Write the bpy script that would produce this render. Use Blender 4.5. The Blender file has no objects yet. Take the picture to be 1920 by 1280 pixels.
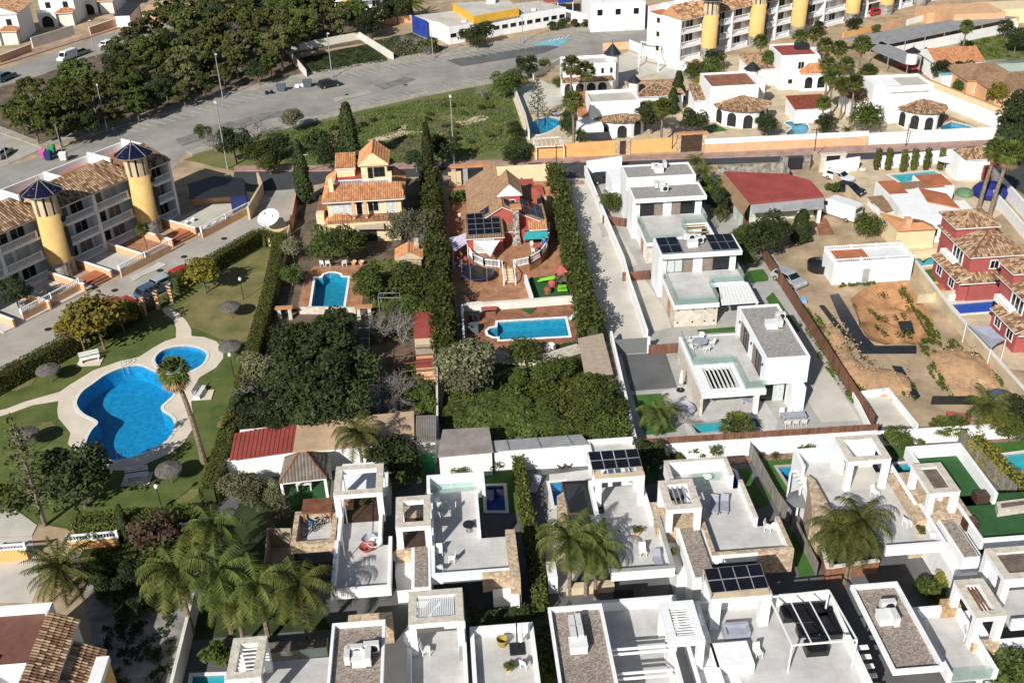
import bpy, bmesh, math, random
from mathutils import Vector, Matrix
from mathutils.geometry import delaunay_2d_cdt
random.seed(7)
R_=math.radians
SC=bpy.context.scene
COL=SC.collection
# ---------------------------------------------------------------- camera, sky, sun
CAMH,FPX,PIT,YAW,ROL=60.0,1940.0,R_(31.25),R_(3.55),R_(-1.87)
def _axes():
 fw=Vector((math.sin(YAW)*math.cos(PIT),math.cos(YAW)*math.cos(PIT),-math.sin(PIT)))
 r=Vector((math.cos(YAW),-math.sin(YAW),0)); u=r.cross(fw)
 c,s=math.cos(ROL),math.sin(ROL)
 return c*r+s*u,-s*r+c*u,fw
AX,AY,AZ=_axes()
cam=bpy.data.objects.new('camera',bpy.data.cameras.new('camera')); COL.objects.link(cam)
cam.data.sensor_width=36; cam.data.lens=FPX*36/1920; cam.data.clip_start=1; cam.data.clip_end=3000
M3=Matrix((AX,AY,-AZ)).transposed()
cam.matrix_world=Matrix.Translation((0,0,CAMH))@M3.to_4x4()
SC.camera=cam
W=bpy.data.worlds.new('World'); SC.world=W; W.use_nodes=True
SUN_EL,SUN_AZ=R_(34),R_(212)      # compass bearing of the sun: behind the camera, to its left
nt=W.node_tree; sky=nt.nodes.new('ShaderNodeTexSky'); sky.sky_type='NISHITA'; sky.sun_disc=False
sky.sun_elevation=SUN_EL; sky.sun_rotation=SUN_AZ
bg=nt.nodes['Background']; bg.inputs['Strength'].default_value=0.06
nt.links.new(sky.outputs[0],bg.inputs['Color'])
sl=bpy.data.lights.new('sun','SUN'); sl.energy=5.0; sl.angle=R_(0.5); sl.color=(1,0.97,0.92)
so=bpy.data.objects.new('sun',sl); COL.objects.link(so)
sd=Vector((math.sin(SUN_AZ)*math.cos(SUN_EL),math.cos(SUN_AZ)*math.cos(SUN_EL),math.sin(SUN_EL)))
so.rotation_euler=sd.to_track_quat('Z','Y').to_euler(); so.location=sd*200
SC.view_settings.view_transform='Standard'; SC.view_settings.look='None'; SC.view_settings.gamma=1
SC.view_settings.exposure=0.2; SC.view_settings.use_curve_mapping=False
SC.render.engine='CYCLES'; SC.cycles.max_bounces=8; SC.cycles.diffuse_bounces=3; SC.cycles.transparent_max_bounces=12
# ---------------------------------------------------------------- surveying: photograph -> world
def g(x,y,z=0.0):
 d=AX*((x-960)/FPX)+AY*((640-y)/FPX)+AZ
 t=(z-CAMH)/d.z
 return (d.x*t,d.y*t)
def Q(pts,z=0.0): return [g(a,b,z) for a,b in pts]
def rc(nl,fr,z):
 a=g(*nl,z); b=g(*fr,z)
 return min(a[0],b[0]),min(a[1],b[1]),max(a[0],b[0]),max(a[1],b[1])
# ---------------------------------------------------------------- materials
MATS={}
def _bsdf(m):
 m.use_nodes=True; return m.node_tree,m.node_tree.nodes['Principled BSDF']
def mat(name,col,rough=.8,var=.12,scale=1.5,bump=0.0,bscale=20,metal=0,kind='noise',col2=None,isl=0,spec=.3,detail=4,streak=0):
 if name in MATS: return MATS[name]
 m=bpy.data.materials.new(name); MATS[name]=m
 nt,b=_bsdf(m); N=nt.nodes.new; L=nt.links.new
 b.inputs['Roughness'].default_value=rough; b.inputs['Metallic'].default_value=metal
 b.inputs['Specular IOR Level'].default_value=spec
 geo=N('ShaderNodeNewGeometry')
 c2=col2 or tuple(max(0,c*(1-2*var)) for c in col)
 c1=tuple(min(1,c*(1+var)) for c in col) if not col2 else col
 if kind=='voronoi':
  t=N('ShaderNodeTexVoronoi'); t.inputs['Scale'].default_value=scale; L(geo.outputs['Position'],t.inputs['Vector'])
  sep=N('ShaderNodeSeparateColor'); L(t.outputs['Color'],sep.inputs[0]); fac=sep.outputs[0]
 else:
  t=N('ShaderNodeTexNoise'); t.inputs['Scale'].default_value=scale; t.inputs['Detail'].default_value=detail; t.inputs['Roughness'].default_value=.65
  if streak:
   mp=N('ShaderNodeMapping'); mp.inputs['Scale'].default_value=(1,1,streak); L(geo.outputs['Position'],mp.inputs['Vector']); L(mp.outputs[0],t.inputs['Vector'])
  else: L(geo.outputs['Position'],t.inputs['Vector'])
  mr=N('ShaderNodeMapRange'); mr.inputs[1].default_value=.32; mr.inputs[2].default_value=.68; L(t.outputs[0],mr.inputs[0]); fac=mr.outputs[0]
 if isl:
  mx0=N('ShaderNodeMix'); mx0.data_type='FLOAT'; mx0.inputs[0].default_value=isl
  L(fac,mx0.inputs[2]); L(geo.outputs['Random Per Island'],mx0.inputs[3]); fac=mx0.outputs[0]
 mx=N('ShaderNodeMix'); mx.data_type='RGBA'; L(fac,mx.inputs[0])
 mx.inputs[6].default_value=(*c2,1); mx.inputs[7].default_value=(*c1,1)
 L(mx.outputs[2],b.inputs['Base Color'])
 if bump:
  if kind=='voronoi': bt=t; bo=t.outputs['Distance']
  else:
   bt=N('ShaderNodeTexNoise'); bt.inputs['Scale'].default_value=bscale; L(geo.outputs['Position'],bt.inputs['Vector']); bo=bt.outputs[0]
  bp=N('ShaderNodeBump'); bp.inputs['Strength'].default_value=bump; bp.inputs['Distance'].default_value=.05
  L(bo,bp.inputs['Height']); L(bp.outputs[0],b.inputs['Normal'])
 return m
def ramp_mat(name,stops,rough=.85,scale=0.0,isl=1.0,bump=0,trans=0,objr=0.0,hue=0):
 """colour from a ramp by random-per-piece (isl) and noise"""
 m=bpy.data.materials.new(name); MATS[name]=m
 nt,b=_bsdf(m); N=nt.nodes.new; L=nt.links.new
 b.inputs['Roughness'].default_value=rough; b.inputs['Specular IOR Level'].default_value=.2
 geo=N('ShaderNodeNewGeometry'); fac=geo.outputs['Random Per Island']
 if scale:
  t=N('ShaderNodeTexNoise'); t.inputs['Scale'].default_value=scale; t.inputs['Detail'].default_value=3; L(geo.outputs['Position'],t.inputs['Vector'])
  mr=N('ShaderNodeMapRange'); mr.inputs[1].default_value=.3; mr.inputs[2].default_value=.7; L(t.outputs[0],mr.inputs[0])
  mx0=N('ShaderNodeMix'); mx0.data_type='FLOAT'; mx0.inputs[0].default_value=isl; L(mr.outputs[0],mx0.inputs[2]); L(fac,mx0.inputs[3]); fac=mx0.outputs[0]
 r=N('ShaderNodeValToRGB'); L(fac,r.inputs[0]); el=r.color_ramp.elements
 while len(el)<len(stops): el.new(.5)
 for e,(p,c) in zip(el,stops): e.position=p; e.color=(*c,1)
 out=r.outputs[0]
 if objr:
  oi=N('ShaderNodeObjectInfo'); hs=N('ShaderNodeHueSaturation')
  mr2=N('ShaderNodeMapRange'); mr2.inputs[3].default_value=1-objr; mr2.inputs[4].default_value=1+objr; L(oi.outputs['Random'],mr2.inputs[0]); L(mr2.outputs[0],hs.inputs['Value'])
  mr3=N('ShaderNodeMapRange'); mr3.inputs[3].default_value=.5-objr*.06; mr3.inputs[4].default_value=.5+objr*.06; L(oi.outputs['Random'],mr3.inputs[0]); L(mr3.outputs[0],hs.inputs['Hue'])
  L(out,hs.inputs['Color']); out=hs.outputs[0]
 L(out,b.inputs['Base Color'])
 if trans:
  tr=N('ShaderNodeBsdfTranslucent'); L(out,tr.inputs['Color']); ms=N('ShaderNodeMixShader'); ms.inputs[0].default_value=trans
  o=nt.nodes['Material Output']; L(b.outputs[0],ms.inputs[1]); L(tr.outputs[0],ms.inputs[2]); L(ms.outputs[0],o.inputs[0])
 return m
def glassy(name,tint,mixf=.25,rough=.03,wave=0,diff=None):
 m=bpy.data.materials.new(name); MATS[name]=m; m.use_nodes=True; nt=m.node_tree; N=nt.nodes.new; L=nt.links.new
 for n in list(nt.nodes): nt.nodes.remove(n)
 o=N('ShaderNodeOutputMaterial'); tr=N('ShaderNodeBsdfTransparent'); tr.inputs[0].default_value=(*tint,1)
 gl=N('ShaderNodeBsdfGlossy'); gl.inputs['Roughness'].default_value=rough; gl.inputs['Color'].default_value=(.9,.9,.9,1)
 lw=N('ShaderNodeNewGeometry'); dp=N('ShaderNodeVectorMath'); dp.operation='DOT_PRODUCT'; L(lw.outputs['Normal'],dp.inputs[0]); L(lw.outputs['Incoming'],dp.inputs[1])
 ab=N('ShaderNodeMath'); ab.operation='ABSOLUTE'; L(dp.outputs['Value'],ab.inputs[0]); iv=N('ShaderNodeMath'); iv.operation='SUBTRACT'; iv.inputs[0].default_value=1; L(ab.outputs[0],iv.inputs[1])
 pw=N('ShaderNodeMath'); pw.operation='POWER'; pw.inputs[1].default_value=5; L(iv.outputs[0],pw.inputs[0]); fr=N('ShaderNodeMath'); fr.operation='MULTIPLY_ADD'; fr.inputs[1].default_value=.9; fr.inputs[2].default_value=.03; L(pw.outputs[0],fr.inputs[0])
 s=tr
 if diff:
  df=N('ShaderNodeBsdfDiffuse'); df.inputs[0].default_value=(*diff,1); mm=N('ShaderNodeMixShader'); mm.inputs[0].default_value=mixf
  L(tr.outputs[0],mm.inputs[1]); L(df.outputs[0],mm.inputs[2]); s=mm
 ms=N('ShaderNodeMixShader'); L(fr.outputs[0],ms.inputs[0]); L(s.outputs[0],ms.inputs[1]); L(gl.outputs[0],ms.inputs[2]); L(ms.outputs[0],o.inputs[0])
 if wave:
  t=N('ShaderNodeTexNoise'); t.inputs['Scale'].default_value=wave; t.inputs['Detail'].default_value=2; ge=N('ShaderNodeNewGeometry'); L(ge.outputs['Position'],t.inputs['Vector'])
  bp=N('ShaderNodeBump'); bp.inputs['Strength'].default_value=.25; bp.inputs['Distance'].default_value=.05; L(t.outputs[0],bp.inputs['Height'])
  L(bp.outputs[0],gl.inputs['Normal'])
 return m
white=mat('white_render',(.82,.82,.81),.85,.045,1.3,.02,30,streak=.14)
offw=mat('off_white_render',(.70,.66,.58),.88,.07,.6,.03,25)
cream=mat('cream_render',(.74,.60,.37),.85,.05,.7,.03,25)
ochre=mat('ochre_render',(.64,.43,.165),.85,.06,.6,.03,25)
peach=mat('peach_render',(.66,.40,.23),.85,.07,.6,.03,25)
orangew=mat('orange_render',(.72,.40,.15),.85,.07,.5,.03,25)
redw=mat('red_render',(.40,.095,.068),.8,.07,.6,.03,25)
pinkred=mat('rose_render',(.37,.095,.085),.8,.07,.6,.03,25)
greyw=mat('grey_render',(.36,.35,.33),.9,.1,.7,.05,25)
sandw=mat('sand_render',(.58,.47,.32),.9,.12,.5,.05,25)
mint=mat('mint_render',(.50,.58,.50),.9,.15,.8,.03,20)
blue=mat('blue_panel',(.025,.06,.32),.6,.2,.4)
ybld=mat('school_yellow',(.70,.40,.05),.7,.06,.5)
tfloor=mat('terrace_tiles',(.55,.535,.505),.75,.10,.5,.02,18)
tgrey=mat('grey_paving',(.42,.40,.37),.8,.08,.5,.03,20)
cotto=mat('terracotta_paving',(.45,.225,.12),.85,.18,.9,.05,14)
cottod=mat('dark_terracotta',(.33,.15,.085),.85,.2,.9,.05,14)
redroof=mat('red_roof_coat',(.33,.07,.055),.75,.12,.35,.02,18)
orroof=mat('orange_roof_coat',(.44,.15,.07),.8,.14,.4,.03,18)
gravel=mat('roof_gravel',(.42,.355,.30),.95,.5,10,.7,kind='voronoi',col2=(.17,.135,.11))
gravelg=mat('grey_roof_gravel',(.42,.40,.37),.95,.5,10,.6,kind='voronoi',col2=(.22,.20,.18))
stone=mat('stone_cladding',(.60,.47,.33),.9,.5,3.6,.8,kind='voronoi',col2=(.33,.235,.15))
stonel=mat('pale_stone_cladding',(.66,.60,.50),.9,.4,2.6,.5,kind='voronoi',col2=(.50,.44,.36))
stoned=mat('rubble_stone',(.36,.33,.29),.9,.5,2.2,.8,kind='voronoi',col2=(.14,.125,.11))
asph=mat('worn_asphalt',(.315,.295,.26),.92,.14,.16,.05,9,detail=6)
asphd=mat('dark_asphalt',(.062,.064,.068),.9,.12,.3,.05,9,detail=6)
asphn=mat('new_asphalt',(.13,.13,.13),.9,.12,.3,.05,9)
lane=mat('concrete_lane',(.40,.365,.315),.9,.12,.22,.05,9,detail=6)
concr=mat('pale_concrete',(.56,.52,.45),.9,.1,.25,.04,9,detail=6)
pave=mat('beige_pavement',(.40,.36,.30),.9,.12,.6,.04,9)
pavep=mat('pink_pavement',(.43,.28,.235),.9,.12,.6,.04,9)
paint=mat('road_paint',(.66,.65,.62),.8,.18,.8)
bluep=mat('blue_road_paint',(.20,.47,.56),.8,.2,.7)
dirt=mat('sandy_dirt',(.44,.325,.205),.95,.22,.25,.2,5,detail=8)
dirto=mat('orange_dirt',(.50,.255,.11),.95,.25,1.1,.9,5,detail=10,col2=(.27,.155,.085))
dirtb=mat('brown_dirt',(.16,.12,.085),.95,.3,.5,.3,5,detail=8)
dirtg=mat('grey_dirt',(.30,.28,.255),.95,.3,.5,.3,5,detail=8)
def grass_mat(n,a,b,s): return mat(n,a,.95,.3,s,.3,14,col2=b,detail=8)
lawn=grass_mat('lawn_grass',(.145,.155,.042),(.05,.09,.018),.35)
lawn2=grass_mat('dry_lawn_grass',(.25,.20,.085),(.11,.12,.036),.45)
turf=mat('artificial_turf',(.055,.135,.025),.95,.12,.8,.2,30)
turfd=mat('deep_green_turf',(.03,.10,.03),.95,.12,.8,.2,30)
wild=grass_mat('wild_grass',(.21,.18,.075),(.06,.11,.018),.14)
wildd=grass_mat('dark_weeds',(.05,.07,.02),(.02,.032,.010),.5)
soil=mat('planting_soil',(.10,.075,.055),.95,.3,1.5,.4,8)
barkch=mat('bark_mulch',(.26,.17,.12),.95,.35,3,.5,9)
wood=mat('brown_fence_wood',(.20,.095,.06),.8,.25,2.2,.05,20,streak=.15)
woodd=mat('dark_wood',(.07,.04,.028),.7,.2,2,.03,20)
deckw=mat('grey_brown_decking',(.16,.125,.10),.8,.2,2,.05,20)
woodl=mat('tan_wood',(.42,.28,.15),.8,.2,2,.05,20)
taup=mat('taupe_shutter',(.23,.185,.15),.6,.08,2)
fenceg=mat('weathered_screen',(.27,.245,.215),.9,.25,3,.2,25,streak=.2)
metalg=mat('galvanised_metal',(.46,.46,.45),.45,.06,3,metal=.5)
metald=mat('dark_metal',(.035,.035,.04),.45,.1,3,metal=.3)
metalw=mat('white_metal',(.78,.78,.76),.45,.03,2)
rust=mat('rusty_sheet',(.23,.095,.05),.75,.2,1.5)
plas=mat('white_plastic',(.74,.74,.72),.4,.03,2)
acgrey=mat('ac_casing',(.62,.62,.60),.5,.05,3)
black=mat('black_paint',(.015,.015,.017),.35,.1,3,spec=.5)
dkglass=mat('dark_window_glass',(.012,.014,.017),.08,.1,1,spec=.6)
curtain=mat('pale_curtain',(.52,.56,.55),.6,.15,4)
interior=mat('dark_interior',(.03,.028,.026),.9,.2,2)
solar=mat('solar_cells',(.008,.009,.014),.22,.15,2,spec=.35)
alu=mat('aluminium_rail',(.50,.51,.53),.35,.05,2,metal=.6)
canvasw=mat('white_canvas',(.78,.75,.70),.9,.05,2)
canvasg=mat('grey_canvas',(.33,.34,.40),.9,.08,2)
canvast=mat('tan_canvas',(.42,.34,.25),.9,.1,2)
lilac=mat('lilac_canvas',(.50,.47,.58),.9,.06,2)
teal=mat('teal_fabric',(.03,.30,.31),.85,.1,2)
navy=mat('navy_glaze',(.008,.008,.036),.5,.12,3,spec=.25,isl=.4)
thatch=mat('grey_thatch',(.145,.13,.115),.95,.35,6,.6,18)
rattan=mat('brown_rattan',(.12,.075,.05),.85,.2,8)
cushr=mat('red_cushion',(.42,.11,.09),.9,.1,3)
sheetg=mat('grey_sheet_roof',(.30,.30,.30),.6,.1,.8)
sheetd=mat('slate_sheet_roof',(.16,.165,.17),.6,.1,.8)
sheetb=mat('brown_sheet_roof',(.29,.255,.225),.85,.14,.7)
tanroof=mat('tan_tile_roof',(.52,.36,.23),.85,.12,.5)
blackpl=mat('black_plastic_sheet',(.022,.024,.026),.35,.2,1.5,.3,4,spec=.5)
pooltile=mat('caustic_pool_mosaic',(.018,.32,.56),.5,.16,1.6)  # strong mottling puts rippling caustic light into the mosaic colour
poolteal=mat('teal_pool_mosaic',(.07,.42,.44),.5,.06,2.5)
poolnavy=mat('navy_pool_mosaic',(.012,.10,.42),.5,.08,2.5)
pooldim=mat('dim_caustic_pool_mosaic',(.03,.31,.43),.5,.14,1.6)  # same caustic mottling in the colour of the villa pools
coping=mat('pool_coping',(.70,.68,.63),.8,.05,2)
decks=mat('cream_pool_deck',(.66,.58,.46),.88,.06,.5,.03,20)
water=glassy('pool_water',(.72,.90,.96),wave=2.2)
glass=glassy('balustrade_glass',(.86,.93,.91),diff=(.50,.62,.60),mixf=.08)
tintg=glassy('smoked_glass',(.30,.32,.34),diff=(.06,.065,.07),mixf=.3)
shade_net=glassy('shade_net',(.45,.4,.36),diff=(.09,.065,.055),mixf=.55)
bark=mat('grey_bark',(.20,.165,.13),.95,.3,4,.3,15)
palmbark=mat('palm_bark',(.25,.19,.135),.95,.3,5,.5,12)
twig=mat('bare_twigs',(.29,.26,.235),.95,.25,4)
def add_tiles(m,w,h,lo=.90,mo=.62):
 nt=m.node_tree; b=nt.nodes['Principled BSDF']; src=b.inputs['Base Color'].links[0].from_socket; br=nt.nodes.new('ShaderNodeTexBrick'); geo=nt.nodes.new('ShaderNodeNewGeometry'); nt.links.new(geo.outputs['Position'],br.inputs['Vector'])
 br.inputs['Scale'].default_value=1; br.inputs['Brick Width'].default_value=w; br.inputs['Row Height'].default_value=h; br.inputs['Mortar Size'].default_value=.018; br.offset=0
 br.inputs['Color1'].default_value=(1,1,1,1); br.inputs['Color2'].default_value=(lo,lo,lo,1); br.inputs['Mortar'].default_value=(mo,mo,mo,1)
 mx=nt.nodes.new('ShaderNodeMix'); mx.data_type='RGBA'; mx.blend_type='MULTIPLY'; mx.inputs[0].default_value=1; nt.links.new(src,mx.inputs[6]); nt.links.new(br.outputs[0],mx.inputs[7]); nt.links.new(mx.outputs[2],b.inputs['Base Color'])
add_tiles(tfloor,.9,.9,.96,.88); add_tiles(tgrey,1.2,.6,.95,.85); add_tiles(cotto,.6,.6,.82,.7); add_tiles(cottod,.6,.6,.82,.7); add_tiles(pavep,.8,.8,.85,.7); add_tiles(pave,.8,.8,.88,.75)
TILE=ramp_mat('clay_roof_tiles',[(0,(.14,.06,.03)),(.22,(.33,.15,.075)),(.55,(.50,.27,.145)),(.8,(.58,.39,.22)),(1,(.64,.50,.33))],scale=.9,isl=.93)
TILEO=ramp_mat('orange_roof_tiles',[(0,(.36,.14,.06)),(.5,(.52,.24,.11)),(1,(.60,.34,.18))],scale=.8,isl=.7)
TILEB=ramp_mat('brown_roof_tiles',[(0,(.19,.115,.07)),(.5,(.27,.17,.10)),(1,(.34,.225,.14))],scale=.8,isl=.6)
TILEM=ramp_mat('mottled_roof_tiles',[(0,(.11,.06,.038)),(.35,(.23,.13,.075)),(.62,(.37,.24,.14)),(1,(.50,.36,.23))],scale=1.4,isl=.95)
def leafm(n,d,m_,l,tr=.22,objr=.28): return ramp_mat(n,[(0,d),(.55,m_),(1,l)],rough=.75,scale=.7,isl=.6,trans=tr,objr=objr)
LF=dict(
 pine=leafm('pine_needles',(0.061,0.076,0.022),(.105,.118,.032),(.175,.18,.058)),
 broad=leafm('broad_leaves',(0.038,0.055,0.015),(0.077,0.104,0.022),(0.154,0.177,0.039)),
 low=leafm('thicket_leaves',(.035,.05,.014),(.085,.115,.026),(.15,.18,.05)),
 dark=leafm('dark_leaves',(0.024,0.036,0.015),(0.044,0.059,0.020),(0.079,0.095,0.034)),
 yellow=leafm('yellow_green_leaves',(0.121,0.107,0.018),(0.205,0.177,0.028),(0.333,0.256,0.050)),
 hedge=leafm('hedge_leaves',(0.061,0.073,0.015),(0.096,0.104,0.020),(0.160,0.152,0.034)),
 cyp=leafm('cypress_needles',(0.024,0.036,0.014),(0.044,0.056,0.017),(0.077,0.088,0.027)),
 conif=leafm('conifer_hedge_needles',(0.042,0.059,0.015),(0.074,0.090,0.020),(0.141,0.152,0.034)),
 olive=leafm('olive_leaves',(0.104,0.107,0.053),(0.154,0.152,0.078),(0.256,0.244,0.140)),
 palm=leafm('palm_fronds',(.040,.054,.012),(.090,.110,.022),(.185,.180,.048)),
 pine2=leafm('pale_pine_needles',(.060,.066,.024),(.125,.128,.045),(.20,.19,.085)),
 dry=leafm('dry_fronds',(0.224,0.140,0.061),(0.282,0.189,0.084),(0.422,0.305,0.146)),
 purple=leafm('plum_leaves',(0.051,0.030,0.022),(0.096,0.061,0.039),(0.179,0.122,0.078)),
 blu=leafm('blue_grey_leaves',(0.086,0.099,0.076),(0.141,0.159,0.123),(0.256,0.268,0.224)),
 weed=leafm('weed_leaves',(0.051,0.074,0.015),(0.096,0.128,0.022),(0.179,0.201,0.039)))
# ---------------------------------------------------------------- mesh building
class MB:
 def __init__(s): s.v=[]; s.f=[]; s.m=[]
 def add(s,vs,fs,mi=0):
  o=len(s.v); s.v+=[tuple(p) for p in vs]; s.f+=[tuple(i+o for i in f) for f in fs]; s.m+=[mi]*len(fs); return s
 def box(s,x0,y0,z0,x1,y1,z1,mi=0):
  if x1<x0: x0,x1=x1,x0
  if y1<y0: y0,y1=y1,y0
  if z1<z0: z0,z1=z1,z0
  return s.add([(x0,y0,z0),(x1,y0,z0),(x1,y1,z0),(x0,y1,z0),(x0,y0,z1),(x1,y0,z1),(x1,y1,z1),(x0,y1,z1)],
   [(0,3,2,1),(4,5,6,7),(0,1,5,4),(1,2,6,5),(2,3,7,6),(3,0,4,7)],mi)
 def quad(s,a,b,c,d,mi=0): return s.add([a,b,c,d],[(0,1,2,3)],mi)
 def prism(s,pts,z0,z1,mi=0,zt=None):
  n=len(pts)
  if sum(pts[i][0]*pts[(i+1)%n][1]-pts[(i+1)%n][0]*pts[i][1] for i in range(n))<0: pts=pts[::-1]
  s.add([(p[0],p[1],z0) for p in pts]+[(p[0],p[1],z1) for p in pts],
   [tuple(range(n-1,-1,-1)),tuple(range(n,2*n))]+[(i,(i+1)%n,n+(i+1)%n,n+i) for i in range(n)],mi)
  return s
 def tube(s,pts,rs,n=6,mi=0,cap=True):
  rs=rs if isinstance(rs,(list,tuple)) else [rs]*len(pts)
  o=len(s.v); P=[Vector(p) for p in pts]
  for i,p in enumerate(P):
   d=(P[min(i+1,len(P)-1)]-P[max(i-1,0)]).normalized()
   a=d.orthogonal().normalized() if abs(d.z)<.95 else Vector((1,0,0)); a=(a-d*a.dot(d)).normalized(); b=d.cross(a)
   for k in range(n):
    t=2*math.pi*k/n; s.v.append(tuple(p+(a*math.cos(t)+b*math.sin(t))*rs[i]))
  for i in range(len(P)-1):
   for k in range(n):
    s.f.append((o+i*n+k,o+i*n+(k+1)%n,o+(i+1)*n+(k+1)%n,o+(i+1)*n+k)); s.m.append(mi)
  if cap:
   s.f.append(tuple(o+k for k in range(n-1,-1,-1))); s.f.append(tuple(o+(len(P)-1)*n+k for k in range(n))); s.m+=[mi,mi]
  return s
 def cyl(s,x,y,z0,z1,r0,r1=None,n=12,mi=0): return s.tube([(x,y,z0),(x,y,z1)],[r0,r0 if r1 is None else r1],n,mi)
 def bar(s,p,q,w,h=None,mi=0):
  p=Vector(p);q=Vector(q);h=h or w; d=(q-p).normalized(); u=Vector((0,0,1)) if abs(d.z)<.95 else Vector((0,1,0))
  a=d.cross(u).normalized()*w/2; b=a.cross(d).normalized()*h/2
  vs=[p-a-b,p+a-b,p+a+b,p-a+b,q-a-b,q+a-b,q+a+b,q-a+b]
  return s.add(vs,[(0,3,2,1),(4,5,6,7),(0,1,5,4),(1,2,6,5),(2,3,7,6),(3,0,4,7)],mi)
 def lathe(s,x,y,prof,n=16,mi=0,ph=0):
  o=len(s.v)
  for r,z in prof:
   for k in range(n):
    t=2*math.pi*k/n+ph; s.v.append((x+r*math.cos(t),y+r*math.sin(t),z))
  for i in range(len(prof)-1):
   for k in range(n): s.f.append((o+i*n+k,o+i*n+(k+1)%n,o+(i+1)*n+(k+1)%n,o+(i+1)*n+k)); s.m.append(mi)
  return s
 def build(s,name,mats,parent=None,smooth=False,label=None,kind=None):
  me=bpy.data.meshes.new(name); off=parent_off(parent)
  vs=s.v if off is None else [(a-off[0],b-off[1],c-off[2]) for a,b,c in s.v]
  me.from_pydata(vs,[],s.f)
  for m in (mats if isinstance(mats,(list,tuple)) else [mats]): me.materials.append(m)
  if any(s.m): me.polygons.foreach_set('material_index',s.m)
  if smooth: me.polygons.foreach_set('use_smooth',[True]*len(s.f))
  me.update()
  o=bpy.data.objects.new(name,me); COL.objects.link(o)
  if parent: o.parent=parent
  if label: o['label']=label
  if kind: o['kind']=kind
  return o
def parent_off(p):
 if p is None: return None
 w=Vector((0,0,0))
 while p is not None: w+=p.location; p=p.parent
 return w
def tag(o,label,cat,group=None,kind=None):
 o['label']=label; o['category']=cat
 if group: o['group']=group
 if kind: o['kind']=kind
 return o
def thing(name,label,cat,loc=(0,0,0),rz=0,group=None):
 o=bpy.data.objects.new(name,None); COL.objects.link(o); o.location=loc if len(loc)==3 else (*loc,0); o.rotation_euler.z=rz
 o.empty_display_size=.3
 return tag(o,label,cat,group)
def one(mb,name,mats,label,cat,group=None,smooth=False):
 return tag(mb.build(name,mats,smooth=smooth),label,cat,group)
def dup(root,loc,rz=0,sc=1,label=None,group=None,zs=None):
 def cp(o,par):
  c=o.copy(); COL.objects.link(c)
  if par: c.parent=par
  for k in KIDS.get(o.name,[]): cp(k,c)
  return c
 r=cp(root,None); r.location=loc if len(loc)==3 else (*loc,0); r.rotation_euler.z=rz
 r.scale=(sc,sc,zs or sc)
 if label: r['label']=label
 if group: r['group']=group
 return r
KIDS={}
def proto(root):
 def rec(o):
  KIDS[o.name]=list(o.children)
  for c in o.children: rec(c)
 bpy.context.view_layer.update(); rec(root); return root
# ---------------------------------------------------------------- setting sheets (with holes for the pools)
POOLS=[]
_zs=[0.0]
def inside(p,poly):
 x,y=p; c=False; n=len(poly)
 for i in range(n):
  a,b=poly[i],poly[(i+1)%n]
  if (a[1]>y)!=(b[1]>y) and x<(b[0]-a[0])*(y-a[1])/(b[1]-a[1])+a[0]: c=not c
 return c
def fill(pts,z,holes=()):
 V=[Vector(p) for p in pts]; F=[list(range(len(pts)))]
 for h in holes:
  F.append(list(range(len(V),len(V)+len(h)))); V+=[Vector(p) for p in h]
 E=[]
 for f in F: E+=[(f[i],f[(i+1)%len(f)]) for i in range(len(f))]
 v,e,f,_,_,_=delaunay_2d_cdt(V,E,[],0,1e-5)
 out=[]
 for t in f:
  c=sum((v[i] for i in t),Vector((0,0)))/len(t)
  if inside(c,pts) and not any(inside(c,h) for h in holes):
   a,b,d=(v[i] for i in t[:3])
   out.append(tuple(t) if (b-a).cross(d-a)>0 else tuple(t[::-1]))
 return [(p.x,p.y,z) for p in v],out
def rough(pts,n=5,a=3,seed=1):
 rg=random.Random(seed+len(pts)); out=[]
 for i,p in enumerate(pts):
  q=pts[(i+1)%len(pts)]
  for k in range(n): t=k/n; e=a*(.4+.6*((p[1]+q[1])/1400)); out.append((p[0]+(q[0]-p[0])*t+rg.uniform(-e,e)*1.6,p[1]+(q[1]-p[1])*t+rg.uniform(-e,e)*.8))
 return out
def sheet(name,pts,m,world=False,kind='structure',z=None,hole=True):
 """flat ground surface from survey points"""
 if z is None: _zs[0]+=.004; z=_zs[0]
 P=pts if world else Q(pts)
 for h in POOLS:
  k=sum(inside(p,P) for p in h)
  if 0<k<len(h): print('PARTIAL',name,pts[0],k,len(h))
 H=[h for h in POOLS if hole and all(inside(p,P) for p in h)] if hole else []
 v,f=fill(P,z,H)
 o=MB().add(v,f).build(name,m); o['kind']=kind; return o
def slab(name,pts,m,h=.12):
 P=Q(pts); o=MB().prism(P,.0,h+.07).build(name,m); o['kind']='structure'; return o
def smooth_poly(pts,n=6):
 out=[];N=len(pts)
 for i in range(N):
  a,b,c,d=(Vector(pts[(i+k)%N]) for k in (-1,0,1,2))
  for j in range(n):
   t=j/n
   out.append(tuple(.5*((2*b)+(c-a)*t+(2*a-5*b+4*c-d)*t*t+(3*b-a-3*c+d)*t**3)))
 return out
def offset(poly,d):
 n=len(poly); A=sum(poly[i][0]*poly[(i+1)%n][1]-poly[(i+1)%n][0]*poly[i][1] for i in range(n)); s=1 if A>0 else -1
 out=[]
 for i in range(n):
  a,b,c=Vector(poly[i-1]),Vector(poly[i]),Vector(poly[(i+1)%n])
  e1=(b-a).normalized();e2=(c-b).normalized()
  n1=Vector((e1.y,-e1.x))*s;n2=Vector((e2.y,-e2.x))*s
  m=(n1+n2); k=max(.35,1+n1.dot(n2)); out.append(tuple(b+m*(d/k)))
 return out
PEND=[]
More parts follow.
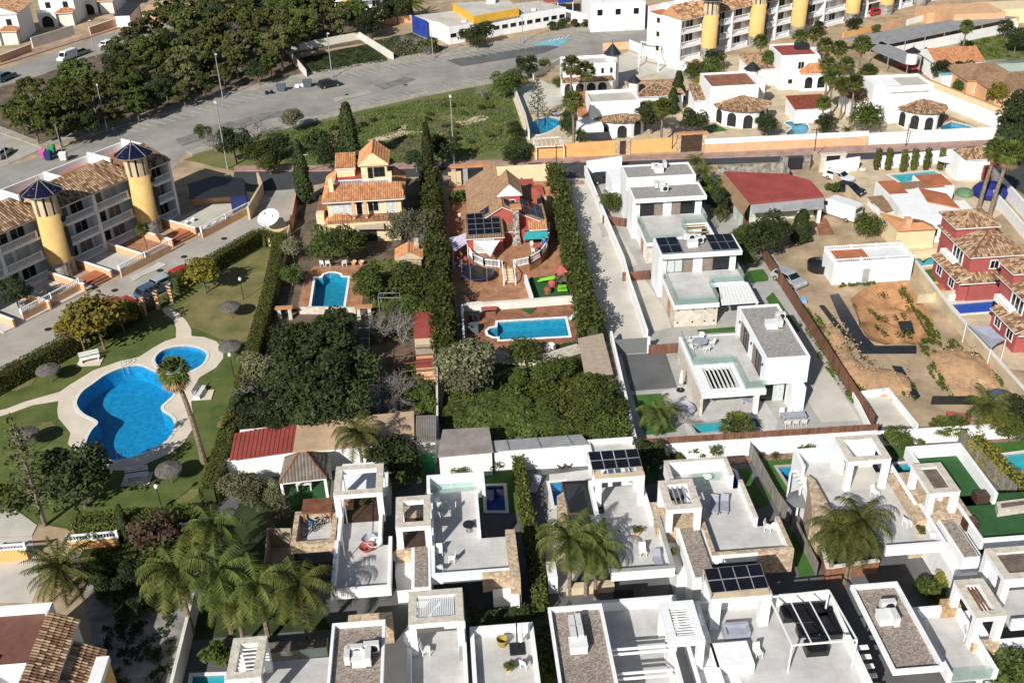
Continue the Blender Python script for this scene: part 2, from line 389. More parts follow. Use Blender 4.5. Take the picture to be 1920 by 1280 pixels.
def pool(pts,label,tile=pooltile,cop=coping,curved=False,depth=1.3,cw=.3,world=False,wz=-.12):
 P=pts if world else Q(pts)
 if curved: P=smooth_poly(P,5)
 n=len(P)
 if sum(P[i][0]*P[(i+1)%n][1]-P[(i+1)%n][0]*P[i][1] for i in range(n))<0: P=P[::-1]
 POOLS.append(P); PEND.append((P,label,tile,cop,depth,cw,wz))
def build_pools():
 for P,label,tile,cop,depth,cw,wz in PEND:
  n=len(P); c=(sum(p[0] for p in P)/n,sum(p[1] for p in P)/n)
  t=thing('swimming_pool',label,'swimming pool',(*c,0))
  b=MB(); v,f=fill(P,-depth); b.add(v,f)
  for i in range(n):
   a,d=P[i],P[(i+1)%n]; b.quad((*d,-depth),(*a,-depth),(*a,.06),(*d,.06))
  b.build('basin',tile,t)
  v,f=fill(P,wz); MB().add(v,f).build('water',water,t)
  O=offset(P,cw); k=MB()
  for i in range(n):
   j=(i+1)%n
   k.quad((*P[i],.10),(*O[i],.10),(*O[j],.10),(*P[j],.10)); k.quad((*O[i],.0),(*O[j],.0),(*O[j],.10),(*O[i],.10)); k.quad((*P[j],-.1),(*P[i],-.1),(*P[i],.10),(*P[j],.10))
  k.build('coping',cop,t)
import numpy as np
RNG=np.random.default_rng(11)
# ---------------------------------------------------------------- foliage
def leaf_mesh(name,cent,size,m,up=.0,aspect=.6,nrm=None,extra=None):
 """many separate leaf faces; cent (n,3), size scalar or (n,)"""
 n=len(cent); cent=np.asarray(cent,float)
 a=RNG.normal(size=(n,3)); 
 if nrm is not None: nn=nrm+RNG.normal(scale=.55,size=(n,3))
 else: nn=RNG.normal(size=(n,3)); nn[:,2]=np.abs(nn[:,2])+up
 nn/=np.linalg.norm(nn,axis=1)[:,None]+1e-9
 u=np.cross(nn,a); u/=np.linalg.norm(u,axis=1)[:,None]+1e-9; w=np.cross(nn,u)
 s=(np.ones(n)*size*(.65+.7*RNG.random(n)))[:,None]
 V=np.stack([cent-u*s,cent+w*s*aspect-u*s*.1,cent+u*s,cent-w*s*aspect+u*s*.1],1).reshape(-1,3)
 me=bpy.data.meshes.new(name)
 me.vertices.add(4*n); me.vertices.foreach_set('co',V.ravel()); me.loops.add(4*n); me.loops.foreach_set('vertex_index',np.arange(4*n,dtype=np.int32))
 me.polygons.add(n); me.polygons.foreach_set('loop_start',np.arange(0,4*n,4,dtype=np.int32)); me.polygons.foreach_set('loop_total',np.full(n,4,dtype=np.int32))
 me.materials.append(m); me.update(calc_edges=True); return me
def obj(name,me,parent=None,kind=None):
 o=bpy.data.objects.new(name,me); COL.objects.link(o)
 if parent: o.parent=parent
 if kind: o['kind']=kind
 return o
def shell(c,r,n,inner=.55):
 d=RNG.normal(size=(n,3)); d/=np.linalg.norm(d,axis=1)[:,None]; d[:,2]=np.where(d[:,2]<-.5,-d[:,2],d[:,2])
 k=inner+(1-inner)*RNG.random(n)**.5
 return np.array(c)+d*np.array(r)*k[:,None],d
def crown(R,H,zc,nclump,per,flat=.7,cl=.42,spread=.8):
 P=[];N=[]
 for i in range(nclump):
  t=RNG.random()*2*math.pi; rr=R*spread*math.sqrt(RNG.random()); h=(RNG.random()-.5)*H
  k=math.sqrt(max(.15,1-(abs(h)/(H*.62))**2)); r=R*cl*(.7+.6*RNG.random())
  p,d=shell((math.cos(t)*rr*k,math.sin(t)*rr*k,zc+h),(r,r,r*flat),per); P.append(p);N.append(d)
 return np.concatenate(P),np.concatenate(N)
def limbs(R,h,zc,n,r0,seed):
 rg=random.Random(seed); b=MB(); lean=(rg.uniform(-.3,.3),rg.uniform(-.3,.3)); top=(lean[0],lean[1],zc*.75)
 b.tube([(0,0,-.1),(lean[0]*.4,lean[1]*.4,zc*.4),top],[r0,r0*.8,r0*.6],7)
 for i in range(n):
  t=2*math.pi*i/n+rg.uniform(-.4,.4); q=(math.cos(t)*R*.65,math.sin(t)*R*.65,zc+rg.uniform(-.1,.3)*R)
  s=(lean[0]*.6,lean[1]*.6,zc*rg.uniform(.4,.7)); mid=tuple((a+c)/2+rg.uniform(-.2,.2) for a,c in zip(s,q))
  b.tube([s,mid,q],[r0*.5,r0*.35,r0*.12],5)
 return b
TREES={}
def tree_proto(key,leaf,R,H,zc,ncl,per,size,trunkr=.14,flat=.7,cl=.42,nm='tree',cat='tree',variants=3,inner=.5):
 L=[]
 for k in range(variants):
  t=thing(nm,'-',cat,(0,-500,0))
  limbs(R,H,zc,4,trunkr,k+hash(key)%7 if False else k*7+len(key)).build('trunk',bark,None).parent=t
  p,d=crown(R,H,zc,ncl,per,flat,cl)
  obj('crown',leaf_mesh('crown',p,size,LF[leaf if isinstance(leaf,str) else leaf[k%len(leaf)]],nrm=d*.6+np.array([0,0,.5])),t)
  L.append(proto(t))
 TREES[key]=L
def place(key,pos,label,sc=1,rz=None,group=None,zs=None,k=None,z=0):
 L=TREES[key]; i=USE.setdefault(key,0); USE[key]+=1
 src=L[(k if k is not None else i)%len(L)]
 return dup(src,(*pos,z),random.uniform(0,6.28) if rz is None else rz,sc,label,group,zs)
USE={}
def drop_protos():
 for L in TREES.values():
  for r in L:
   def rm(o):
    for c in KIDS.get(o.name,[]): rm(c)
    bpy.data.objects.remove(o)
   rm(r)
def fan_palm_proto(key,h,R,nf,skirt=.5,curve=.0,tr=.2,thin=False):
 t=thing('fan_palm','-','palm tree',(0,-500,0)); b=MB(); pts=[(curve*(i/6)**2,0,h*i/6) for i in range(7)]; pts[0]=(0,0,-.1)
 b.tube(pts,[tr*1.4]+[tr*(1.05-.05*i) for i in range(1,7)],8); b.build('trunk',palmbark,None).parent=t
 top=Vector(pts[-1])
 def fronds(n,e0,e1,r,dry):
  m=MB()
  for i in range(n):
   az=i*2.399+random.random()*.5; el=e0+(e1-e0)*i/max(1,n-1)+random.uniform(-.12,.12)
   d=Vector((math.cos(az)*math.cos(el),math.sin(az)*math.cos(el),math.sin(el))); s=d.cross(Vector((0,0,1))).normalized(); u=s.cross(d)
   st=top+d*r*.5; m.bar(top,st,.05,.03)
   k=9
   for j in range(k):
    a=(j/(k-1)-.5)*2.5; dd=(d*math.cos(a)+s*math.sin(a)); wv=dd.cross(u).normalized()*.09*r/1.6; ln=r*(.62-.12*abs(a))
    p1=st+dd*ln*.6+wv; p2=st+dd*ln*.6-wv; tip=st+dd*ln+Vector((0,0,-.16*r*(1+abs(a)*.3)))
    m.add([st,p1,tip,p2],[(0,1,2,3)])
  return m
 fronds(nf,1.35,-.35,R,0).build('fronds',LF['palm'],None,kind='stuff').parent=t
 if skirt: 
  top=top-Vector((0,0,.15)); fronds(int(nf*.6),-.6,-1.35,R*.9*skirt+.3,1).build('dry_fronds',LF['dry'],None,kind='stuff').parent=t
 TREES.setdefault(key,[]).append(proto(t))
def feather(m,base,az,el,L,droop,wd,n=13,lf=.55):
 d=Vector((math.cos(az),math.sin(az),0)); s=Vector((-d.y,d.x,0)); pts=[]; p=Vector(base); e=el
 for i in range(n+1):
  pts.append(p.copy()); p=p+(d*math.cos(e)+Vector((0,0,math.sin(e))))*(L/n); e-=droop/n*(.5+i/n)
 m.tube([pts[0],pts[n//2],pts[n]],[.035,.025,.01],3,cap=False)
 for i in range(1,n+1):
  c=pts[i]; k=math.sin(math.pi*min(1,(i+1.5)/(n+2)))**.6; ln=wd*k; t=(pts[i]-pts[i-1])
  for sg in (-1,1):
   for q in (0,.5):
    cc=c+t*q; tip=cc+s*sg*ln+t*lf+Vector((0,0,-ln*random.uniform(.45,1.05)))
    m.add([cc,cc+t*.46,tip],[(0,1,2)])
def feather_palm_proto(key,h,L,nf,wd,tr=.16,el0=1.3,el1=-.15,droop=2.3,trunks=1,nm='feather_palm',lean=0):
 t=thing(nm,'-','palm tree',(0,-500,0)); b=MB(); m=MB()
 for q in range(trunks):
  hx=h*(1-.12*q); ox,oy=(0,0) if trunks==1 else (math.cos(q*2.2)*.5,math.sin(q*2.2)*.5)
  tx,ty=ox*(1.6)+lean,oy*1.6
  b.tube([(ox,oy,-.1),((ox+tx)/2,(oy+ty)/2,hx*.5),(tx,ty,hx)],[tr*1.25,tr,tr*.8],7)
  for i in range(nf):
   e=el0+(el1-el0)*(i/(nf-1)); feather(m,(tx,ty,hx),i*2.399+q,e+random.uniform(-.1,.1),L*random.uniform(.85,1.08),droop*random.uniform(.8,1.15),wd)
 b.build('trunk',palmbark,None).parent=t; m.build('fronds',LF['palm'],None,kind='stuff').parent=t
 TREES.setdefault(key,[]).append(proto(t))
def bare_proto(key,R,h,seed,depth=5,cat='tree',nm='bare_tree',mm=twig,leaves=None):
 rg=random.Random(seed); t=thing(nm,'-',cat,(0,-500,0)); b=MB(); tips=[]
 def br(p,d,L,r,k):
  q=p+d*L; mid=(p+q)/2+Vector((rg.uniform(-1,1),rg.uniform(-1,1),rg.uniform(-.5,1)))*L*.10
  b.tube([p,mid,q],[r,r*.8,r*.62],4 if k<3 else 3,cap=False); tips.append(q)
  if k==0: return
  for i in range(3):
   nd=(d+Vector((rg.gauss(0,.55),rg.gauss(0,.55),rg.gauss(.02,.38)))).normalized()
   br(q if i<2 else mid,nd,L*rg.uniform(.62,.85),r*.6,k-1)
 for i in range(3):
  a=i*2.1+rg.random(); br(Vector((0,0,0)),Vector((math.cos(a)*.5,math.sin(a)*.5,1)).normalized(),h*.30,.11*h/4,depth)
 b.build('branches',mm,None,kind='stuff').parent=t
 if leaves:
  P=np.array([tuple(q) for q in tips for _ in range(leaves[1])]); P=P+RNG.normal(scale=.18,size=P.shape)
  obj('crown',leaf_mesh('crown',P,leaves[2],LF[leaves[0]]),t)
 TREES.setdefault(key,[]).append(proto(t))
def column_proto(key,leaf,R,h,n,size,nm='cypress',cat='tree',taper=.75,fl=0):
 t=thing(nm,'-',cat,(0,-500,0)); MB().cyl(0,0,-.1,h*.9,.10,.02,6).build('trunk',bark,None).parent=t
 z=RNG.random(n)**.85; a=RNG.random(n)*2*math.pi; lump=.82+.18*np.sin(a*3+z*17)+RNG.normal(scale=.05,size=n)
 r=R*lump*np.where(z<.12,.55+z*3.7,1-(np.clip(z-.12,0,1)/.88)**1.7*taper)*(.72+.28*RNG.random(n)**.5)
 P=np.stack([np.cos(a)*r,np.sin(a)*r,.12+z*h],1); N=np.stack([np.cos(a),np.sin(a),np.full(n,.7)],1)
 obj('crown',leaf_mesh('crown',P,size,LF[leaf],nrm=N),t); TREES.setdefault(key,[]).append(proto(t))
def spiky_proto(key,leaf,R,n,h=0,nm='yucca',wd=.06,cat='plant'):
 t=thing(nm,'-',cat,(0,-500,0)); m=MB()
 if h: MB().cyl(0,0,-.05,h,.07,.06,6).build('stem',palmbark,None).parent=t
 for i in range(n):
  az=i*2.399; el=1.35-1.45*(i/n)+random.uniform(-.1,.1); d=Vector((math.cos(az)*math.cos(el),math.sin(az)*math.cos(el),math.sin(el))); s=Vector((-math.sin(az),math.cos(az),0))*wd
  c=Vector((0,0,h)); mid=c+d*R*.55; tip=c+d*R+Vector((0,0,-R*.18)); m.add([c-s*.6,c+s*.6,mid+s,mid-s],[(0,1,2,3)]); m.add([mid-s,mid+s,tip],[(0,1,2)])
 m.build('leaves',LF[leaf],None,kind='stuff').parent=t; TREES.setdefault(key,[]).append(proto(t))
def hedge(pts,w,h,label,leaf='hedge',size=.16,dens=34,rough=.12,z=0,name='hedge',zm=0,group=None,bulge=0,world=False,cat='hedge'):
 """clipped or shaggy hedge along a line of survey points (centre line, measured at height zm)"""
 P=[Vector(p) for p in (pts if world else Q(pts,zm))]
 core=MB(); C=[];N=[]
 for a,b in zip(P,P[1:]):
  d=(b-a);L=d.length;d.normalize();s=Vector((d.y,-d.x))
  n=int(L*(w+2*h)*dens)
  core.prism([tuple(a+s*w*.33+d*.3),tuple(a-s*w*.33+d*.3),tuple(b-s*w*.33-d*.3),tuple(b+s*w*.33-d*.3)],z,z+(h-.18)*(1-.45*bulge),1)
  t=RNG.random(n)*L; q=RNG.random(n)*(w+2*h); x=np.where(q<h,w/2,np.where(q<h+w,q-h-w/2,-w/2)); zz=np.where(q<h,q,np.where(q<h+w,h,q-h-w))
  nx=np.where(q<h,1.,np.where(q<h+w,0,-1.)); nz=np.where((q>=h)&(q<h+w),1.,.25)
  lump=1+bulge*np.sin(t*1.7+a.x)*.5+bulge*np.sin(t*.63+2)
  x=x*lump+RNG.normal(scale=rough,size=n); zz=zz*(1+(lump-1)*.4)+RNG.normal(scale=rough,size=n)
  C.append(np.stack([a.x+d.x*t+s.x*x,a.y+d.y*t+s.y*x,z+np.abs(zz)],1)); N.append(np.stack([s.x*nx,s.y*nx,nz],1))
 me=leaf_mesh('leaves',np.concatenate(C),size,LF[leaf],nrm=np.concatenate(N))
 c=P[0]; t=thing(name,label,cat,(c.x,c.y,z),0,group)
 o=obj('foliage',me,t); o.location=(0,0,0); me.transform(Matrix.Translation((-c.x,-c.y,-z)))
 core.build('stems',LF['dark'],t); return t
def tufts(name,poly,n,size,leaf,z=.03,h=.12,label=None,world=False):
 P=poly if world else Q(poly); xs=[p[0] for p in P]; ys=[p[1] for p in P]; C=[]
 clump=RNG.random((max(8,n//14),2))
 while len(C)<n:
  c=clump[RNG.integers(len(clump))]; x=min(xs)+(max(xs)-min(xs))*(c[0]+RNG.normal(scale=.022)); y=min(ys)+(max(ys)-min(ys))*(c[1]+RNG.normal(scale=.022))
  if inside((x,y),P): C.append((x,y,z+RNG.random()*h))
 o=obj(name,leaf_mesh(name,np.array(C),size,LF[leaf],up=.3)); o['kind']='stuff'
 tag(o,label or 'weeds growing over the bare ground','weeds'); return o
# ---------------------------------------------------------------- architecture
def wallline(pts,h,th,m,label,name='garden_wall',cap=None,zm=0,cat='wall',z0=0,group=None,capo=.05,caph=.07,world=False,closed=False):
 P=[Vector(p) for p in (pts if world else Q(pts,zm))]
 if closed: P.append(P[0])
 c=P[0]; t=thing(name,label,cat,(c.x,c.y,0),0,group); b=MB(); k=MB()
 for i,(a,e) in enumerate(zip(P,P[1:])):
  d=(e-a).normalized(); s=Vector((d.y,-d.x)); ex=d*th/2 if i<len(P)-2 else d*0
  st=-d*th/2 if i>0 else d*0
  st=d*th/2 if i>0 else d*0
  A=a+st; B=e+ex
  b.prism([tuple(A+s*th/2),tuple(A-s*th/2),tuple(B-s*th/2),tuple(B+s*th/2)],z0,z0+h)
  if cap: w=th/2+capo; k.prism([tuple(A+s*w),tuple(A-s*w),tuple(B-s*w),tuple(B+s*w)],z0+h+.002,z0+h+caph)
 b.build('wall',m,t)
 if cap: k.build('coping',cap,t)
 return t
def boards(pts,h,label,m=wood,bw=.28,zm=0,z0=0,name='board_fence',post=metald,group=None,horiz=False,world=False,cat='fence',gap=.02):
 """fence of separate boards"""
 P=[Vector(p) for p in (pts if world else Q(pts,zm))]; c=P[0]; t=thing(name,label,cat,(c.x,c.y,z0),0,group); me=None; k=MB()
 for a,e in zip(P,P[1:]):
  d=(e-a);L=d.length;d.normalize();s=Vector((d.y,-d.x)); rz=math.atan2(d.y,d.x)
  n=max(1,round(L/2.2))
  for i in range(n+1): q=a+d*(L*i/n)-s*.06; k.box(q.x-.04,q.y-.04,z0,q.x+.04,q.y+.04,z0+h-.02)
  if horiz:
   rows=max(2,round(h/bw))
   for i in range(n):
    for r in range(rows):
     l=L/n; mm=MESH('board_%.2f_%.2f'%(l,bw),lambda: MB().box(-l/2+.01,-.02,.01,l/2-.01,.02,bw-gap),m)
     o=obj('board',mm,t); q=a+d*(L*(i+.5)/n); o.location=(q.x-c.x,q.y-c.y,r*bw); o.rotation_euler.z=rz
  else:
   nb=max(1,round(L/bw)); l=L/nb
   for i in range(nb):
    mm=MESH('board_%.3f_%.2f'%(l,h),lambda: MB().box(-l/2+gap/2,-.015,.03,l/2-gap/2,.015,h),m)
    o=obj('board',mm,t); q=a+d*(l*(i+.5)); o.location=(q.x-c.x,q.y-c.y,random.uniform(-.015,.015)); o.rotation_euler.z=rz+random.uniform(-.02,.02)
 k.build('posts',post,t); return t
_M={}
def MESH(key,fn,m):
 k=(key,m.name)
 if k not in _M:
  b=fn(); me=bpy.data.meshes.new(key.split('_')[0]); me.from_pydata(b.v,[],b.f); me.materials.append(m); me.update(); _M[k]=me
 return _M[k]
def opening(t,A,B,u,z0,w,h,frame=metald,pane=dkglass,name='window',mull=1,fw=.07,pr=.05,sub='pane',sill=None):
 """window or door on the wall A->B (outside on the right-hand side seen from A to B reversed: d=(1,0) faces -y)"""
 A=Vector(A);B=Vector(B);d=(B-A).normalized();s=Vector((d.y,-d.x)); c=A+d*u if u>1 or u<0 else A+(B-A)*u
 def P(x,o,z): q=c+d*x+s*o; return (q.x,q.y,z)
 f=MB()
 def rect(x0,x1,z0_,z1_,o0,o1,b):
  b.add([P(x0,o0,z0_),P(x1,o0,z0_),P(x1,o0,z1_),P(x0,o0,z1_),P(x0,o1,z0_),P(x1,o1,z0_),P(x1,o1,z1_),P(x0,o1,z1_)],
              [(0,1,2,3),(4,7,6,5),(0,4,5,1),(1,5,6,2),(2,6,7,3),(3,7,4,0)])
 rect(-w/2,-w/2+fw,z0,z0+h,pr,-.1,f);rect(w/2-fw,w/2,z0,z0+h,pr,-.1,f);rect(-w/2+fw,w/2-fw,z0,z0+fw,pr,-.1,f);rect(-w/2+fw,w/2-fw,z0+h-fw,z0+h,pr,-.1,f)
 for i in range(1,mull+1): x=-w/2+w*i/(mull+1); rect(x-.025,x+.025,z0+fw,z0+h-fw,pr-.01,-.1,f)
 if sill: rect(-w/2-.08,w/2+.08,z0-.08,z0-.002,pr+.08,-.1,f)
 o=f.build(name,frame,t)
 pn=MB(); rect(-w/2+fw,w/2-fw,z0+fw,z0+h-fw,.012,-.05,pn); pn.build(sub,pane,o); return o
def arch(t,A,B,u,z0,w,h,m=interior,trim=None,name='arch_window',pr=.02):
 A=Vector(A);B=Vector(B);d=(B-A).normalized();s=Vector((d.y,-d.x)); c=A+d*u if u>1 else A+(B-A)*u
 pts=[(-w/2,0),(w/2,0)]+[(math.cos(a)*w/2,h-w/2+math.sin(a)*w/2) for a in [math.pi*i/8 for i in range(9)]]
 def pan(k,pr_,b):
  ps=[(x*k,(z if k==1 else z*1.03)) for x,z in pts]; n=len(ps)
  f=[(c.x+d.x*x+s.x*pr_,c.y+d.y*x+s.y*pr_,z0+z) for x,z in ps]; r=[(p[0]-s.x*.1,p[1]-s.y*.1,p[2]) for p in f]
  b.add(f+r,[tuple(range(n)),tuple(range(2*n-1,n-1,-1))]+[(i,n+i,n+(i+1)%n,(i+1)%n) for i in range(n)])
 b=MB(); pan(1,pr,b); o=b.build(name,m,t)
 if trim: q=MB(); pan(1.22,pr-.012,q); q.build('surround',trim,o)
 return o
def parapet(b,x0,y0,x1,y1,z0,z1,th,sides='NSEW',mi=0):
 if 'S' in sides: b.box(x0,y0,z0,x1,y0+th,z1,mi)
 if 'N' in sides: b.box(x0,y1-th,z0,x1,y1,z1,mi)
 ya=y0+(th if 'S' in sides else 0); yb=y1-(th if 'N' in sides else 0)
 if 'W' in sides: b.box(x0,ya,z0,x0+th,yb,z1,mi)
 if 'E' in sides: b.box(x1-th,ya,z0,x1,yb,z1,mi)
def balustrade(t,A,B,z,h=.95,m=None,name='balustrade',step=.2,posts=2.4,bw=.09):
 m=m or white; A=Vector(A);B=Vector(B); d=(B-A);L=d.length;d.normalize(); b=MB()
 b.bar((A.x,A.y,z+h-.05),(B.x,B.y,z+h-.05),.17,.10); b.bar((A.x,A.y,z+.07),(B.x,B.y,z+.07),.15,.10)
 n=max(1,int(L/step))
 for i in range(n):
  q=A+d*(L*(i+.5)/n); b.lathe(q.x,q.y,[(bw*.3,z+.12),(bw*.5,z+.32),(bw*.25,z+h*.68),(bw*.4,z+h-.1)],4)
 o=b.build(name,m,t,kind='stuff')
 k=max(1,round(L/posts))
 for i in range(k+1):
  q=A+d*(L*i/k); MB().box(q.x-.11,q.y-.11,z,q.x+.11,q.y+.11,z+h+.06).build('post',m,o)
 return o
def rail_glass(t,A,B,z,h=1.0,m=glass,seg=1.6,name='glass_panel'):
 A=Vector(A);B=Vector(B);d=B-A;L=d.length;n=max(1,round(L/seg));d.normalize();s=Vector((d.y,-d.x))*.012
 for i in range(n):
  a=A+d*(L*i/n+.02);e=A+d*(L*(i+1)/n-.02)
  MB().prism([tuple(a+s),tuple(a-s),tuple(e-s),tuple(e+s)],z+.03,z+h).build(name,m,t)
def tile_plane(b,pts,pitch=.30,row=.42,hgt=.075):
 """overlapping barrel tiles on a roof plane; pts: eave left, eave right, then the upper corners back to the left (3-D, seen from outside)"""
 P=[Vector(p) for p in pts]; e=(P[1]-P[0]).normalized(); nrm=(P[1]-P[0]).cross(P[-1]-P[0]).normalized(); u=nrm.cross(e)
 q=[((p-P[0]).dot(e),(p-P[0]).dot(u)) for p in P]
 b.add([p-nrm*.03 for p in P],[tuple(range(len(P)))],0)
 lo=min(a for a,_ in q); hi=max(a for a,_ in q); n=max(1,round((hi-lo)/pitch)); w=(hi-lo)/n
 for i in range(n):
  c=lo+w*(i+.5); vs=[]
  for (a,va),(d,vd) in zip(q,q[1:]+q[:1]):
   if (a-c)*(d-c)<0: vs.append(va+(vd-va)*(c-a)/(d-a))
  if len(vs)<2: continue
  v0,v1=min(vs),max(vs); k=max(1,round((v1-v0)/row)); r=(v1-v0)/k
  for j in range(k):
   a=v0+r*j; z=v0+r*(j+1)+.06
   def T(x,y,hh): return P[0]+e*x+u*y+nrm*hh
   j1=random.uniform(-.015,.015)
   b.add([T(c-w*.48,a+j1,.03),T(c,a+j1,.03+hgt),T(c+w*.48,a+j1,.03),T(c-w*.40,z,.0),T(c,z,hgt*.7),T(c+w*.40,z,.0)],[(0,1,4,3),(1,2,5,4)],0)
def hip_roof(t,x0,y0,x1,y1,z,h,m=TILE,ov=.35,fascia=white,kind='hip',axis='x',name='tiled_roof',pitch=.3):
 X0,Y0,X1,Y1=x0-ov,y0-ov,x1+ov,y1+ov; b=MB(); w=X1-X0; d=Y1-Y0
 if axis=='x': r=min(d/2,w/2) if kind=='hip' else 0; A=(X0+r,(Y0+Y1)/2,z+h);B=(X1-r,(Y0+Y1)/2,z+h)
 else: r=min(w/2,d/2) if kind=='hip' else 0; A=((X0+X1)/2,Y0+r,z+h);B=((X0+X1)/2,Y1-r,z+h)
 c=[(X0,Y0,z),(X1,Y0,z),(X1,Y1,z),(X0,Y1,z)]
 fx=MB().box(X0+.02,Y0+.02,z-.16,X1-.02,Y1-.02,z-.05)
 if axis=='x': pl=[[c[0],c[1],B,A],[c[2],c[3],A,B]]; en=[[c[3],c[0],A],[c[1],c[2],B]]
 else: pl=[[c[1],c[2],B,A],[c[3],c[0],A,B]]; en=[[c[0],c[1],A],[c[2],c[3],B]]
 for q in pl: tile_plane(b,q,pitch)
 if kind=='hip':
  for q in en: tile_plane(b,q,pitch)
 else:
  for q in en: fx.add(q,[(0,1,2)])
 def ridge(a,e): b.tube([a,e],.1,5)
 ridge(A,B)
 if kind=='hip':
  ends=[(c[0],A),(c[3],A),(c[1],B),(c[2],B)] if axis=='x' else [(c[0],A),(c[1],A),(c[2],B),(c[3],B)]
  for a,e in ends: ridge(a,e)
 o=b.build(name,m,t,kind='stuff'); fx.build('eaves',fascia,t); return o
def shed_roof(t,pts,m=TILE,name='tiled_roof',pitch=.3,th=.14,fascia=white):
 """single slope; pts eave-left, eave-right, top-right, top-left in 3-D"""
 b=MB(); tile_plane(b,pts,pitch); b.build(name,m,t,kind='stuff')
 P=[Vector(p) for p in pts]; n=len(P); f=MB(); dn=Vector((0,0,-.045)); d2=Vector((0,0,-th))
 f.add([p+dn for p in P]+[p+d2 for p in P],[tuple(range(n)),tuple(range(2*n-1,n-1,-1))]+[(i,n+i,n+(i+1)%n,(i+1)%n) for i in range(n)]); f.build('roof_slab',fascia,t)
def panels(t,p00,p10,p11,p01,nx,ny,name='solar_panel',gap=.03):
 """grid of panels; corners 3-D: near-left, near-right, far-right, far-left"""
 a,b_,c,d=[Vector(p) for p in (p00,p10,p11,p01)]; n=(b_-a).cross(d-a).normalized()
 def L(u,v): return a*(1-u)*(1-v)+b_*u*(1-v)+c*u*v+d*(1-u)*v
 gu=gap/(b_-a).length/2; gv=gap/(d-a).length/2
 for i in range(nx):
  for j in range(ny):
   u0,u1,v0,v1=i/nx+gu,(i+1)/nx-gu,j/ny+gv,(j+1)/ny-gv
   q=[L(u0,v0),L(u1,v0),L(u1,v1),L(u0,v1)]; m=MB(); m.add([p+n*.05 for p in q]+[p for p in q],[(0,1,2,3),(7,6,5,4),(0,4,5,1),(1,5,6,2),(2,6,7,3),(3,7,4,0)])
   o=m.build(name,alu,t); e=.025/(b_-a).length; ev=.025/(d-a).length
   MB().add([L(u0+e,v0+ev)+n*.056,L(u1-e,v0+ev)+n*.056,L(u1-e,v1-ev)+n*.056,L(u0+e,v1-ev)+n*.056],[(0,1,2,3)]).build('cells',solar,o)
def K(ox,oy,s,l): return [(ox+a/s,oy+b/s) for a,b in l]
_lk={}
def S(name,pts,m,ly,hole=True):
 _lk[ly]=_lk.get(ly,-1)+1
 return sheet(name,pts,m,z=.026*ly-.02+.0009*_lk[ly],hole=hole)
# ---------------------------------------------------------------- pools (cut into the ground)
pool(K(0,560,4,[(1040,505),(920,520),(800,570),(700,640),(620,700),(580,770),(590,820),(640,870),(720,910),(735,940),(690,990),(655,1060),(655,1130),(700,1180),(800,1210),(920,1205),(1050,1170),(1180,1110),(1260,1050),(1300,980),(1300,920),(1270,880),(1215,845),(1210,810),(1250,770),(1300,720),(1320,650),(1310,605),(1225,585),(1145,545)]),
 'large kidney shaped blue pool of the shared garden',curved=True,depth=1.9,cw=.35)
pool(K(0,560,4,[(1165,470),(1190,415),(1260,375),(1360,357),(1460,365),(1530,395),(1548,430),(1520,490),(1450,535),(1370,552),(1290,555),(1215,530)]),'small round paddling pool beside the kidney shaped pool',curved=True,depth=.5,cw=.35)
pool(K(480,260,4,[(415,1262),(655,1262),(690,1042),(640,1040),(628,1020),(590,1008),(550,1008),(512,1022),(500,1042),(447,1045)]),'light blue pool with rounded step end behind the cream villa',cop=white,tile=pooldim)
pool(K(820,440,6.4,[(750,1265),(1578,1218),(1530,1002),(728,1050),(720,1110),(640,1125),(600,1160),(610,1200),(680,1230),(745,1228)]),'blue pool with round blue steps below the red villa',cop=white,tile=pooldim)
pool(K(960,560,4,[(1340,945),(1825,900),(1872,962),(1390,1012)]),'narrow teal green pool before the modern white villa',tile=poolteal,cop=tgrey)
pool([(911,912),(944,911),(948,958),(913,958)],'dark blue pool shaded by a white cube house',tile=poolnavy)
pool([(1031,906),(1058,903),(1066,945),(1040,949)],'blue pool corner beside a smoked glass pergola',tile=pooltile)
pool(K(1220,840,6.4,[(960,262),(1005,290),(1090,545),(1010,552),(930,380)]),'narrow navy pool in a shaded side garden',tile=poolnavy)
pool(K(1420,800,6.4,[(245,492),(585,470),(700,640),(420,765)]),'blue mosaic pool half under a glass slat pergola',tile=pooltile,cop=tgrey)
pool([(1674,872),(1706,868),(1716,905),(1692,902)],'sliver of teal pool between two white cube houses',tile=poolteal)
pool([(1873,855),(1935,847),(1940,884),(1899,884)],'turquoise pool behind the hedge by the right edge',tile=poolteal)
pool(K(960,0,4,[(130,930),(220,890),(310,885),(362,912),(340,952),(250,1000),(170,1012),(118,980)]),'oval pool under a monkey puzzle tree by the orange street wall',curved=True,tile=pooldim)
pool(K(1440,0,4,[(130,925),(200,910),(280,930),(305,970),(280,1010),(220,1030),(155,1022),(140,1000),(182,962)]),'small kidney shaped pool on a tan terrace above the street',curved=True,tile=pooldim)
pool(K(1440,0,4,[(1290,950),(1380,915),(1500,945),(1570,972),(1300,982)]),'little pale blue pool on a terracotta terrace by the long white wall',tile=pooldim)
pool([(1668,329),(1750,321),(1772,333),(1690,343)],'teal pool behind the white bungalow with orange roofs',tile=poolteal)
pool([(1702,485),(1768,478),(1768,493),(1717,501)],'sunlit turquoise pool beside the upper rose red house',tile=poolteal)
pool([(1784,571),(1868,564),(1866,584),(1800,589)],'deep blue pool beside the lower rose red house',tile=poolnavy)
pool([(362,1268),(421,1266),(421,1300),(358,1300)],'turquoise pool cut by the bottom edge of the picture',tile=poolteal,cop=white)
PIT=Q(rough([(1594,560),(1640,532),(1700,528),(1745,585),(1757,640),(1720,648),(1640,643),(1612,612)],4,4)); POOLS.append(PIT)
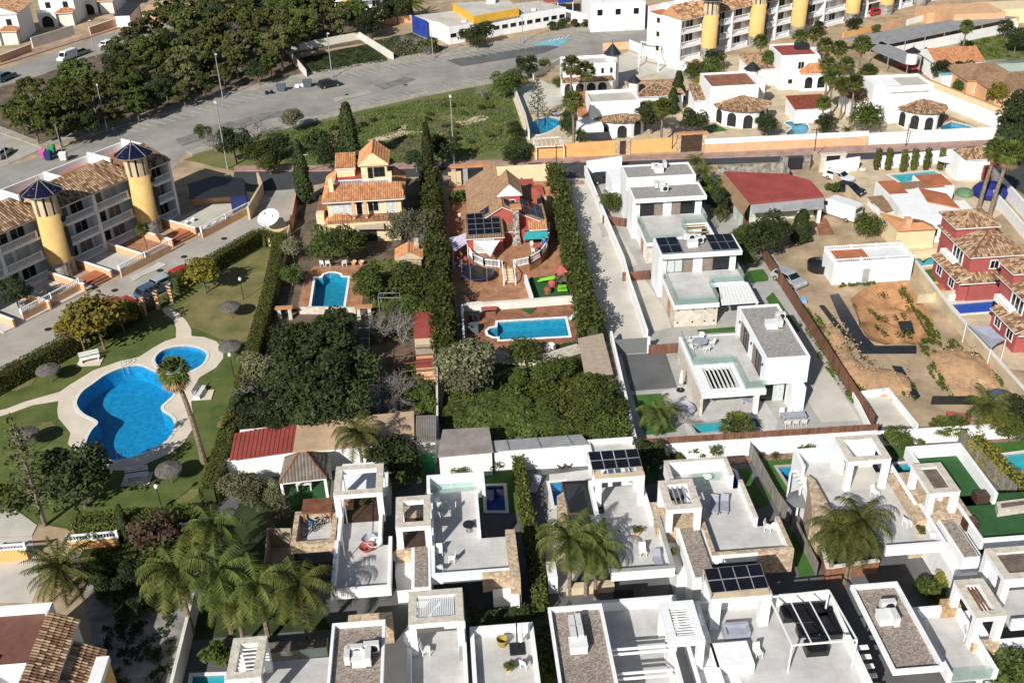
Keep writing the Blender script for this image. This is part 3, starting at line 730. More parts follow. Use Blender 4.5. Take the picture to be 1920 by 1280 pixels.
# ---------------------------------------------------------------- ground
sheet('ground',[(-700,-60),(700,-60),(700,900),(-700,900)],dirt,world=True,z=0)
S('boulevard',[(-60,330),(60,300),(115,277),(200,246),(420,184),(560,152),(850,102),(1000,77),(1170,47),(1310,14),(1500,-25),(1560,-20),(1235,84),(1060,118),(950,145),(800,172),(640,208),(500,242),(350,285),(300,345),(-60,480)],asph,1)
S('side_street',[(-40,148),(60,112),(150,82),(260,46),(370,14),(420,30),(300,60),(190,98),(80,142),(-40,190)],asph,1)
S('street_corner',[(-60,285),(0,250),(78,278),(40,300),(-60,335)],lane,2)
S('resurfaced_bays',K(480,0,4,[(1430,452),(1540,500),(2160,400),(2270,355),(2240,330)]),asphn,2)
S('blue_bay',K(960,0,4,[(150,340),(300,290),(445,292),(350,350)]),bluep,3)
S('front_street',[(440,322),(600,322),(850,314),(1060,306),(1440,294),(1800,280),(1900,277),(2000,270),(2060,400),(1930,372),(1860,325),(1840,293),(1440,305),(1060,321),(850,329),(640,338),(540,356),(430,362)],asphd,2)
S('concrete_lane',[(540,350),(566,362),(535,420),(480,440),(400,486),(270,552),(0,695),(-80,740),(-80,670),(0,628),(230,518),(380,440),(478,392),(480,350)],lane,1)
S('vacant_meadow',rough([(345,300),(420,262),(500,247),(640,213),(800,178),(950,150),(965,180),(985,240),(1000,300),(850,306),(585,316),(440,320)]),wild,1)
S('brown_patch',rough([(540,262),(590,255),(620,262),(580,280),(545,276)]),dirtb,2)
S('brown_patch',rough([(880,205),(930,195),(950,205),(900,218)]),dirtb,2)
S('brown_patch',rough([(640,240),(690,228),(700,236),(650,250)]),dirtb,3)
S('bare_path',rough([(688,262),(720,254),(750,243),(758,232),(764,235),(757,246),(800,248),(770,252),(728,262),(690,268)]),sandw,2)
S('bare_path',rough([(815,250),(845,240),(855,228),(905,217),(920,222),(895,230),(870,236),(850,248),(825,254)]),sandw,2)
S('bare_path',rough([(606,266),(632,258),(622,268)]),sandw,2)
S('brown_patch',rough([(700,275),(745,262),(790,262),(770,282),(720,290)]),dirtb,2)
S('brown_patch',rough([(815,235),(840,228),(860,232),(850,246),(820,250)]),dirtb,3)
S('concrete_pad',[(1634,800),(1604,741),(1664,733),(1718,798)],concr,2)
S('walled_lot_grass',rough([(560,108),(690,82),(738,116),(590,142)]),wildd,1)
S('scrub_lot',rough([(700,75),(770,62),(850,95),(742,112)]),wildd,1)
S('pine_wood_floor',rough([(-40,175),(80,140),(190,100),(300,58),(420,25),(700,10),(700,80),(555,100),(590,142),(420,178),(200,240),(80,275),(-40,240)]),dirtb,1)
S('garden_lawn',[(-60,745),(0,700),(120,645),(300,555),(400,498),(490,462),(530,462),(505,560),(445,770),(400,900),(372,972),(130,992),(-60,960)],lawn,1)
S('dry_lawn',[(310,600),(400,520),(490,468),(524,470),(500,560),(470,640),(425,640),(350,610)],lawn2,2)
for q in ([(60,800),(90,790),(110,800),(80,815)],[(420,560),(450,550),(465,575),(435,590)],[(395,640),(420,640),(418,665),(400,660)],[(330,930),(370,915),(375,930),(340,945)],[(20,720),(60,705),(70,715),(30,735)],[(410,780),(430,770),(428,800),(412,805)]): S('worn_patch',rough(q,4,3),lawn2,2)
dk=K(0,560,4,[(1215,80),(1260,62),(1340,110),(1400,170),(1435,230),(1437,282),(1530,290),(1620,320),(1675,380),(1675,450),(1620,520),(1500,590),(1465,640),(1430,730),(1440,820),(1455,900),(1445,980),(1380,1080),(1280,1160),(1100,1240),(950,1290),(790,1290),(700,1210),(640,1230),(560,1140),(510,1090),(530,1010),(500,970),(440,900),(430,840),(440,770),(250,800),(70,865),(-260,960),(-260,880),(40,830),(200,770),(450,700),(520,650),(700,540),(900,470),(1040,440),(1150,370),(1240,320),(1320,295),(1322,225),(1300,160),(1240,120)])
S('pool_deck',dk,decks,3)
# plots
S('villa_plot',[(560,395),(640,330),(760,330),(830,360),(822,560),(820,800),(440,860),(505,570)],dirtb,1)
S('terracotta_terrace',K(480,260,4,[(310,1270),(370,1020),(440,960),(830,950),(790,1290)]),cotto,2)
S('kitchen_garden',[(690,490),(780,480),(790,600),(700,620)],wild,2)
S('red_villa_plot',[(845,345),(1030,335),(1060,480),(1108,640),(1005,668),(870,640),(842,460)],cotto,1)
S('red_pool_terrace',K(820,440,6.4,[(330,840),(700,880),(1660,830),(1820,1180),(1760,1290),(400,1330)]),cottod,2)
S('play_lawn',K(820,440,6.4,[(1110,520),(1640,480),(1680,720),(1110,770)]),turfd,2)
S('orchard_grass',rough([(835,655),(1000,668),(1100,625),(1190,815),(830,850)]),wildd,1)
S('orchard_grass',rough([(845,740),(960,690),(1030,670),(1100,700),(1120,800),(900,825)]),wild,2)
S('driveway',[(1040,335),(1097,322),(1130,400),(1180,540),(1214,640),(1150,650),(1128,600),(1090,470)],concr,2)
S('asphalt_apron',[(1060,308),(1150,304),(1098,335),(1050,335)],asphd,3)
S('pink_crossing',K(960,260,4,[(400,320),(535,315),(550,345),(440,350)]),pavep,3)
S('modern_plot',[(1097,322),(1330,318),(1480,520),(1635,795),(1190,830),(1140,640),(1214,640)],tgrey,1)
S('white_gravel_strip',K(960,260,4,[(740,710),(800,700),(950,950),(840,970)]),concr,2)
S('white_gravel_strip',K(960,260,4,[(860,1060),(990,1050),(1150,1280),(1200,1420),(1060,1450),(970,1280)]),concr,2)
S('grey_drive',K(960,560,4,[(825,425),(1150,405),(1240,670),(890,695)]),asphn,3)
S('pool_terrace',K(960,560,4,[(1120,700),(1300,640),(1900,780),(2000,930),(1960,1010),(1330,1050),(1200,760)]),tfloor,2)
S('patio',[(1030,890),(1110,880),(1120,1010),(1060,1110),(1020,1110)],tfloor,3)
S('lawn_strip',K(960,560,4,[(905,725),(1115,712),(1235,1000),(1000,1025)]),turf,2)
S('lawn_strip',K(960,560,4,[(1385,235),(1670,212),(1680,250),(1405,265)]),turf,2)
S('lawn_strip',K(1180,420,7.11,[(1500,640),(1780,605),(1850,700),(1850,760),(1620,790)]),turf,3)
S('lawn_strip',[(1436,560),(1449,548),(1500,620),(1478,640)],turf,3)
S('side_yard',K(1440,560,4,[(430,500),(690,915),(400,930),(290,760)]),concr,2)
S('sand_lot',[(1345,320),(1530,300),(1640,430),(1685,490),(1775,612),(1915,760),(1860,800),(1640,795),(1480,520)],dirt,1)
S('yard_paving',K(1440,260,4,[(350,580),(440,600),(500,720),(380,730)]),cottod,2)
S('bungalow_court',[(1530,300),(1850,290),(1880,400),(1730,490),(1640,400)],sandw,1)
S('bungalow_court',K(1440,260,4,[(990,800),(1320,780),(1300,880),(1050,890)]),sandw,2)
S('red_house_garden',[(1684,468),(1800,458),(1960,600),(1960,700),(1880,690)],sandw,1)
S('lawn_strip',K(1440,260,4,[(1160,990),(1290,970),(1330,1060),(1210,1080)]),turf,2)
S('villa_gardens',[(960,180),(1060,150),(1240,90),(1420,110),(1700,140),(1890,235),(1870,262),(1600,268),(1310,282),(1000,298)],sandw,1)
S('white_gravel_court',K(960,0,4,[(20,690),(200,590),(400,700),(420,770),(60,860)]),concr,2)
S('white_gravel_court',K(960,0,4,[(780,440),(880,385),(1290,550),(1250,620),(1050,560),(800,640)]),concr,2)
S('lawn_strip',K(960,0,4,[(920,760),(1080,720),(1200,860),(1000,900),(930,830)]),turfd,2)
S('lawn_strip',K(960,0,4,[(1420,960),(1520,930),(1620,980),(1480,1000)]),turf,2)
S('tan_terrace',K(1440,0,4,[(-30,840),(180,800),(340,920),(380,1020),(60,1050),(-120,940)]),sandw,2)
S('pool_terrace',K(1440,0,4,[(1200,890),(1330,860),(1600,970),(1250,1000)]),cotto,2)
S('farm_grass',[(1800,75),(1960,60),(1960,125),(1810,110)],wild,1)
S('cube_house_plots',[(420,885),(810,835),(1190,825),(1640,800),(1960,800),(1960,1320),(320,1320),(350,1150)],asphn,1)  # dark asphalt whose tone also carries the shade of the alleys
S('left_cube_garden',[(480,900),(620,880),(540,1000),(620,1180),(350,1200),(440,960)],wildd,2)
S('planting_bed',[(1240,868),(1400,855),(1600,838),(1600,850),(1400,868),(1250,882)],barkch,2)
S('planting_bed',[(1640,825),(1800,815),(1960,822),(1960,832),(1800,828),(1645,840)],barkch,2)
S('lawn_strip',[(1415,855),(1520,848),(1560,905),(1500,960),(1480,935),(1440,940)],turf,3)
S('lawn_strip',[(1385,880),(1400,878),(1440,945),(1420,955)],turf,3)
S('lawn_strip',[(1660,840),(1705,837),(1703,860),(1658,864)],turf,3)
S('lawn_strip',[(1830,835),(1960,822),(1960,845),(1870,850),(1850,850)],turf,3)
S('lawn_strip',[(1790,880),(1835,880),(1860,930),(1840,935)],turf,3)
S('dark_lawn',[(1200,850),(1240,846),(1235,905),(1205,910)],turfd,3)
S('dark_lawn',[(790,895),(910,890),(975,880),(980,960),(910,960),(800,950)],turf,3)
S('lawn_strip',[(1472,990),(1490,1000),(1530,1075),(1500,1085)],turf,3)
S('wild_garden',rough([(130,1005),(360,985),(430,965),(360,1130),(330,1300),(190,1300),(160,1100)]),dirtg,1)
S('wild_garden',rough([(150,1020),(350,990),(400,985),(340,1080),(220,1110),(160,1080)]),wildd,2)
S('left_drive',[(-60,1010),(60,1005),(75,1090),(60,1130),(-60,1130)],concr,1)
S('left_path',[(-60,940),(0,935),(70,985),(60,1005),(-60,1010)],concr,2)
for pts,m in (([(330,262),(420,232),(500,212),(560,205),(570,212),(500,225),(400,256),(340,275)],asphn),([(700,160),(760,145),(780,150),(720,168)],asphn),([(150,300),(210,282),(230,290),(165,312)],lane),([(620,185),(690,170),(700,176),(630,192)],lane),([(240,520),(300,492),(312,498),(250,528)],concr),([(1120,420),(1150,415),(1160,440),(1130,446)],lane)): S('road_patch',rough(pts,3,2),mat('worn_patch',(.22,.21,.19),.92,.2,.6,.05,9,detail=8) if m is asphn else m,2)
for px,py in ((345,482),(300,508),(215,545),(90,618),(420,448),(650,178),(760,160),(480,262),(1000,112),(700,306+4),(1200,312)):
 x,y=g(px,py); o=MB().cyl(x,y,.06,.085,.4,n=14).build('manhole_cover',metald); o['kind']='structure'
# ---------------------------------------------------------------- pavements (raised)
slab('pavement',[(-60,250),(0,238),(78,268),(200,232),(420,172),(560,141),(850,91),(1000,68),(1170,38),(1310,6),(1500,-35),(1500,-28),(1310,14),(1170,47),(1000,77),(850,102),(560,152),(420,184),(200,246),(78,278),(0,250),(-60,262)],pave)
slab('pavement',[(350,285),(500,242),(640,208),(800,172),(950,145),(1060,118),(1060,124),(950,152),(800,180),(640,216),(500,251),(420,275),(360,292)],pave)
slab('pavement',[(-40,120),(0,118),(200,55),(330,15),(330,20),(200,61),(0,124),(-40,130)],pavep)
slab('pavement',[(440,313),(600,312),(850,305),(990,299),(1060,297),(1440,285),(1600,275),(1880,263),(1880,276),(1800,280),(1440,294),(1060,306),(850,314),(600,322),(440,322)],pavep)
slab('pavement',[(850,329),(1000,323),(1040,322),(1040,326),(1000,328),(850,334)],pavep)
# ---------------------------------------------------------------- road markings
mk=MB()
def stripes(a,b,d0,n,z):
 A=Vector(g(*a));B=Vector(g(*b)); D=Vector(g(*d0[1]))-Vector(g(*d0[0]))
 for i in range(n):
  p=A+(B-A)*(i/(n-1)); q=p+D; s=Vector((D.y,-D.x)).normalized()*.07
  mk.add([(*(p+s),z),(*(p-s),z),(*(q-s),z),(*(q+s),z)],[(3,2,1,0)] if (q-p).cross(s)>0 else [(0,1,2,3)])
stripes((210,247),(560,153),((210,247),(240,254)),22,.105)
stripes((640,140),(850,103),((640,144),(664,151)),16,.105)
stripes((860,101),(1000,78),((900,95),(928,103)),11,.105)
stripes((1060,71),(1220,36),((1100,60),(1132,68)),12,.105)
stripes((500,240),(640,207),((525,203),(548,208)),12,.105)
stripes((650,205),(940,146),((650,205),(630,201)),22,.105)
for i in range(5):
 a=(1026+i*8,81-i*2)
 mk.add([(*g(*p),.106) for p in ((a[0],a[1]),(a[0]+3,a[1]),(a[0]+10,a[1]-6),(a[0]+7,a[1]-6))],[(0,1,2,3)])
o=mk.build('road_markings',paint); o['kind']='structure'
build_pools()
# ---------------------------------------------------------------- apartment blocks with yellow stair towers
def local(name,label,cat,A,ang,group=None):
 t=thing(name,label,cat,(0,0,0),0,group); t['_p']=1; return t,(A[0],A[1],0),ang
def settle(t,loc,ang):
 del t['_p']; t.location=loc; t.rotation_euler.z=ang
def tower_part(t,u,v,detail=True,zb=8.6):
 b=MB().lathe(u,v,[(1.6,0),(1.6,2.2)],20); b.build('tower_base',stoned,t)
 b=MB().lathe(u,v,[(1.62,2.2),(1.62,zb),(1.4,zb+.02)],20); o=b.build('tower',ochre,t,smooth=True)
 for i in range(10):
  a=2*math.pi*i/10; x,y=u+1.36*math.cos(a),v+1.36*math.sin(a); q=MB(); 
  d=Vector((math.cos(a),math.sin(a))); s=Vector((-d.y,d.x))*.3; c=Vector((x,y))
  q.prism([tuple(c+s-d*.1),tuple(c-s-d*.1),tuple(c-s+d*.15),tuple(c+s+d*.15)],zb+.02,zb+2.9); q.build('column',sandw,o)
 MB().cyl(u,v,zb+.02,zb+2.9,1.1,n=12).build('core',interior,o)
 MB().lathe(u,v,[(1.7,zb+2.85),(2.45,zb+2.8),(2.45,zb+2.9)],20).build('eaves',greyw,o)
 r=MB()
 for i in range(16):
  a0,a1=2*math.pi*i/16,2*math.pi*(i+1)/16
  P=[(u+2.5*math.cos(a0),v+2.5*math.sin(a0),zb+2.85),(u+2.5*math.cos(a1),v+2.5*math.sin(a1),zb+2.85),(u,v,zb+4.4)]
  for j in range(6):
   k0,k1=j/6,(j+1)/6; f=lambda p,k,dz:tuple(Vector(p)*(1-k)+Vector(P[2])*k+Vector((0,0,dz)))
   r.add([f(P[0],k0,.05),f(P[1],k0,.05),f(P[1],k1,.0),f(P[0],k1,.0)],[(0,1,2,3)])
 c=r.build('cone_roof',navy if detail else metald,o); hp=MB()
 for i in range(7): a=2*math.pi*i/7+.2; hp.tube([(u+2.46*math.cos(a),v+2.46*math.sin(a),zb+2.93),(u,v,zb+4.45)],.04,4)
 hp.cyl(u,v,zb+4.3,zb+5.1,.12,.02,6); hp.build('hip_ribs',greyw if detail else metald,o)
 MB().box(u+.6,v-1.62,2.6,u+1.15,v-1.2,6.6).build('slot_window',interior,o); MB().tube([(u+.9,v-1.5,7.7),(u+.9,v-1.2,7.7)],.4,10).build('round_window',interior,o)
def apartment(label,A,ang,u0,u1,towers,depth=12,floors=3,end_w=False,group='apartment blocks with yellow stair towers',detail=True,tile=None,name='apartment_building',awn=()):
 t,loc,ang=local(name,label,'apartment block',A,ang,group); fz=[0.3,3.05,5.8]; ze=8.5; V0=2.6
 tile=tile or TILEM
 MB().box(u0,V0+1.7,0,u1,depth,8.3).build('wall',white,t)
 edges=[u0]+list(towers)+[u1]
 for z in fz: MB().box(u0,V0-.15,z-.28 if z>1 else 0,u1,V0+1.7,z).build('balcony_floor',white,t)
 for a,b in zip(edges,edges[1:]):
  a2=a+(1.7 if a in towers else 0); b2=b-(1.7 if b in towers else 0)
  if b2-a2<1: continue
  mids=[a2,(a2+b2)/2,b2] if b2-a2>7 else [a2,b2]
  for p in mids[1:-1]+([a] if a==u0 else [])+([b] if b==u1 else []):
   p=min(max(p,u0+.2),u1-.2); MB().box(p-.2,V0-.25,0,p+.2,V0+1.75,ze-.1).build('pillar',white,t)
  for c,d in zip(mids,mids[1:]):
   for z in fz:
    balustrade(t,(c+.2,V0-.05),(d-.2,V0-.05),z,.95,posts=9,step=.26 if detail else .4,bw=.13)
    for k in (.28,.72): opening(t,(c,V0+1.7),(d,V0+1.7),k,z+.05,min(2,(d-c)*.4),2.1,metalw,random.choice([dkglass,dkglass,interior,curtain,taup]),'balcony_door',1)
 for a,b in zip(edges,edges[1:]):
  m=(a+b)/2; R=MB(); w=b-a
  if w<3: continue
  A_,B_,C_,D_=(a,V0-.6,ze),(b,V0-.6,ze),(b-w*.12,6.2,10.4),(a+w*.12,6.2,10.4)
  tile_plane(R,[A_,B_,C_,D_],.34 if detail else .5,.5)
  tile_plane(R,[(a,V0-.6,ze),(a+w*.12,6.2,10.4),(a+w*.02,8,8.6)][::-1],.34,.5); tile_plane(R,[(b,V0-.6,ze),(b-w*.02,8,8.6),(b-w*.12,6.2,10.4)],.34,.5)
  tile_plane(R,[(b-w*.02,8,8.6),(a+w*.02,8,8.6),D_,C_],.34,.5); R.build('tiled_roof',tile,t,kind='stuff')
  MB().box(a+.1,V0-.55,ze-.22,b-.1,8,ze-.06).build('eaves',offw,t)
  MB().box(a+.15,8.1,8.3,b-.15,depth-.3,8.36).build('roof_terrace',orroof,t)
  if w>6: MB().box(m-.12,8,8.3,m+.12,depth-.25,9.6).build('party_wall',white,t)
  MB().box(b-.12,7,8.3,b+.12,depth-.26,9.9).build('party_wall',white,t)
 MB().box(u0,depth-.25,8.3,u1,depth,9.4).build('rear_parapet',white,t)
 for u in towers: tower_part(t,u,V0-.7,detail)
 if end_w:
  for z in (1.2,4.0,6.7): opening(t,(u0,depth),(u0,V0),.35,z,1.0,1.1,ochre,dkglass,'window',0)
 for c,z in awn: MB().add([(c-1.5,V0+.1,z+2.3),(c+1.5,V0+.1,z+2.3),(c+1.5,V0-1.2,z+1.6),(c-1.5,V0-1.2,z+1.6)],[(0,1,2,3),(3,2,1,0)]).build('awning',canvasw,t)
 settle(t,loc,ang); return t
A=g(140,520); B=g(302,440); ANG=math.atan2(B[1]-A[1],B[0]-A[0])
apartment('long cream apartment block with two blue coned yellow towers beside the concrete lane',A,ANG,-18,20.2,[-14.3,0,14.3])
A2=g(1340,112); B2=g(1608,45); ANG2=math.atan2(B2[1]-A2[1],B2[0]-A2[0]); L2=math.hypot(B2[0]-A2[0],B2[1]-A2[1])
apartment('white apartment block with yellow towers and white end wall above the turreted villas',A2,ANG2,-7.5,L2*1.9,[0,L2*.31,L2*.60,L2,L2*1.27,L2*1.55],end_w=True,detail=False,tile=TILE,awn=((L2*1.13,3),))
A3=g(575,34); B3=g(655,30); ANG3=math.atan2(B3[1]-A3[1],B3[0]-A3[0]); L3=math.hypot(B3[0]-A3[0],B3[1]-A3[1])
apartment('white apartment block with yellow towers seen beyond the top of the pine wood',A3,ANG3,-12,L3+8,[0,L3],detail=False,awn=((L3*.55,0),))
# ---------------------------------------------------------------- school at the top
def bl(t,nl,fr,zt,zb=0,m=white,name='wall'):
 x0,y0,x1,y1=rc(nl,fr,zt); MB().box(x0,y0,zb,x1,y1,zt).build(name,m,t); return x0,y0,x1,y1
def poly_block(t,pts,zt,zb,m,name='wall',roof=None,rn='roof'):
 P=Q(pts,zt); MB().prism(P,zb,zt).build(name,m,t)
 if roof: MB().prism(offset(P if sum(P[i][0]*P[(i+1)%len(P)][1]-P[(i+1)%len(P)][0]*P[i][1] for i in range(len(P)))>0 else P[::-1],-.25),zt+.003,zt+.05).build(rn,roof,t)
 return P
def face_windows(t,a,b,n,z0,w,h,m=0,fr=metalw,pn=dkglass,name='window'):
 for i in range(n): opening(t,a,b,(i+.5)/n,z0,w,h,fr,pn,name,m)
t=thing('school_building','low white school with blue end wall and orange yellow upper block beside the boulevard','school',(*g(900,70),0))
P=poly_block(t,[(841,52),(1061,14),(1010,2),(772,30),(802,39),(822,43)],3.6,0,white,roof=concr)
face_windows(t,P[0],P[1],14,1.3,1.6,1.0) if P[0][0]<P[1][0] else face_windows(t,P[1],P[0],14,1.3,1.6,1.0)
bq=Q([(772,30),(800,41)],3.62); a,b=Vector(bq[0]),Vector(bq[1]); d=(b-a).normalized()*.06; s=Vector((d.y,-d.x))
MB().prism([tuple(a+s),tuple(a-s*2),tuple(b-s*2),tuple(b+s)],0,3.8).build('blue_wall',blue,t)
poly_block(t,[(888,31),(973,16),(955,0),(848,6)],5.2,3.6,ybld,'upper_block',concr)
for p in ((905,35),(940,27),(870,41),(1000,20)): x,y=g(*p,3.7); MB().box(x-.5,y-.4,3.65,x+.5,y+.4,4.2).build('roof_unit',acgrey,t)
x,y=g(920,5,5.3); MB().box(x-1,y-1,5.2,x+1,y+1,6.6).build('roof_unit',acgrey,t)
wallline([(720,47),(772,42),(850,66)],1.6,.2,peach,'low peach wall beside the blue end of the school')
t=thing('play_structure','red and blue canopies behind the white school','canopy',(*g(1060,5),0))
for c,px in ((cushr,1032),(blue,1060)):
 q=Q([(px-14,6),(px+14,3),(px+14,-10),(px-14,-8)],3); MB().prism(q,2.9,3.0).build('canopy',c,t)
 for a in q: MB().box(a[0]-.08,a[1]-.08,0,a[0]+.08,a[1]+.08,2.9).build('post',metalw,t)
t=thing('villa','white villa with brown porch roof and garage door behind the school wall','house',(*g(1150,40),0))
x0,y0,x1,y1=bl(t,(1108,8),(1188,-25),6,0); face_windows(t,(x0,y0),(x1,y0),3,3.4,1.3,1.4); x0,y0,x1,y1=bl(t,(1126,24),(1160,17),3,0,ochre,'garage'); MB().box(x0-.3,y0-.3,3,x1+.3,y1+.2,3.2).build('porch_roof',TILEB,t)
x0,y0,x1,y1=bl(t,(1155,28),(1175,22),2.8,0,white,'garage'); opening(t,(x0,y0),(x1,y0),.5,0,2.3,2.2,metalw,plas,'garage_door',0)
wallline([(1062,18),(1146,38)],2.2,.25,white,'long white wall right of the school',zm=2.2); wallline([(1180,36),(1300,10)],2,.25,peach,'peach wall along the top pavement of the boulevard')
# ---------------------------------------------------------------- townhouses in the upper left corner
for i,(px,py,lab) in enumerate(((10,80,'white townhouse with arched porch cut by the left edge'),(115,45,'white townhouse with arched porch and tiled gable left of the pine wood'),(190,22,'shaded white townhouse beside the carport at the top left'))):
 t=thing('townhouse',lab,'house',(*g(px,py),0),0,'white townhouses in the upper left'); ox,oy=g(px,py); rz=.55
 def LB(x0,y0,z0,x1,y1,z1,m,n): return MB().box(ox+x0,oy+y0,z0,ox+x1,oy+y1,z1).build(n,m,t)
 LB(-4,0,0,4,9,6.2,white,'wall'); LB(-4.2,-2.5,0,0,0,3.0,white,'porch'); hip_roof(t,ox-4,oy,ox+4,oy+9,6.25,1.8,TILE,.4,white,'gable','y'); hip_roof(t,ox+.2,oy-2.6,ox+4,oy-.1,3.1,.8,TILEO,.2,white,'hip','x')
 LB(.6,-2.3,0,3.8,0,3.0,offw,'porch_room')
 opening(t,(ox-4,oy),(ox+4,oy),2,3.7,1.2,1.4,taup,dkglass,'window',0); opening(t,(ox-4,oy),(ox+4,oy),6,3.7,1.2,1.4,taup,dkglass,'window',0)
 arch(t,(ox-4.2,oy-2.5),(ox,oy-2.5),2.1,0,2.6,2.5,interior); balustrade(t,(ox-4,oy-2.3),(ox-.2,oy-2.3),3.0,.9)
 bpy.context.view_layer.update()
t=thing('white_carport','white garage with flat roof at the edge of the pine wood','garage',(*g(235,25),0)); x0,y0,x1,y1=bl(t,(215,30),(262,8),2.8,0); MB().box(x0-.2,y0-.2,2.8,x1+.2,y1+.2,3).build('roof',metald,t)
one(MB().box(*(lambda q:(q[0],q[1],0,q[2],q[3],3))(rc((265,22),(312,8),3))),'shed',peach,'peach coloured shed at the edge of the pine wood','shed')
wallline([(0,120),(60,97)],1.6,.25,peach,'peach street wall at the left edge',cap=offw); wallline([(62,90),(140,66)],2.2,.25,offw,'tall grey white street wall before the townhouses')
wallline([(170,67),(230,46),(265,32)],1.8,.25,peach,'terracotta coloured street wall beside the pine wood',cap=white)
# ---------------------------------------------------------------- walls round the lots by the boulevard
wallline([(575,146),(538,100)],1.6,.22,offw,'stained white wall at the left of the overgrown lot'); wallline([(538,100),(675,74)],1.6,.22,offw,'white wall behind the overgrown lot'); wallline([(675,74),(738,114)],1.6,.22,offw,'sloping white wall right of the overgrown lot')
# street walls north of the dark street
wallline([(996,300),(1158,289)],2.3,.3,orangew,'long orange street wall with electric box'); wallline([(1176,288),(1278,283)],2.3,.3,orangew,'orange street wall between the stone doorway and garage gate')
t=thing('stone_gateway','stone framed brown door in the orange street wall','gateway',(*g(1167,289),0)); x,y=g(1167,289); MB().box(x-1.2,y-.25,0,x-.5,y+.25,2.7).build('pier',stone,t);MB().box(x+.5,y-.25,0,x+1.2,y+.25,2.7).build('pier',stone,t);MB().box(x-.5,y-.2,2.25,x+.5,y+.2,2.6).build('lintel',stone,t);MB().box(x-.5,y-.1,0,x+.5,y,2.25).build('door',woodd,t)
t=thing('garage_gate','brown sliding garage gate with stone piers and tiled lintel','gate',(*g(1295,284),0)); x,y=g(1295,284); MB().box(x-2.3,y-.3,0,x-1.7,y+.3,2.9).build('pier',stone,t);MB().box(x+1.7,y-.3,0,x+2.3,y+.3,2.9).build('pier',stone,t);MB().box(x-2.5,y-.4,2.9,x+2.5,y+.4,3.15).build('lintel',TILEO,t);MB().box(x-1.7,y-.1,0,x+1.7,y,2.7).build('gate_panel',woodd,t)
wallline([(1320,286),(1625,271)],1.4,.3,peach,'terracotta lower street wall right of the garage gate'); wallline([(1320,286),(1625,271)],.8,.26,white,'white upper band of the terracotta street wall',z0=1.402)
wallline([(1627,273),(1878,260)],2.0,.3,white,'tall bright white street wall at the upper right')
wallline([(1745,190),(1880,245)],2.3,.25,white,'white wall running up beside the small pale pool'); wallline([(1725,165),(1890,232)],2.0,.25,cream,'ochre banded boundary wall at the upper right',cap=TILEO)
wallline([(1180,92),(1290,140)],1.9,.25,white,'white wall below the apartment block end'); wallline([(965,180),(985,232),(992,262)],1.7,.25,offw,'pale side wall left of the oval pool'); wallline([(1130,95),(1180,92)],1.5,.25,peach,'peach wall at the back of the white gravel court')
wallline([(1055,118),(1000,150)],1.3,.2,offw,'low wall by the boulevard left of the first turret villa')
# ---------------------------------------------------------------- turreted villas
def half_porch(t,c,r,h,m=white,tile=TILEM,rh=1.3,n=10,arches=5):
 b=MB(); x,y=c
 P=[(x+r*math.cos(math.pi+math.pi*i/n),y+r*math.sin(math.pi+math.pi*i/n)) for i in range(n+1)]
 b.prism(P,0,h); b.build('porch',m,t); R=MB()
 for i in range(n):
  a,d=Vector(P[i]),Vector(P[i+1]); c2=Vector(c); a2=c2+(a-c2)*1.14; d2=c2+(d-c2)*1.14
  tile_plane(R,[(*a2,h),(*d2,h),(x,y,h+rh)],.34,.45)
 R.build('porch_roof',tile,t,kind='stuff')
 for i in range(arches):
  a=math.pi+math.pi*(i+.5)/arches; d=Vector((-math.sin(a),math.cos(a))); q=Vector(c)+Vector((math.cos(a),math.sin(a)))*r*.985
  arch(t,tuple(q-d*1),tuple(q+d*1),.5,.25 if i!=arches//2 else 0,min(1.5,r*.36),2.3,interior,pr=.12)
def turret(t,p,r,z0,z1,cone=1.9,m=white,rm=metald):
 x,y=p; MB().lathe(x,y,[(r,z0),(r,z1)],16).build('turret',m,t,smooth=True); o=MB().lathe(x,y,[(r*.95,z1),(r*1.35,z1),(0.02,z1+cone)],12).build('turret_roof',rm,t); MB().cyl(x,y,z1+cone-.2,z1+cone+.7,.08,.02,5).build('finial',metald,o)
def flat_box(t,nl,fr,zt,m=white,par=.5,rm=tfloor,th=.2):
 x0,y0,x1,y1=rc(nl,fr,zt); MB().box(x0,y0,0,x1,y1,zt-par).build('wall',m,t)
 for B in ((x0,y0,x1,y0+th),(x0,y1-th,x1,y1),(x0,y0+th,x0+th,y1-th),(x1-th,y0+th,x1,y1-th)): MB().box(B[0],B[1],zt-par,B[2],B[3],zt).build('parapet',m,t)
 MB().box(x0+th,y0+th,zt-par,x1-th,y1-th,zt-par+.04).build('roof',rm,t); return x0,y0,x1,y1
GV='white villas with turrets above the street'
t=thing('villa','white villa with round turret and arched porch beside the white gravel court','house',(*g(1110,180),0),0,GV)
x0,y0,x1,y1=flat_box(t,(1056,122),(1146,102),5.6); face_windows(t,(x0,y0),(x1,y0),6,3.7,.5,1.0,0,taup); turret(t,g(1147,164),1.2,0,6.3)
x0,y0,x1,y1=bl(t,(1056,155),(1142,138),2.9); shed_roof(t,[(x0-.2,y0-.4,2.9),(x1+.2,y0-.4,2.9),(x1,y1,3.6),(x0,y1,3.6)],TILEM)
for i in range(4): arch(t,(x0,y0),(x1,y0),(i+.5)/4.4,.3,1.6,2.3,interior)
t=thing('villa','white villa with half round tiled porch and black hut before it','house',(*g(1140,250),0),0,GV)
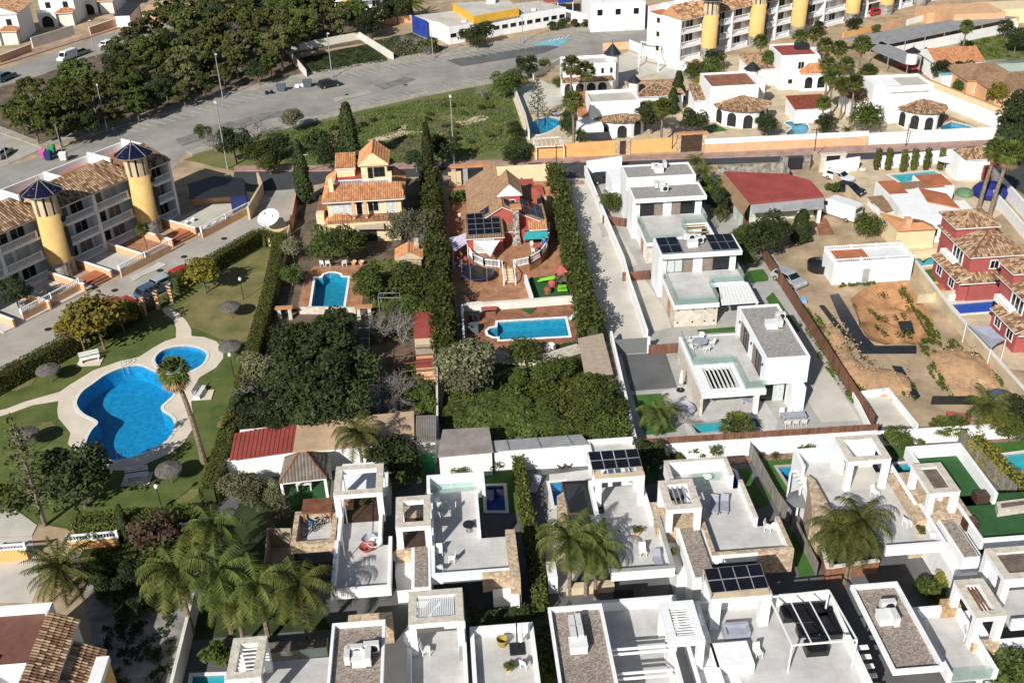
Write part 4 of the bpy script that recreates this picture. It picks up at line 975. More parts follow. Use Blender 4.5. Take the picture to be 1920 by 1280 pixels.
x0,y0,x1,y1=flat_box(t,(1107,192),(1188,166),5.8,rm=concr); opening(t,(x1,y0),(x1,y1),.5,3.2,1.6,1.6,metalw,dkglass,'window',1); half_porch(t,g(1157,243),4.6,3.0); bl(t,(1090,205),(1135,182),3.4,0,white); x0,y0,x1,y1=rc((1084,215),(1135,180),3.4); shed_roof(t,[(x0,y0,3.0),(x1,y0,3.0),(x1,y1,4.3),(x0,y1,4.3)],TILEO)
bl(t,(1085,240),(1125,222),2.9)
turret(t,g(1187,205),.9,0,5.0,1.2)
t=thing('tiled_outbuilding','long low white outbuilding with mottled tile roof behind the half round porch','outbuilding',(*g(1230,170),0)); x0,y0,x1,y1=bl(t,(1190,182),(1262,150),2.6,0); hip_roof(t,x0,y0,x1,y1,2.65,1.0,TILEM,.3,white,'hip','x')
t=thing('villa','white villa with brown roof terrace and arched half round porch','house',(*g(1370,235),0),0,GV)
x0,y0,x1,y1=flat_box(t,(1333,163),(1400,133),6.0,rm=cottod,par=.35); opening(t,(x0,y0),(x1,y0),.35,3.5,1.9,1.5,sandw,plas,'window',0); opening(t,(x0,y0),(x1,y0),.2,.9,1.1,1.1,sandw,plas,'window',0)
half_porch(t,g(1388,225),4.3,3.0); turret(t,g(1405,190),1.1,0,5.8,1.3); bl(t,(1402,150),(1428,140),5.4); x0,y0,x1,y1=bl(t,(1304,187),(1330,168),3.0); shed_roof(t,[(x0-.3,y0-.3,2.9),(x1,y0-.3,2.9),(x1,y1,4.2),(x0-.3,y1,4.2)],TILEM)
t=thing('villa','pale blue white villa with red roof terrace among the fan palms','house',(*g(1500,160),0),0,GV)
x0,y0,x1,y1=flat_box(t,(1466,105),(1510,80),6.2,rm=redroof,par=.3); opening(t,(x0,y0),(x1,y0),.55,3.6,1.2,1.4,metalw,dkglass,'window',1); opening(t,(x0,y0),(x1,y0),.3,1,.9,.9,ochre,dkglass,'window',0)
x0,y0,x1,y1=bl(t,(1505,138),(1545,124),3.3); hip_roof(t,x0,y0,x1,y1,3.3,1.5,TILEO,.3); arch(t,(x0,y0),(x1,y0),.25,.5,1.4,2.1,dkglass,white); arch(t,(x0,y0),(x1,y0),.7,.5,1.4,2.1,dkglass,white)
bl(t,(1508,98),(1530,88),5.6); x,y=g(1502,95,5.6); MB().box(x-1.2,y-.8,5.6,x+1.2,y+.8,6.9).build('water_tank',metald,t)
t=thing('villa','white villa with grey roof terrace and arched porch beside the long white wall','house',(*g(1690,235),0),0,GV)
x0,y0,x1,y1=flat_box(t,(1666,163),(1722,138),6.2,rm=concr,par=.4); MB().box(x0+.6,y0-.03,5.0,x1-.6,y0-.004,5.25).build('facade_band',greyw,t); half_porch(t,g(1722,232),3.6,3.0,arches=5); bl(t,(1640,160),(1665,140),6.0); turret(t,g(1700,165),1.0,4.5,6.6,.8)
t=thing('tiled_house','low house with mottled tile roof behind the fan palms','house',(*g(1620,190),0)); x0,y0,x1,y1=bl(t,(1600,190),(1648,165),3.0,0); hip_roof(t,x0,y0,x1,y1,3.05,1.3,TILEM,.35)
t=thing('tiled_house','low house with mottled tile roof left of the pale blue villa','house',(*g(1440,130),0)); x0,y0,x1,y1=bl(t,(1412,130),(1462,100),3.0,0); hip_roof(t,x0,y0,x1,y1,3.05,1.4,TILEM,.35)
t=thing('tiled_house','white hut with red tiled roof by the tan pool terrace','outbuilding',(*g(1510,205),0)); x0,y0,x1,y1=bl(t,(1492,205),(1538,183),2.5,0); shed_roof(t,[(x0-.2,y0-.2,2.5),(x1+.2,y0-.2,2.5),(x1+.2,y1,3.1),(x0-.2,y1,3.1)],ramp_mat('deep_red_tiles',[(0,(.2,.05,.03)),(1,(.34,.10,.06))]))
t=thing('black_hut','low open hut with black roof behind the orange street wall','hut',(*g(1125,275),0)); q=Q([(1097,263),(1148,261),(1142,247),(1098,249)],2.4); MB().prism(q,2.3,2.4).build('roof',metald,t)
for a in q: MB().box(a[0]-.07,a[1]-.07,0,a[0]+.07,a[1]+.07,2.3).build('post',woodd,t)
t=thing('white_pergola','white slatted pergola by the oval pool','pergola',(*g(1030,275),0)); q=Q([(1005,276),(1057,273),(1050,257),(1000,260)],2.3)
for i in range(4): MB().bar((*q[i],2.3),(*q[(i+1)%4],2.3),.14).build('beam',metalw,t); MB().box(q[i][0]-.07,q[i][1]-.07,0,q[i][0]+.07,q[i][1]+.07,2.25).build('post',metalw,t)
for i in range(6):
 k=(i+.5)/6; a=Vector(q[0]).lerp(Vector(q[1]),k); b=Vector(q[3]).lerp(Vector(q[2]),k); MB().bar((*a,2.42),(*b,2.42),.08,.12).build('slat',metalw,t)
# carports and bungalows at the upper right
for lab,q in (('long grey roofed carport running up beside the apartment gardens',[(1572,74),(1660,84),(1910,32),(1835,28)]),('grey roofed carport sloping down to the red cars',[(1632,92),(1702,122),(1727,108),(1652,78)])):
 t=thing('carport',lab,'carport',(*g(*q[0]),0),0,'grey carports'); P=Q(q,2.8); n=6
 for i in range(n):
  a=[Vector(P[0]).lerp(Vector(P[3 if lab[0]=='x' else 1]),0)]
 MB().prism(P,2.68,2.8).build('roof',sheetg,t)
 for i in range(4):
  a,b=Vector(P[i]),Vector(P[(i+1)%4])
  for k in range(max(1,int((b-a).length/5))): c=a.lerp(b,k/max(1,int((b-a).length/5))); MB().box(c.x-.07,c.y-.07,0,c.x+.07,c.y+.07,2.68).build('post',metalg,t)
wallline([(1660,92),(1910,40)],1.9,.25,white,'white wall under the long grey carport',zm=1.9)
def bungalow(lab,nl,fr,z,h,tile,m=white,axis='x',kind='hip',wins=2,ov=.35,name='bungalow'):
 t=thing(name,lab,'house',(*g(*nl),0)); x0,y0,x1,y1=bl(t,nl,fr,z,0,m); hip_roof(t,x0,y0,x1,y1,z+.03,h,tile,ov,m,kind,axis)
 if wins: face_windows(t,(x0,y0),(x1,y0),wins,.9,1.2,1.2,1)
 return t,x0,y0,x1,y1
bungalow('white bungalow with rusty tiled gable roof below the long carport',(1757,120),(1805,92),3.2,1.6,TILEO,kind='gable',axis='x')
bungalow('peach bungalow with brown hip roof left of the glazed roof',(1815,150),(1862,120),3.2,1.5,TILEB,peach)
bungalow('peach house with brown roof and solar panel at the right edge',(1868,172),(1935,135),3.2,1.6,TILEB,peach)
t=thing('glazed_roof','curved blue glazed pool roof at the right edge','conservatory',(*g(1890,120),0)); q=rc((1858,130),(1935,105),3.0)
for i in range(6):
 a0,a1=math.pi*i/6,math.pi*(i+1)/6; cy=(q[1]+q[3])/2; r=(q[3]-q[1])/2; P=[(q[0],cy-r*math.cos(a0),1.8+1.6*math.sin(a0)),(q[2],cy-r*math.cos(a0),1.8+1.6*math.sin(a0)),(q[2],cy-r*math.cos(a1),1.8+1.6*math.sin(a1)),(q[0],cy-r*math.cos(a1),1.8+1.6*math.sin(a1))]
 MB().add(P,[(0,1,2,3)]).build('roof_pane',glass,t)
MB().box(q[0],q[1],0,q[2],q[3],1.8).build('wall',offw,t)
t=thing('blue_roofed_shed','white shed with pale blue roof before the peach bungalow','shed',(*g(1790,140),0)); x0,y0,x1,y1=bl(t,(1768,142),(1800,125),2.3); MB().box(x0-.1,y0-.1,2.3,x1+.1,y1+.1,2.4).build('roof',bluep,t)
t=thing('beige_houses','peach house block with parapets at the top right corner','house',(*g(1830,10),0)); bl(t,(1790,28),(1850,5),4,0,peach); bl(t,(1740,25),(1800,8),2.2,0,peach); bl(t,(1850,20),(1935,0),3,0,cream)
for i,(a,b) in enumerate((((1640,60),(1690,45)),((1700,48),(1760,30)),((1580,72),(1635,58)))): wallline([a,b],1.2,.25,[peach,white,orangew][i],['peach','white','orange'][i]+' garden wall below the apartment towers')
# ---------------------------------------------------------------- cream villa
t=thing('villa','cream villa with stepped terracotta tile roofs and a gabled attic above the light blue pool','house',(*g(680,430),0))
x0,y0,x1,y1=bl(t,(612,374),(752,322),5.6,0,cream)
bl(t,(592,402),(612,372),3.6,0,cream); MB().box(x0-1.6,y0+1,3.6,x0,y0+6,3.75).build('side_roof',cottod,t)
ey=y0-.9; shed_roof(t,[(x0-.5,ey,5.5),(x1+.5,ey,5.5),(x1+.2,y0+2.0,6.7),(x0+.4,y0+2.0,6.7)],TILEO)
shed_roof(t,[(x0-.6,y1,5.5),(x0-.6,ey,5.5),(x0+1.0,y0+2.0,6.7),(x0+1.0,y1-.4,6.7)],TILEO); shed_roof(t,[(x1+.6,ey,5.5),(x1+.6,y1,5.5),(x1-1.0,y1-.4,6.7),(x1-1.0,y0+2.0,6.7)],TILEO)
MB().box(x0+1.0,y0+2.0,5.6,x1-1.0,y1,6.5).build('roof_terrace',redroof,t)
balustrade(t,(x0+1.2,y0+2.15),(x1-1.2,y0+2.15),6.5,.8,posts=12)
a0=x0+(x1-x0)*.48; a1=x0+(x1-x0)*.83; b0=y0+3.2; MB().box(a0,b0,6.5,a1,y1-.6,8.9).build('attic',cream,t)
hip_roof(t,a0,b0,a1,y1-.6,8.95,1.7,TILEO,.35,cream,'gable','y'); G=MB(); G.add([(a0,b0-.01,8.9),(a1,b0-.01,8.9),((a0+a1)/2,b0-.01,10.5)],[(0,1,2)]); G.build('gable',cream,t)
opening(t,(a0,b0),(a1,b0),.35,6.7,.7,1.8,woodd,dkglass,'door',0); opening(t,(a0,b0),(a1,b0),.7,7.1,1.5,1.4,woodd,dkglass,'window',1)
MB().box(x0+1.2,y1-3,6.5,x0+3.6,y1-.3,7.8).build('stair_tower',cream,t); shed_roof(t,[(x0+1,y1-3.2,7.8),(x0+3.8,y1-3.2,7.8),(x0+3.8,y1-.2,8.9),(x0+1,y1-.2,8.9)],TILEO)
MB().box(x0+.4,y0+.8,5.6,x0+1.0,y0+1.4,8.1).build('chimney',cream,t); MB().box(x1-1.6,y0+2.2,6.5,x1-1,y0+2.8,8).build('chimney',cream,t)
A_,B_=(x0,y0),(x1,y0)
opening(t,A_,B_,.2,3.15,3.0,2.1,metalw,curtain,'balcony_door',3); opening(t,A_,B_,.43,3.15,.9,2.1,metalw,dkglass,'door',0); opening(t,A_,B_,.62,3.5,1.5,1.5,metalw,dkglass,'window',1); opening(t,A_,B_,.86,3.15,1.4,2.1,metalw,curtain,'balcony_door',1)
for k in (.36,.52): c=x0+(x1-x0)*k; MB().box(c-.2,y0-1.3,3.1,c+.2,y0-.9,5.4).build('brick_column',peach,t)
MB().box(x0,y0-2.0,0,x1-.3,y0,2.95).build('ground_floor',cream,t); MB().box(x0,y0-2.1,2.95,x1,y0,3.05).build('balcony_floor',cotto,t)
rl=MB()
for i in range(14): X=x0+2+(x1-x0-2)*i/13; rl.box(X-.025,y0-2.05,3.05,X+.025,y0-2.0,4.0)
rl.box(x0+2,y0-2.06,3.97,x1,y0-2.0,4.03); rl.build('balcony_railing',metald,t,kind='stuff')
q=rc((613,418),(665,402),2.9); MB().box(q[0],q[1],0,q[2],q[3],2.6).build('porch',cream,t); hip_roof(t,q[0],q[1],q[2],q[3],2.65,.9,TILEO,.3,cream,'hip','x')
c=[(*g(665,430,2.3),2.3),(*g(720,429,2.3),2.3),(*g(720,411,2.9),2.9),(*g(664,412,2.9),2.9)]; MB().add(c+[(a,b,z-.05) for a,b,z in c],[(0,1,2,3),(7,6,5,4),(0,4,5,1)]).build('awning',canvast,t)
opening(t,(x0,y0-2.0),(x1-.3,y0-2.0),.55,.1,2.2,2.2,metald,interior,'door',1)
t=thing('garden_oven_house','small stone barbecue house with broken tile roof in the garden','outbuilding',(*g(768,500),0)); q=rc((744,485),(789,465),2.5); MB().box(q[0],q[1],0,q[2],q[3],2.4).build('wall',stone,t); hip_roof(t,q[0],q[1],q[2],q[3],2.5,.9,TILEO,.25,sandw,'gable','y'); opening(t,(q[0],q[1]),(q[2],q[1]),.4,.2,1.3,1.7,woodl,interior,'doorway',0); MB().box(q[2]-.8,q[3]-.9,2.4,q[2]-.2,q[3]-.3,4.1).build('chimney',stone,t)
for lab,p in (('tile capped gateway at the left corner of the pool terrace',((519,577),(545,577))),('tile capped gateway at the right corner of the pool terrace',((668,575),(695,572)))):
 t=thing('garden_gateway',lab,'gateway',(*g(*p[0]),0),0,'tile capped gateways'); a,b=g(*p[0],1.6),g(*p[1],1.6); MB().box(a[0],a[1]-.2,0,a[0]+.4,a[1]+.2,1.5).build('pier',stonel,t); MB().box(b[0]-.4,a[1]-.2,0,b[0],a[1]+.2,1.5).build('pier',stonel,t); MB().box(a[0]-.2,a[1]-.35,1.5,b[0]+.2,a[1]+.35,1.65).build('tile_cap',TILEO,t)
wallline([(560,588),(668,588)],1.0,.3,stonel,'rubble wall below the light blue pool',z0=-.1)
wallline([(545,440),(520,560),(495,640)],1.5,.2,sandw,'tan boundary wall left of the cream villa'); wallline([(560,365),(548,430)],1.6,.2,peach,'peach wall by the cypress at the head of the ramp')
# ruined sheds in the cream villa's lower garden
t=thing('shed','narrow shed with red sheet roof beside the conifer hedge','shed',(*g(795,610),0)); q=rc((777,634),(813,581),2.2); MB().box(q[0],q[1],0,q[2],q[3],2.1).build('wall',sandw,t)
for i in range(3): MB().box(q[0]-.1,q[1]+(q[3]-q[1])*i/3,2.12+.03*i,q[2]+.1,q[1]+(q[3]-q[1])*(i+1)/3+.1,2.17+.03*i).build('roof_sheet',redroof,t)
t=thing('shed','peach shed end with red sheet roof below the narrow red shed','shed',(*g(795,670),0)); q=rc((780,688),(814,645),1.9); MB().box(q[0],q[1],0,q[2],q[3],1.8).build('wall',peach,t); MB().box(q[0],q[1]-.1,1.82,q[2],q[1]+1.6,1.9).build('roof_sheet',redroof,t); MB().box(q[0],q[1]+2.2,1.82,q[2],q[3],1.95).build('roof_sheet',canvast,t)
def frame_pergola(lab,q,h,m=metalg,n=3,w=.08):
 t=thing('pergola_frame',lab,'pergola',(*g(*q[0]),0)); P=[Vector(p) for p in Q(q,h)]
 for i in range(4): MB().bar((*P[i],h),(*P[(i+1)%4],h),w).build('beam',m,t); MB().box(P[i].x-w/2,P[i].y-w/2,0,P[i].x+w/2,P[i].y+w/2,h-w/2).build('post',m,t)
 for i in range(1,n): k=i/n; MB().bar((*P[0].lerp(P[3],k),h),(*P[1].lerp(P[2],k),h),w).build('slat',m,t)
 return t
frame_pergola('grey metal pergola frame in the overgrown lower garden',[(666,655),(692,655),(693,595),(668,596)],2.3,n=3)
frame_pergola('white metal pergola frame in the kitchen garden',[(709,558),(749,558),(750,540),(712,541)],2.2,n=2)
frame_pergola('rusty cage frame over rubble beside the big dark tree',[(738,712),(818,705),(816,650),(738,655)],2.2,rust,4)
t=thing('roofed_store','long tan tiled roof with red left end behind the white cube garden','outbuilding',(*g(600,850),0))
P=Q([(430,862),(548,846),(556,792),(440,812)],2.9); MB().prism(P,2.8,2.9).build('red_roof',redroof,t); V=[Vector(p) for p in P]; rb=MB()
for i in range(14): k=(i+.5)/14; rb.bar((*V[0].lerp(V[1],k),2.92),(*V[3].lerp(V[2],k),2.92),.07,.06)
rb.build('roof_ribs',redroof,t,kind='stuff'); P2=Q([(549,846),(777,826),(776,770),(557,791)],3.0); MB().prism(P2,2.85,3.0).build('tan_roof',tanroof,t); P3=Q([(440,855),(770,822),(770,775),(450,805)],2.8); MB().prism(P3,0,2.78).build('wall',white,t)
MB().prism(Q([(776,828),(818,826),(818,776),(779,778)],2.8),2.6,2.7).build('brown_sheet_roof',sheetb,t); sb=MB()
P4=[Vector(p) for p in Q([(778,828),(818,826),(818,778),(780,779)],2.8)]
for i in range(12): a=P4[0].lerp(P4[1],(i+.5)/12); b=P4[3].lerp(P4[2],(i+.5)/12); sb.bar((*a,2.78),(*b,2.78),.12,.08)
sb.build('roof_corrugation',sheetb,t,kind='stuff'); MB().prism(Q([(780,830),(816,828),(816,800),(782,802)],2.5),0,2.6).build('wall',offw,t)
t=thing('outbuilding','outbuilding with grey brown sheet roof behind the boxed pool yard','outbuilding',(*g(870,860),0)); P=Q([(820,855),(925,846),(917,800),(830,805)],3.0); MB().prism(P,2.85,3.0).build('roof',sheetb,t); MB().prism(Q([(823,854),(922,845),(915,806),(832,812)],2.85),0,2.83).build('wall',white,t)
t=thing('long_shed','long low shed with pale grey tiled roof and white wall','outbuilding',(*g(1010,860),0)); P=Q([(925,845),(1105,832),(1090,814),(922,826)],2.7); MB().prism(P,2.6,2.7).build('roof',sheetg,t); MB().prism(Q([(925,844),(1105,831),(1092,818),(923,829)],2.58),0,2.58).build('wall',white,t)
for i in range(3):
 a=Vector(P[0]).lerp(Vector(P[1]),(i+.5)/3); b=Vector(P[3]).lerp(Vector(P[2]),(i+.5)/3); MB().bar((*a,2.73),(*b,2.73),.1,.06).build('roof_rib',sheetd,t)
t=thing('outbuilding','white walled yard room with open top left of the solar canopy','outbuilding',(*g(1140,850),0)); x0,y0,x1,y1=flat_box(t,(1107,850),(1186,818),2.6)
t=thing('orchard_store','tan boarded lean to roof in the orchard corner','lean-to',(*g(1120,690),0)); P=Q([(1097,705),(1150,700),(1130,624),(1083,634)],2.0)
for i in range(5):
 k0,k1=i/5,(i+1)/5-.01; a=Vector(P[0]).lerp(Vector(P[3]),k0);b=Vector(P[1]).lerp(Vector(P[2]),k0);c=Vector(P[1]).lerp(Vector(P[2]),k1);d=Vector(P[0]).lerp(Vector(P[3]),k1); MB().prism([tuple(a),tuple(b),tuple(c),tuple(d)],1.9+.02*i,1.96+.02*i).build('roof_board',canvast,t)
for p in P: MB().box(p[0]-.06,p[1]-.06,0,p[0]+.06,p[1]+.06,1.9).build('post',woodd,t)
wallline([(818,600),(820,690),(822,830)],1.5,.2,offw,'old boundary wall between the overgrown gardens')
# ---------------------------------------------------------------- red villa
t=thing('villa','red villa with brown gabled roofs and black solar panels','house',(*g(950,470),0))
x0,y0=g(886,424,3.4)[0],g(886,424,3.4)[1]; xr=g(1022,424,3.4)[0]; yb=g(882,340,3.4)[1]; xm=g(938,373,5.6)[0]
MB().box(x0,y0,0,xr,yb,3.3).build('wall',redw,t); zr=6.0
shed_roof(t,[(x0-.4,yb,3.3),(x0-.4,y0-.3,3.3),(xm,y0-.3,zr),(xm,yb,zr)],TILEB); shed_roof(t,[(xr+.4,y0-.3,3.3),(xr+.4,yb-5,3.3),(xm,yb-5,zr),(xm,y0-.3,zr)],TILEB)
MB().add([(x0,y0-.01,3.3),(xr,y0-.01,3.3),(xm,y0-.01,zr-.15)],[(0,1,2)]).build('gable',redw,t); MB().tube([(xm,y0-.3,zr+.05),(xm,yb,zr+.05)],.12,6).build('ridge',TILEO,t)
def onr(u,v):
 a=Vector((xr+.4,0,3.3)); b=Vector((xm,0,zr)); p=a.lerp(b,v); return (p.x,y0+u,p.z+.14)
panels(t,onr(.2,.08),onr(4.6,.08),onr(4.6,.95),onr(.2,.95),2,6)
def onl(u,v):
 a=Vector((x0-.4,0,3.3)); b=Vector((xm,0,zr)); p=a.lerp(b,v); return (p.x,y0+u,p.z+.14)
panels(t,onl(2.2,.05),onl(.2,.05),onl(.2,.62),onl(2.2,.62),1,4)
c0,c1=g(936,376,5.6)[0],g(975,376,5.6)[0]; yd=g(950,376,5.6)[1]; MB().box(c0,yd,3.3,c1,yd+4.5,6.4).build('dormer',redw,t); hip_roof(t,c0,yd,c1,yd+4.5,6.45,1.5,TILEB,.3,white,'gable','y'); MB().add([(c0,yd-.02,6.4),(c1,yd-.02,6.4),((c0+c1)/2,yd-.02,7.8)],[(0,1,2)]).build('gable',white,t); opening(t,(c0,yd),(c1,yd),.5,5.0,1.5,.7,white,dkglass,'window',1)
q=rc((977,364),(1016,346),3.4); MB().box(q[0],q[1],0,q[2],q[3],3.4).build('wing',redw,t); MB().box(q[2],q[1],0,q[2]+2,q[3],2.9).build('side_porch',sandw,t); MB().box(q[2]-.1,q[1]-.1,2.9,q[2]+2.2,q[3],3.05).build('tiled_roof',TILEO,t)
# front wing with the big panel field
wx0,wy0=g(877,447,3.5); wx1=g(944,447,3.5)[0]; wy1=y0+.6
MB().box(wx0,wy0+.3,0,wx1,wy1,3.3).build('front_wing',redw,t); shed_roof(t,[(wx0-.2,wy0,3.4),(wx1+.2,wy0,3.4),(wx1+.2,wy1+.6,4.7),(wx0-.2,wy1+.6,4.7)],TILEB)
def onf(u,v): return (wx0+(wx1-wx0)*u,wy0+(wy1+.6-wy0)*v,3.4+1.3*v+.15)
panels(t,onf(.02,.1),onf(.96,.1),onf(.96,.93),onf(.02,.93),4,4)
opening(t,(wx0,wy0+.3),(wx1,wy0+.3),.45,1.2,2.6,2.0,white,curtain,'door',1)
ax0,ay=g(945,433,3.0); ax1=g(1027,433,3.0)[0]; MB().box(wx1,ay,0,xr,y0,3.0).build('front_room',redw,t)
shed_roof(t,[(g(992,430,3.1)[0],ay-.3,3.05),(xr+.3,ay-.3,3.05),(xr+.3,y0,3.7),(g(992,430,3.1)[0],y0,3.7)],TILEO); shed_roof(t,[(wx1+.2,ay-.3,3.0),(g(964,433,3.0)[0],ay-.3,3.0),(g(964,433,3)[0],y0,3.6),(wx1+.2,y0,3.6)],TILEB)
q=[(*g(981,449,2.4),2.4),(*g(1028,447,2.4),2.4),(*g(1026,433,3.0),3.0),(*g(986,434,3.0),3.0)]; MB().add(q+[(a,b,z-.04) for a,b,z in q],[(0,1,2,3),(7,6,5,4),(0,4,5,1)]).build('teal_awning',teal,t)
opening(t,(wx1,ay),(xr,ay),.75,1.2,2.4,1.7,metald,interior,'door',1)
MB().box(xr-1.1,y0+4.9,3.3,xr-.4,y0+5.6,6.0).build('chimney',redw,t)
cx,cy=g(969,472); CH=MB().lathe(cx,cy,[(1.0,0),(.75,1.8),(.55,2.6),(.5,6.2)],4,ph=.785); o=CH.build('stone_chimney',mat('cobbled_chimney',(.55,.5,.43),.9,.5,5,.8,kind='voronoi',col2=(.05,.045,.04)),t); MB().box(cx-.7,cy-.6,6.2,cx+.7,cy+.6,6.5).build('chimney_cap',TILEO,o)
# raised front terrace with stairs and curved balustrades
arc=[(876,449),(878,473),(888,489),(908,498),(936,501),(966,500),(993,494),(1014,481),(1028,461),(1030,430)]
P=Q(arc,1.15); MB().prism(P,0,1.15).build('raised_terrace',cotto,t)
for k in range(0,4): balustrade(t,P[k],P[k+1],1.15,.95,posts=9,step=.17,bw=.1)
for k in range(5,9): balustrade(t,P[k],P[k+1],1.15,.95,posts=9,step=.17,bw=.1)
s0=P[4]; s1=P[5]
for i in range(6): MB().box(s0[0]+.5,s0[1]-.42*(i+1),0,s1[0]-.3,s0[1]-.42*i,1.15-.19*(i+1)).build('stair_step',sandw,t)
for X in (s0[0]+.35,s1[0]-.2): MB().bar((X,s0[1],2.05),(X,s0[1]-2.7,.95),.1).build('stair_rail',white,t); MB().box(X-.08,s0[1]-2.75,0,X+.08,s0[1]-2.6,1.0).build('stair_post',white,t)
def sail(lab,q,m,posts=True,name='shade_sail'):
 P=[Vector((*g(x,y,z),z)) for x,y,z in q]; b=MB(); N=6; o=0
 c=sum(P,Vector())/len(P)-Vector((0,0,.25))
 for i in range(len(P)): b.add([P[i],P[(i+1)%len(P)],(P[i]+P[(i+1)%len(P)])/2*.9+c*.1,c],[(0,2,3),(2,1,3)])
 t=thing(name,lab,'shade sail',(P[0].x,P[0].y,0)); b.build('canvas',m,t)
 if posts:
  for p in P: MB().box(p.x-.04,p.y-.04,0,p.x+.04,p.y+.04,p.z).build('post',metalw,t)
sail('white triangular shade sail at the front of the red villa',[(888,452,3.2),(938,450,3.2),(919,482,2.2)],canvasw,False)
sail('lilac shade sail at the left of the red villa',[(842,446,2.4),(874,436,2.8),(876,456,2.6),(850,474,2.2)],lilac)
wallline([(868,578),(1082,562)],1.0,.3,offw,'low white wall between the red villa terrace and its pool',cap=offw,zm=.5); wallline([(866,572),(870,640)],1.5,.25,white,'white wall at the left side of the red villa pool',zm=1.4); wallline([(985,520),(998,560)],1.2,.25,white,'short white wall left of the play lawn',zm=.8)
wallline([(870,655),(1005,668),(1100,640)],1.2,.3,stonel,'rough white wall below the red villa pool',zm=1.2)
wallline([(842,350),(865,346)],2.2,.25,cream,'cream street wall piece left of the black gates'); wallline([(915,344),(1030,338)],2.6,.3,cream,'cream street wall right of the black gates',zm=0)
t=thing('entrance_gate','black double gates under a tiled lintel behind the red villa','gate',(*g(880,345),0)); a=g(852,347); b=g(912,344)
for k in (0,.36,1): X=a[0]+(b[0]-a[0])*k; MB().box(X-.35,a[1]-.3,0,X+.35,a[1]+.3,2.8).build('pier',greyw,t)
MB().box(a[0]-.5,a[1]-.5,2.8,b[0]+.5,a[1]+.5,3.1).build('tiled_lintel',TILEO,t); MB().box(a[0]+.35,a[1]-.06,.1,a[0]+(b[0]-a[0])*.36-.35,a[1],2.4).build('gate_leaf',metald,t); MB().box(a[0]+(b[0]-a[0])*.36+.35,a[1]-.06,.1,b[0]-.35,a[1],2.4).build('gate_leaf',metald,t)
# ---------------------------------------------------------------- modern white villas
GM='modern white villas with gravel roofs'
def modern(lab,p): return thing('modern_villa',lab,'house',(*g(*p),0),0,GM)
def gravel_box(t,nl,fr,z,zb,fas=.55,par=.22,m=gravelg,inset=(0,0,0,0)):
 x0,y0,x1,y1=rc(nl,fr,z); MB().box(x0,y0,z-fas,x1,y1,z-par).build('roof_slab',white,t)
 for B in ((x0,y0,x1,y0+par),(x0,y1-par,x1,y1),(x0,y0+par,x0+par,y1-par),(x1-par,y0+par,x1,y1-par)): MB().box(B[0],B[1],z-par,B[2],B[3],z).build('parapet',white,t)
 MB().box(x0+par,y0+par,z-par,x1-par,y1-par,z-par+.05).build('gravel_roof',m,t)
 w=(x0+inset[0],y0+inset[1],x1-inset[2],y1-inset[3]); MB().box(w[0],w[1],zb,w[2],w[3],z-fas).build('wall',white,t); return (x0,y0,x1,y1),w
def slider(t,A,B,u,z,w,h,glass_first=True,pane=dkglass,shut=taup):
 A=Vector(A);B=Vector(B);L=(B-A).length; c=u*L; k=.62*w
 if glass_first: opening(t,A,B,c-w/2+k/2 if c-w/2+k/2>1 else 1.01,z,k,h,metald,pane,'sliding_door',1); opening(t,A,B,c+w/2-(w-k)/2,z,w-k,h,shut,shut,'shutter',0,pr=.08)
 else: opening(t,A,B,c+w/2-k/2,z,k,h,metald,pane,'sliding_door',1); opening(t,A,B,max(1.01,c-w/2+(w-k)/2),z,w-k,h,shut,shut,'shutter',0,pr=.08)
t=modern('rear modern villa with two stepped gravel roofs beside the dark street',(1250,440))
R,w=gravel_box(t,(1175,334.5),(1290.5,303.5),6.5,0,inset=(0,0,0,0))
R,w=gravel_box(t,(1189,374.5),(1310,340.8),5.9,0,inset=(.0,.8,.4,0)); MB().box(w[0],w[3]-.1,0,w[2]-.6,w[3]+1.2,5.0).build('link_wall',white,t)
A_,B_=(w[0],w[1]),(w[2],w[1]); slider(t,A_,B_,.27,3.15,3.0,2.1); slider(t,A_,B_,.73,3.15,3.1,2.1,False)
for k in (.06,.5,.93): X=w[0]+(w[2]-w[0])*k; MB().box(X-.07,w[1]-.12,4.9,X+.07,w[1],5.15).build('wall_lamp',metald,t)
x0,y0=g(1211,456,3.1); x1=g(1341,441,3.1)[0]; y1=w[1]; xm=x0+(x1-x0)*.62; ym=y0+(y1-y0)*.62
MB().box(x0,y0,2.6,xm,y1,3.05).build('terrace_slab',white,t); MB().box(xm,ym,2.6,x1,y1,3.05).build('terrace_slab',white,t); MB().box(x0+.1,y0+.1,3.05,xm-.1,y1,3.08).build('terrace_floor',tfloor,t); MB().box(xm-.1,ym+.1,3.05,x1-.1,y1,3.08).build('terrace_floor',tfloor,t)
MB().box(xm,y0,2.6,x1,y0+.35,3.05).build('frame_beam',white,t); MB().box(x1-.35,y0+.35,2.6,x1,ym,3.05).build('frame_beam',white,t)
for i in range(5): yy=y0+.5+(ym-y0-.6)*i/4; MB().box(xm,yy,2.8,x1-.35,yy+.1,2.95).build('slat',woodl,t)
MB().box(x0+.3,y0+.6,0,xm,y1,2.6).build('ground_floor',white,t); MB().box(xm,ym+1,0,x1-.5,y1,2.6).build('ground_floor',white,t); MB().box(x0+.28,y0+.55,0,x0+3.4,y0+.6,2.6).build('stone_wall',stonel,t)
for a,b in (((x0+.1,y1-.2),(x0+.1,y0+.1)),((x0+.1,y0+.1),(xm-.1,y0+.1)),((xm-.1,y0+.1),(xm-.1,ym)),((xm,ym+.1),(x1-.1,ym+.1)),((x1-.1,ym+.1),(x1-.1,y1))): rail_glass(t,a,b,3.05,1.0)
opening(t,(x0+.3,y1),(x0+.3,y0+.6),.6,.1,1.6,2.3,woodl,woodl,'door',0)
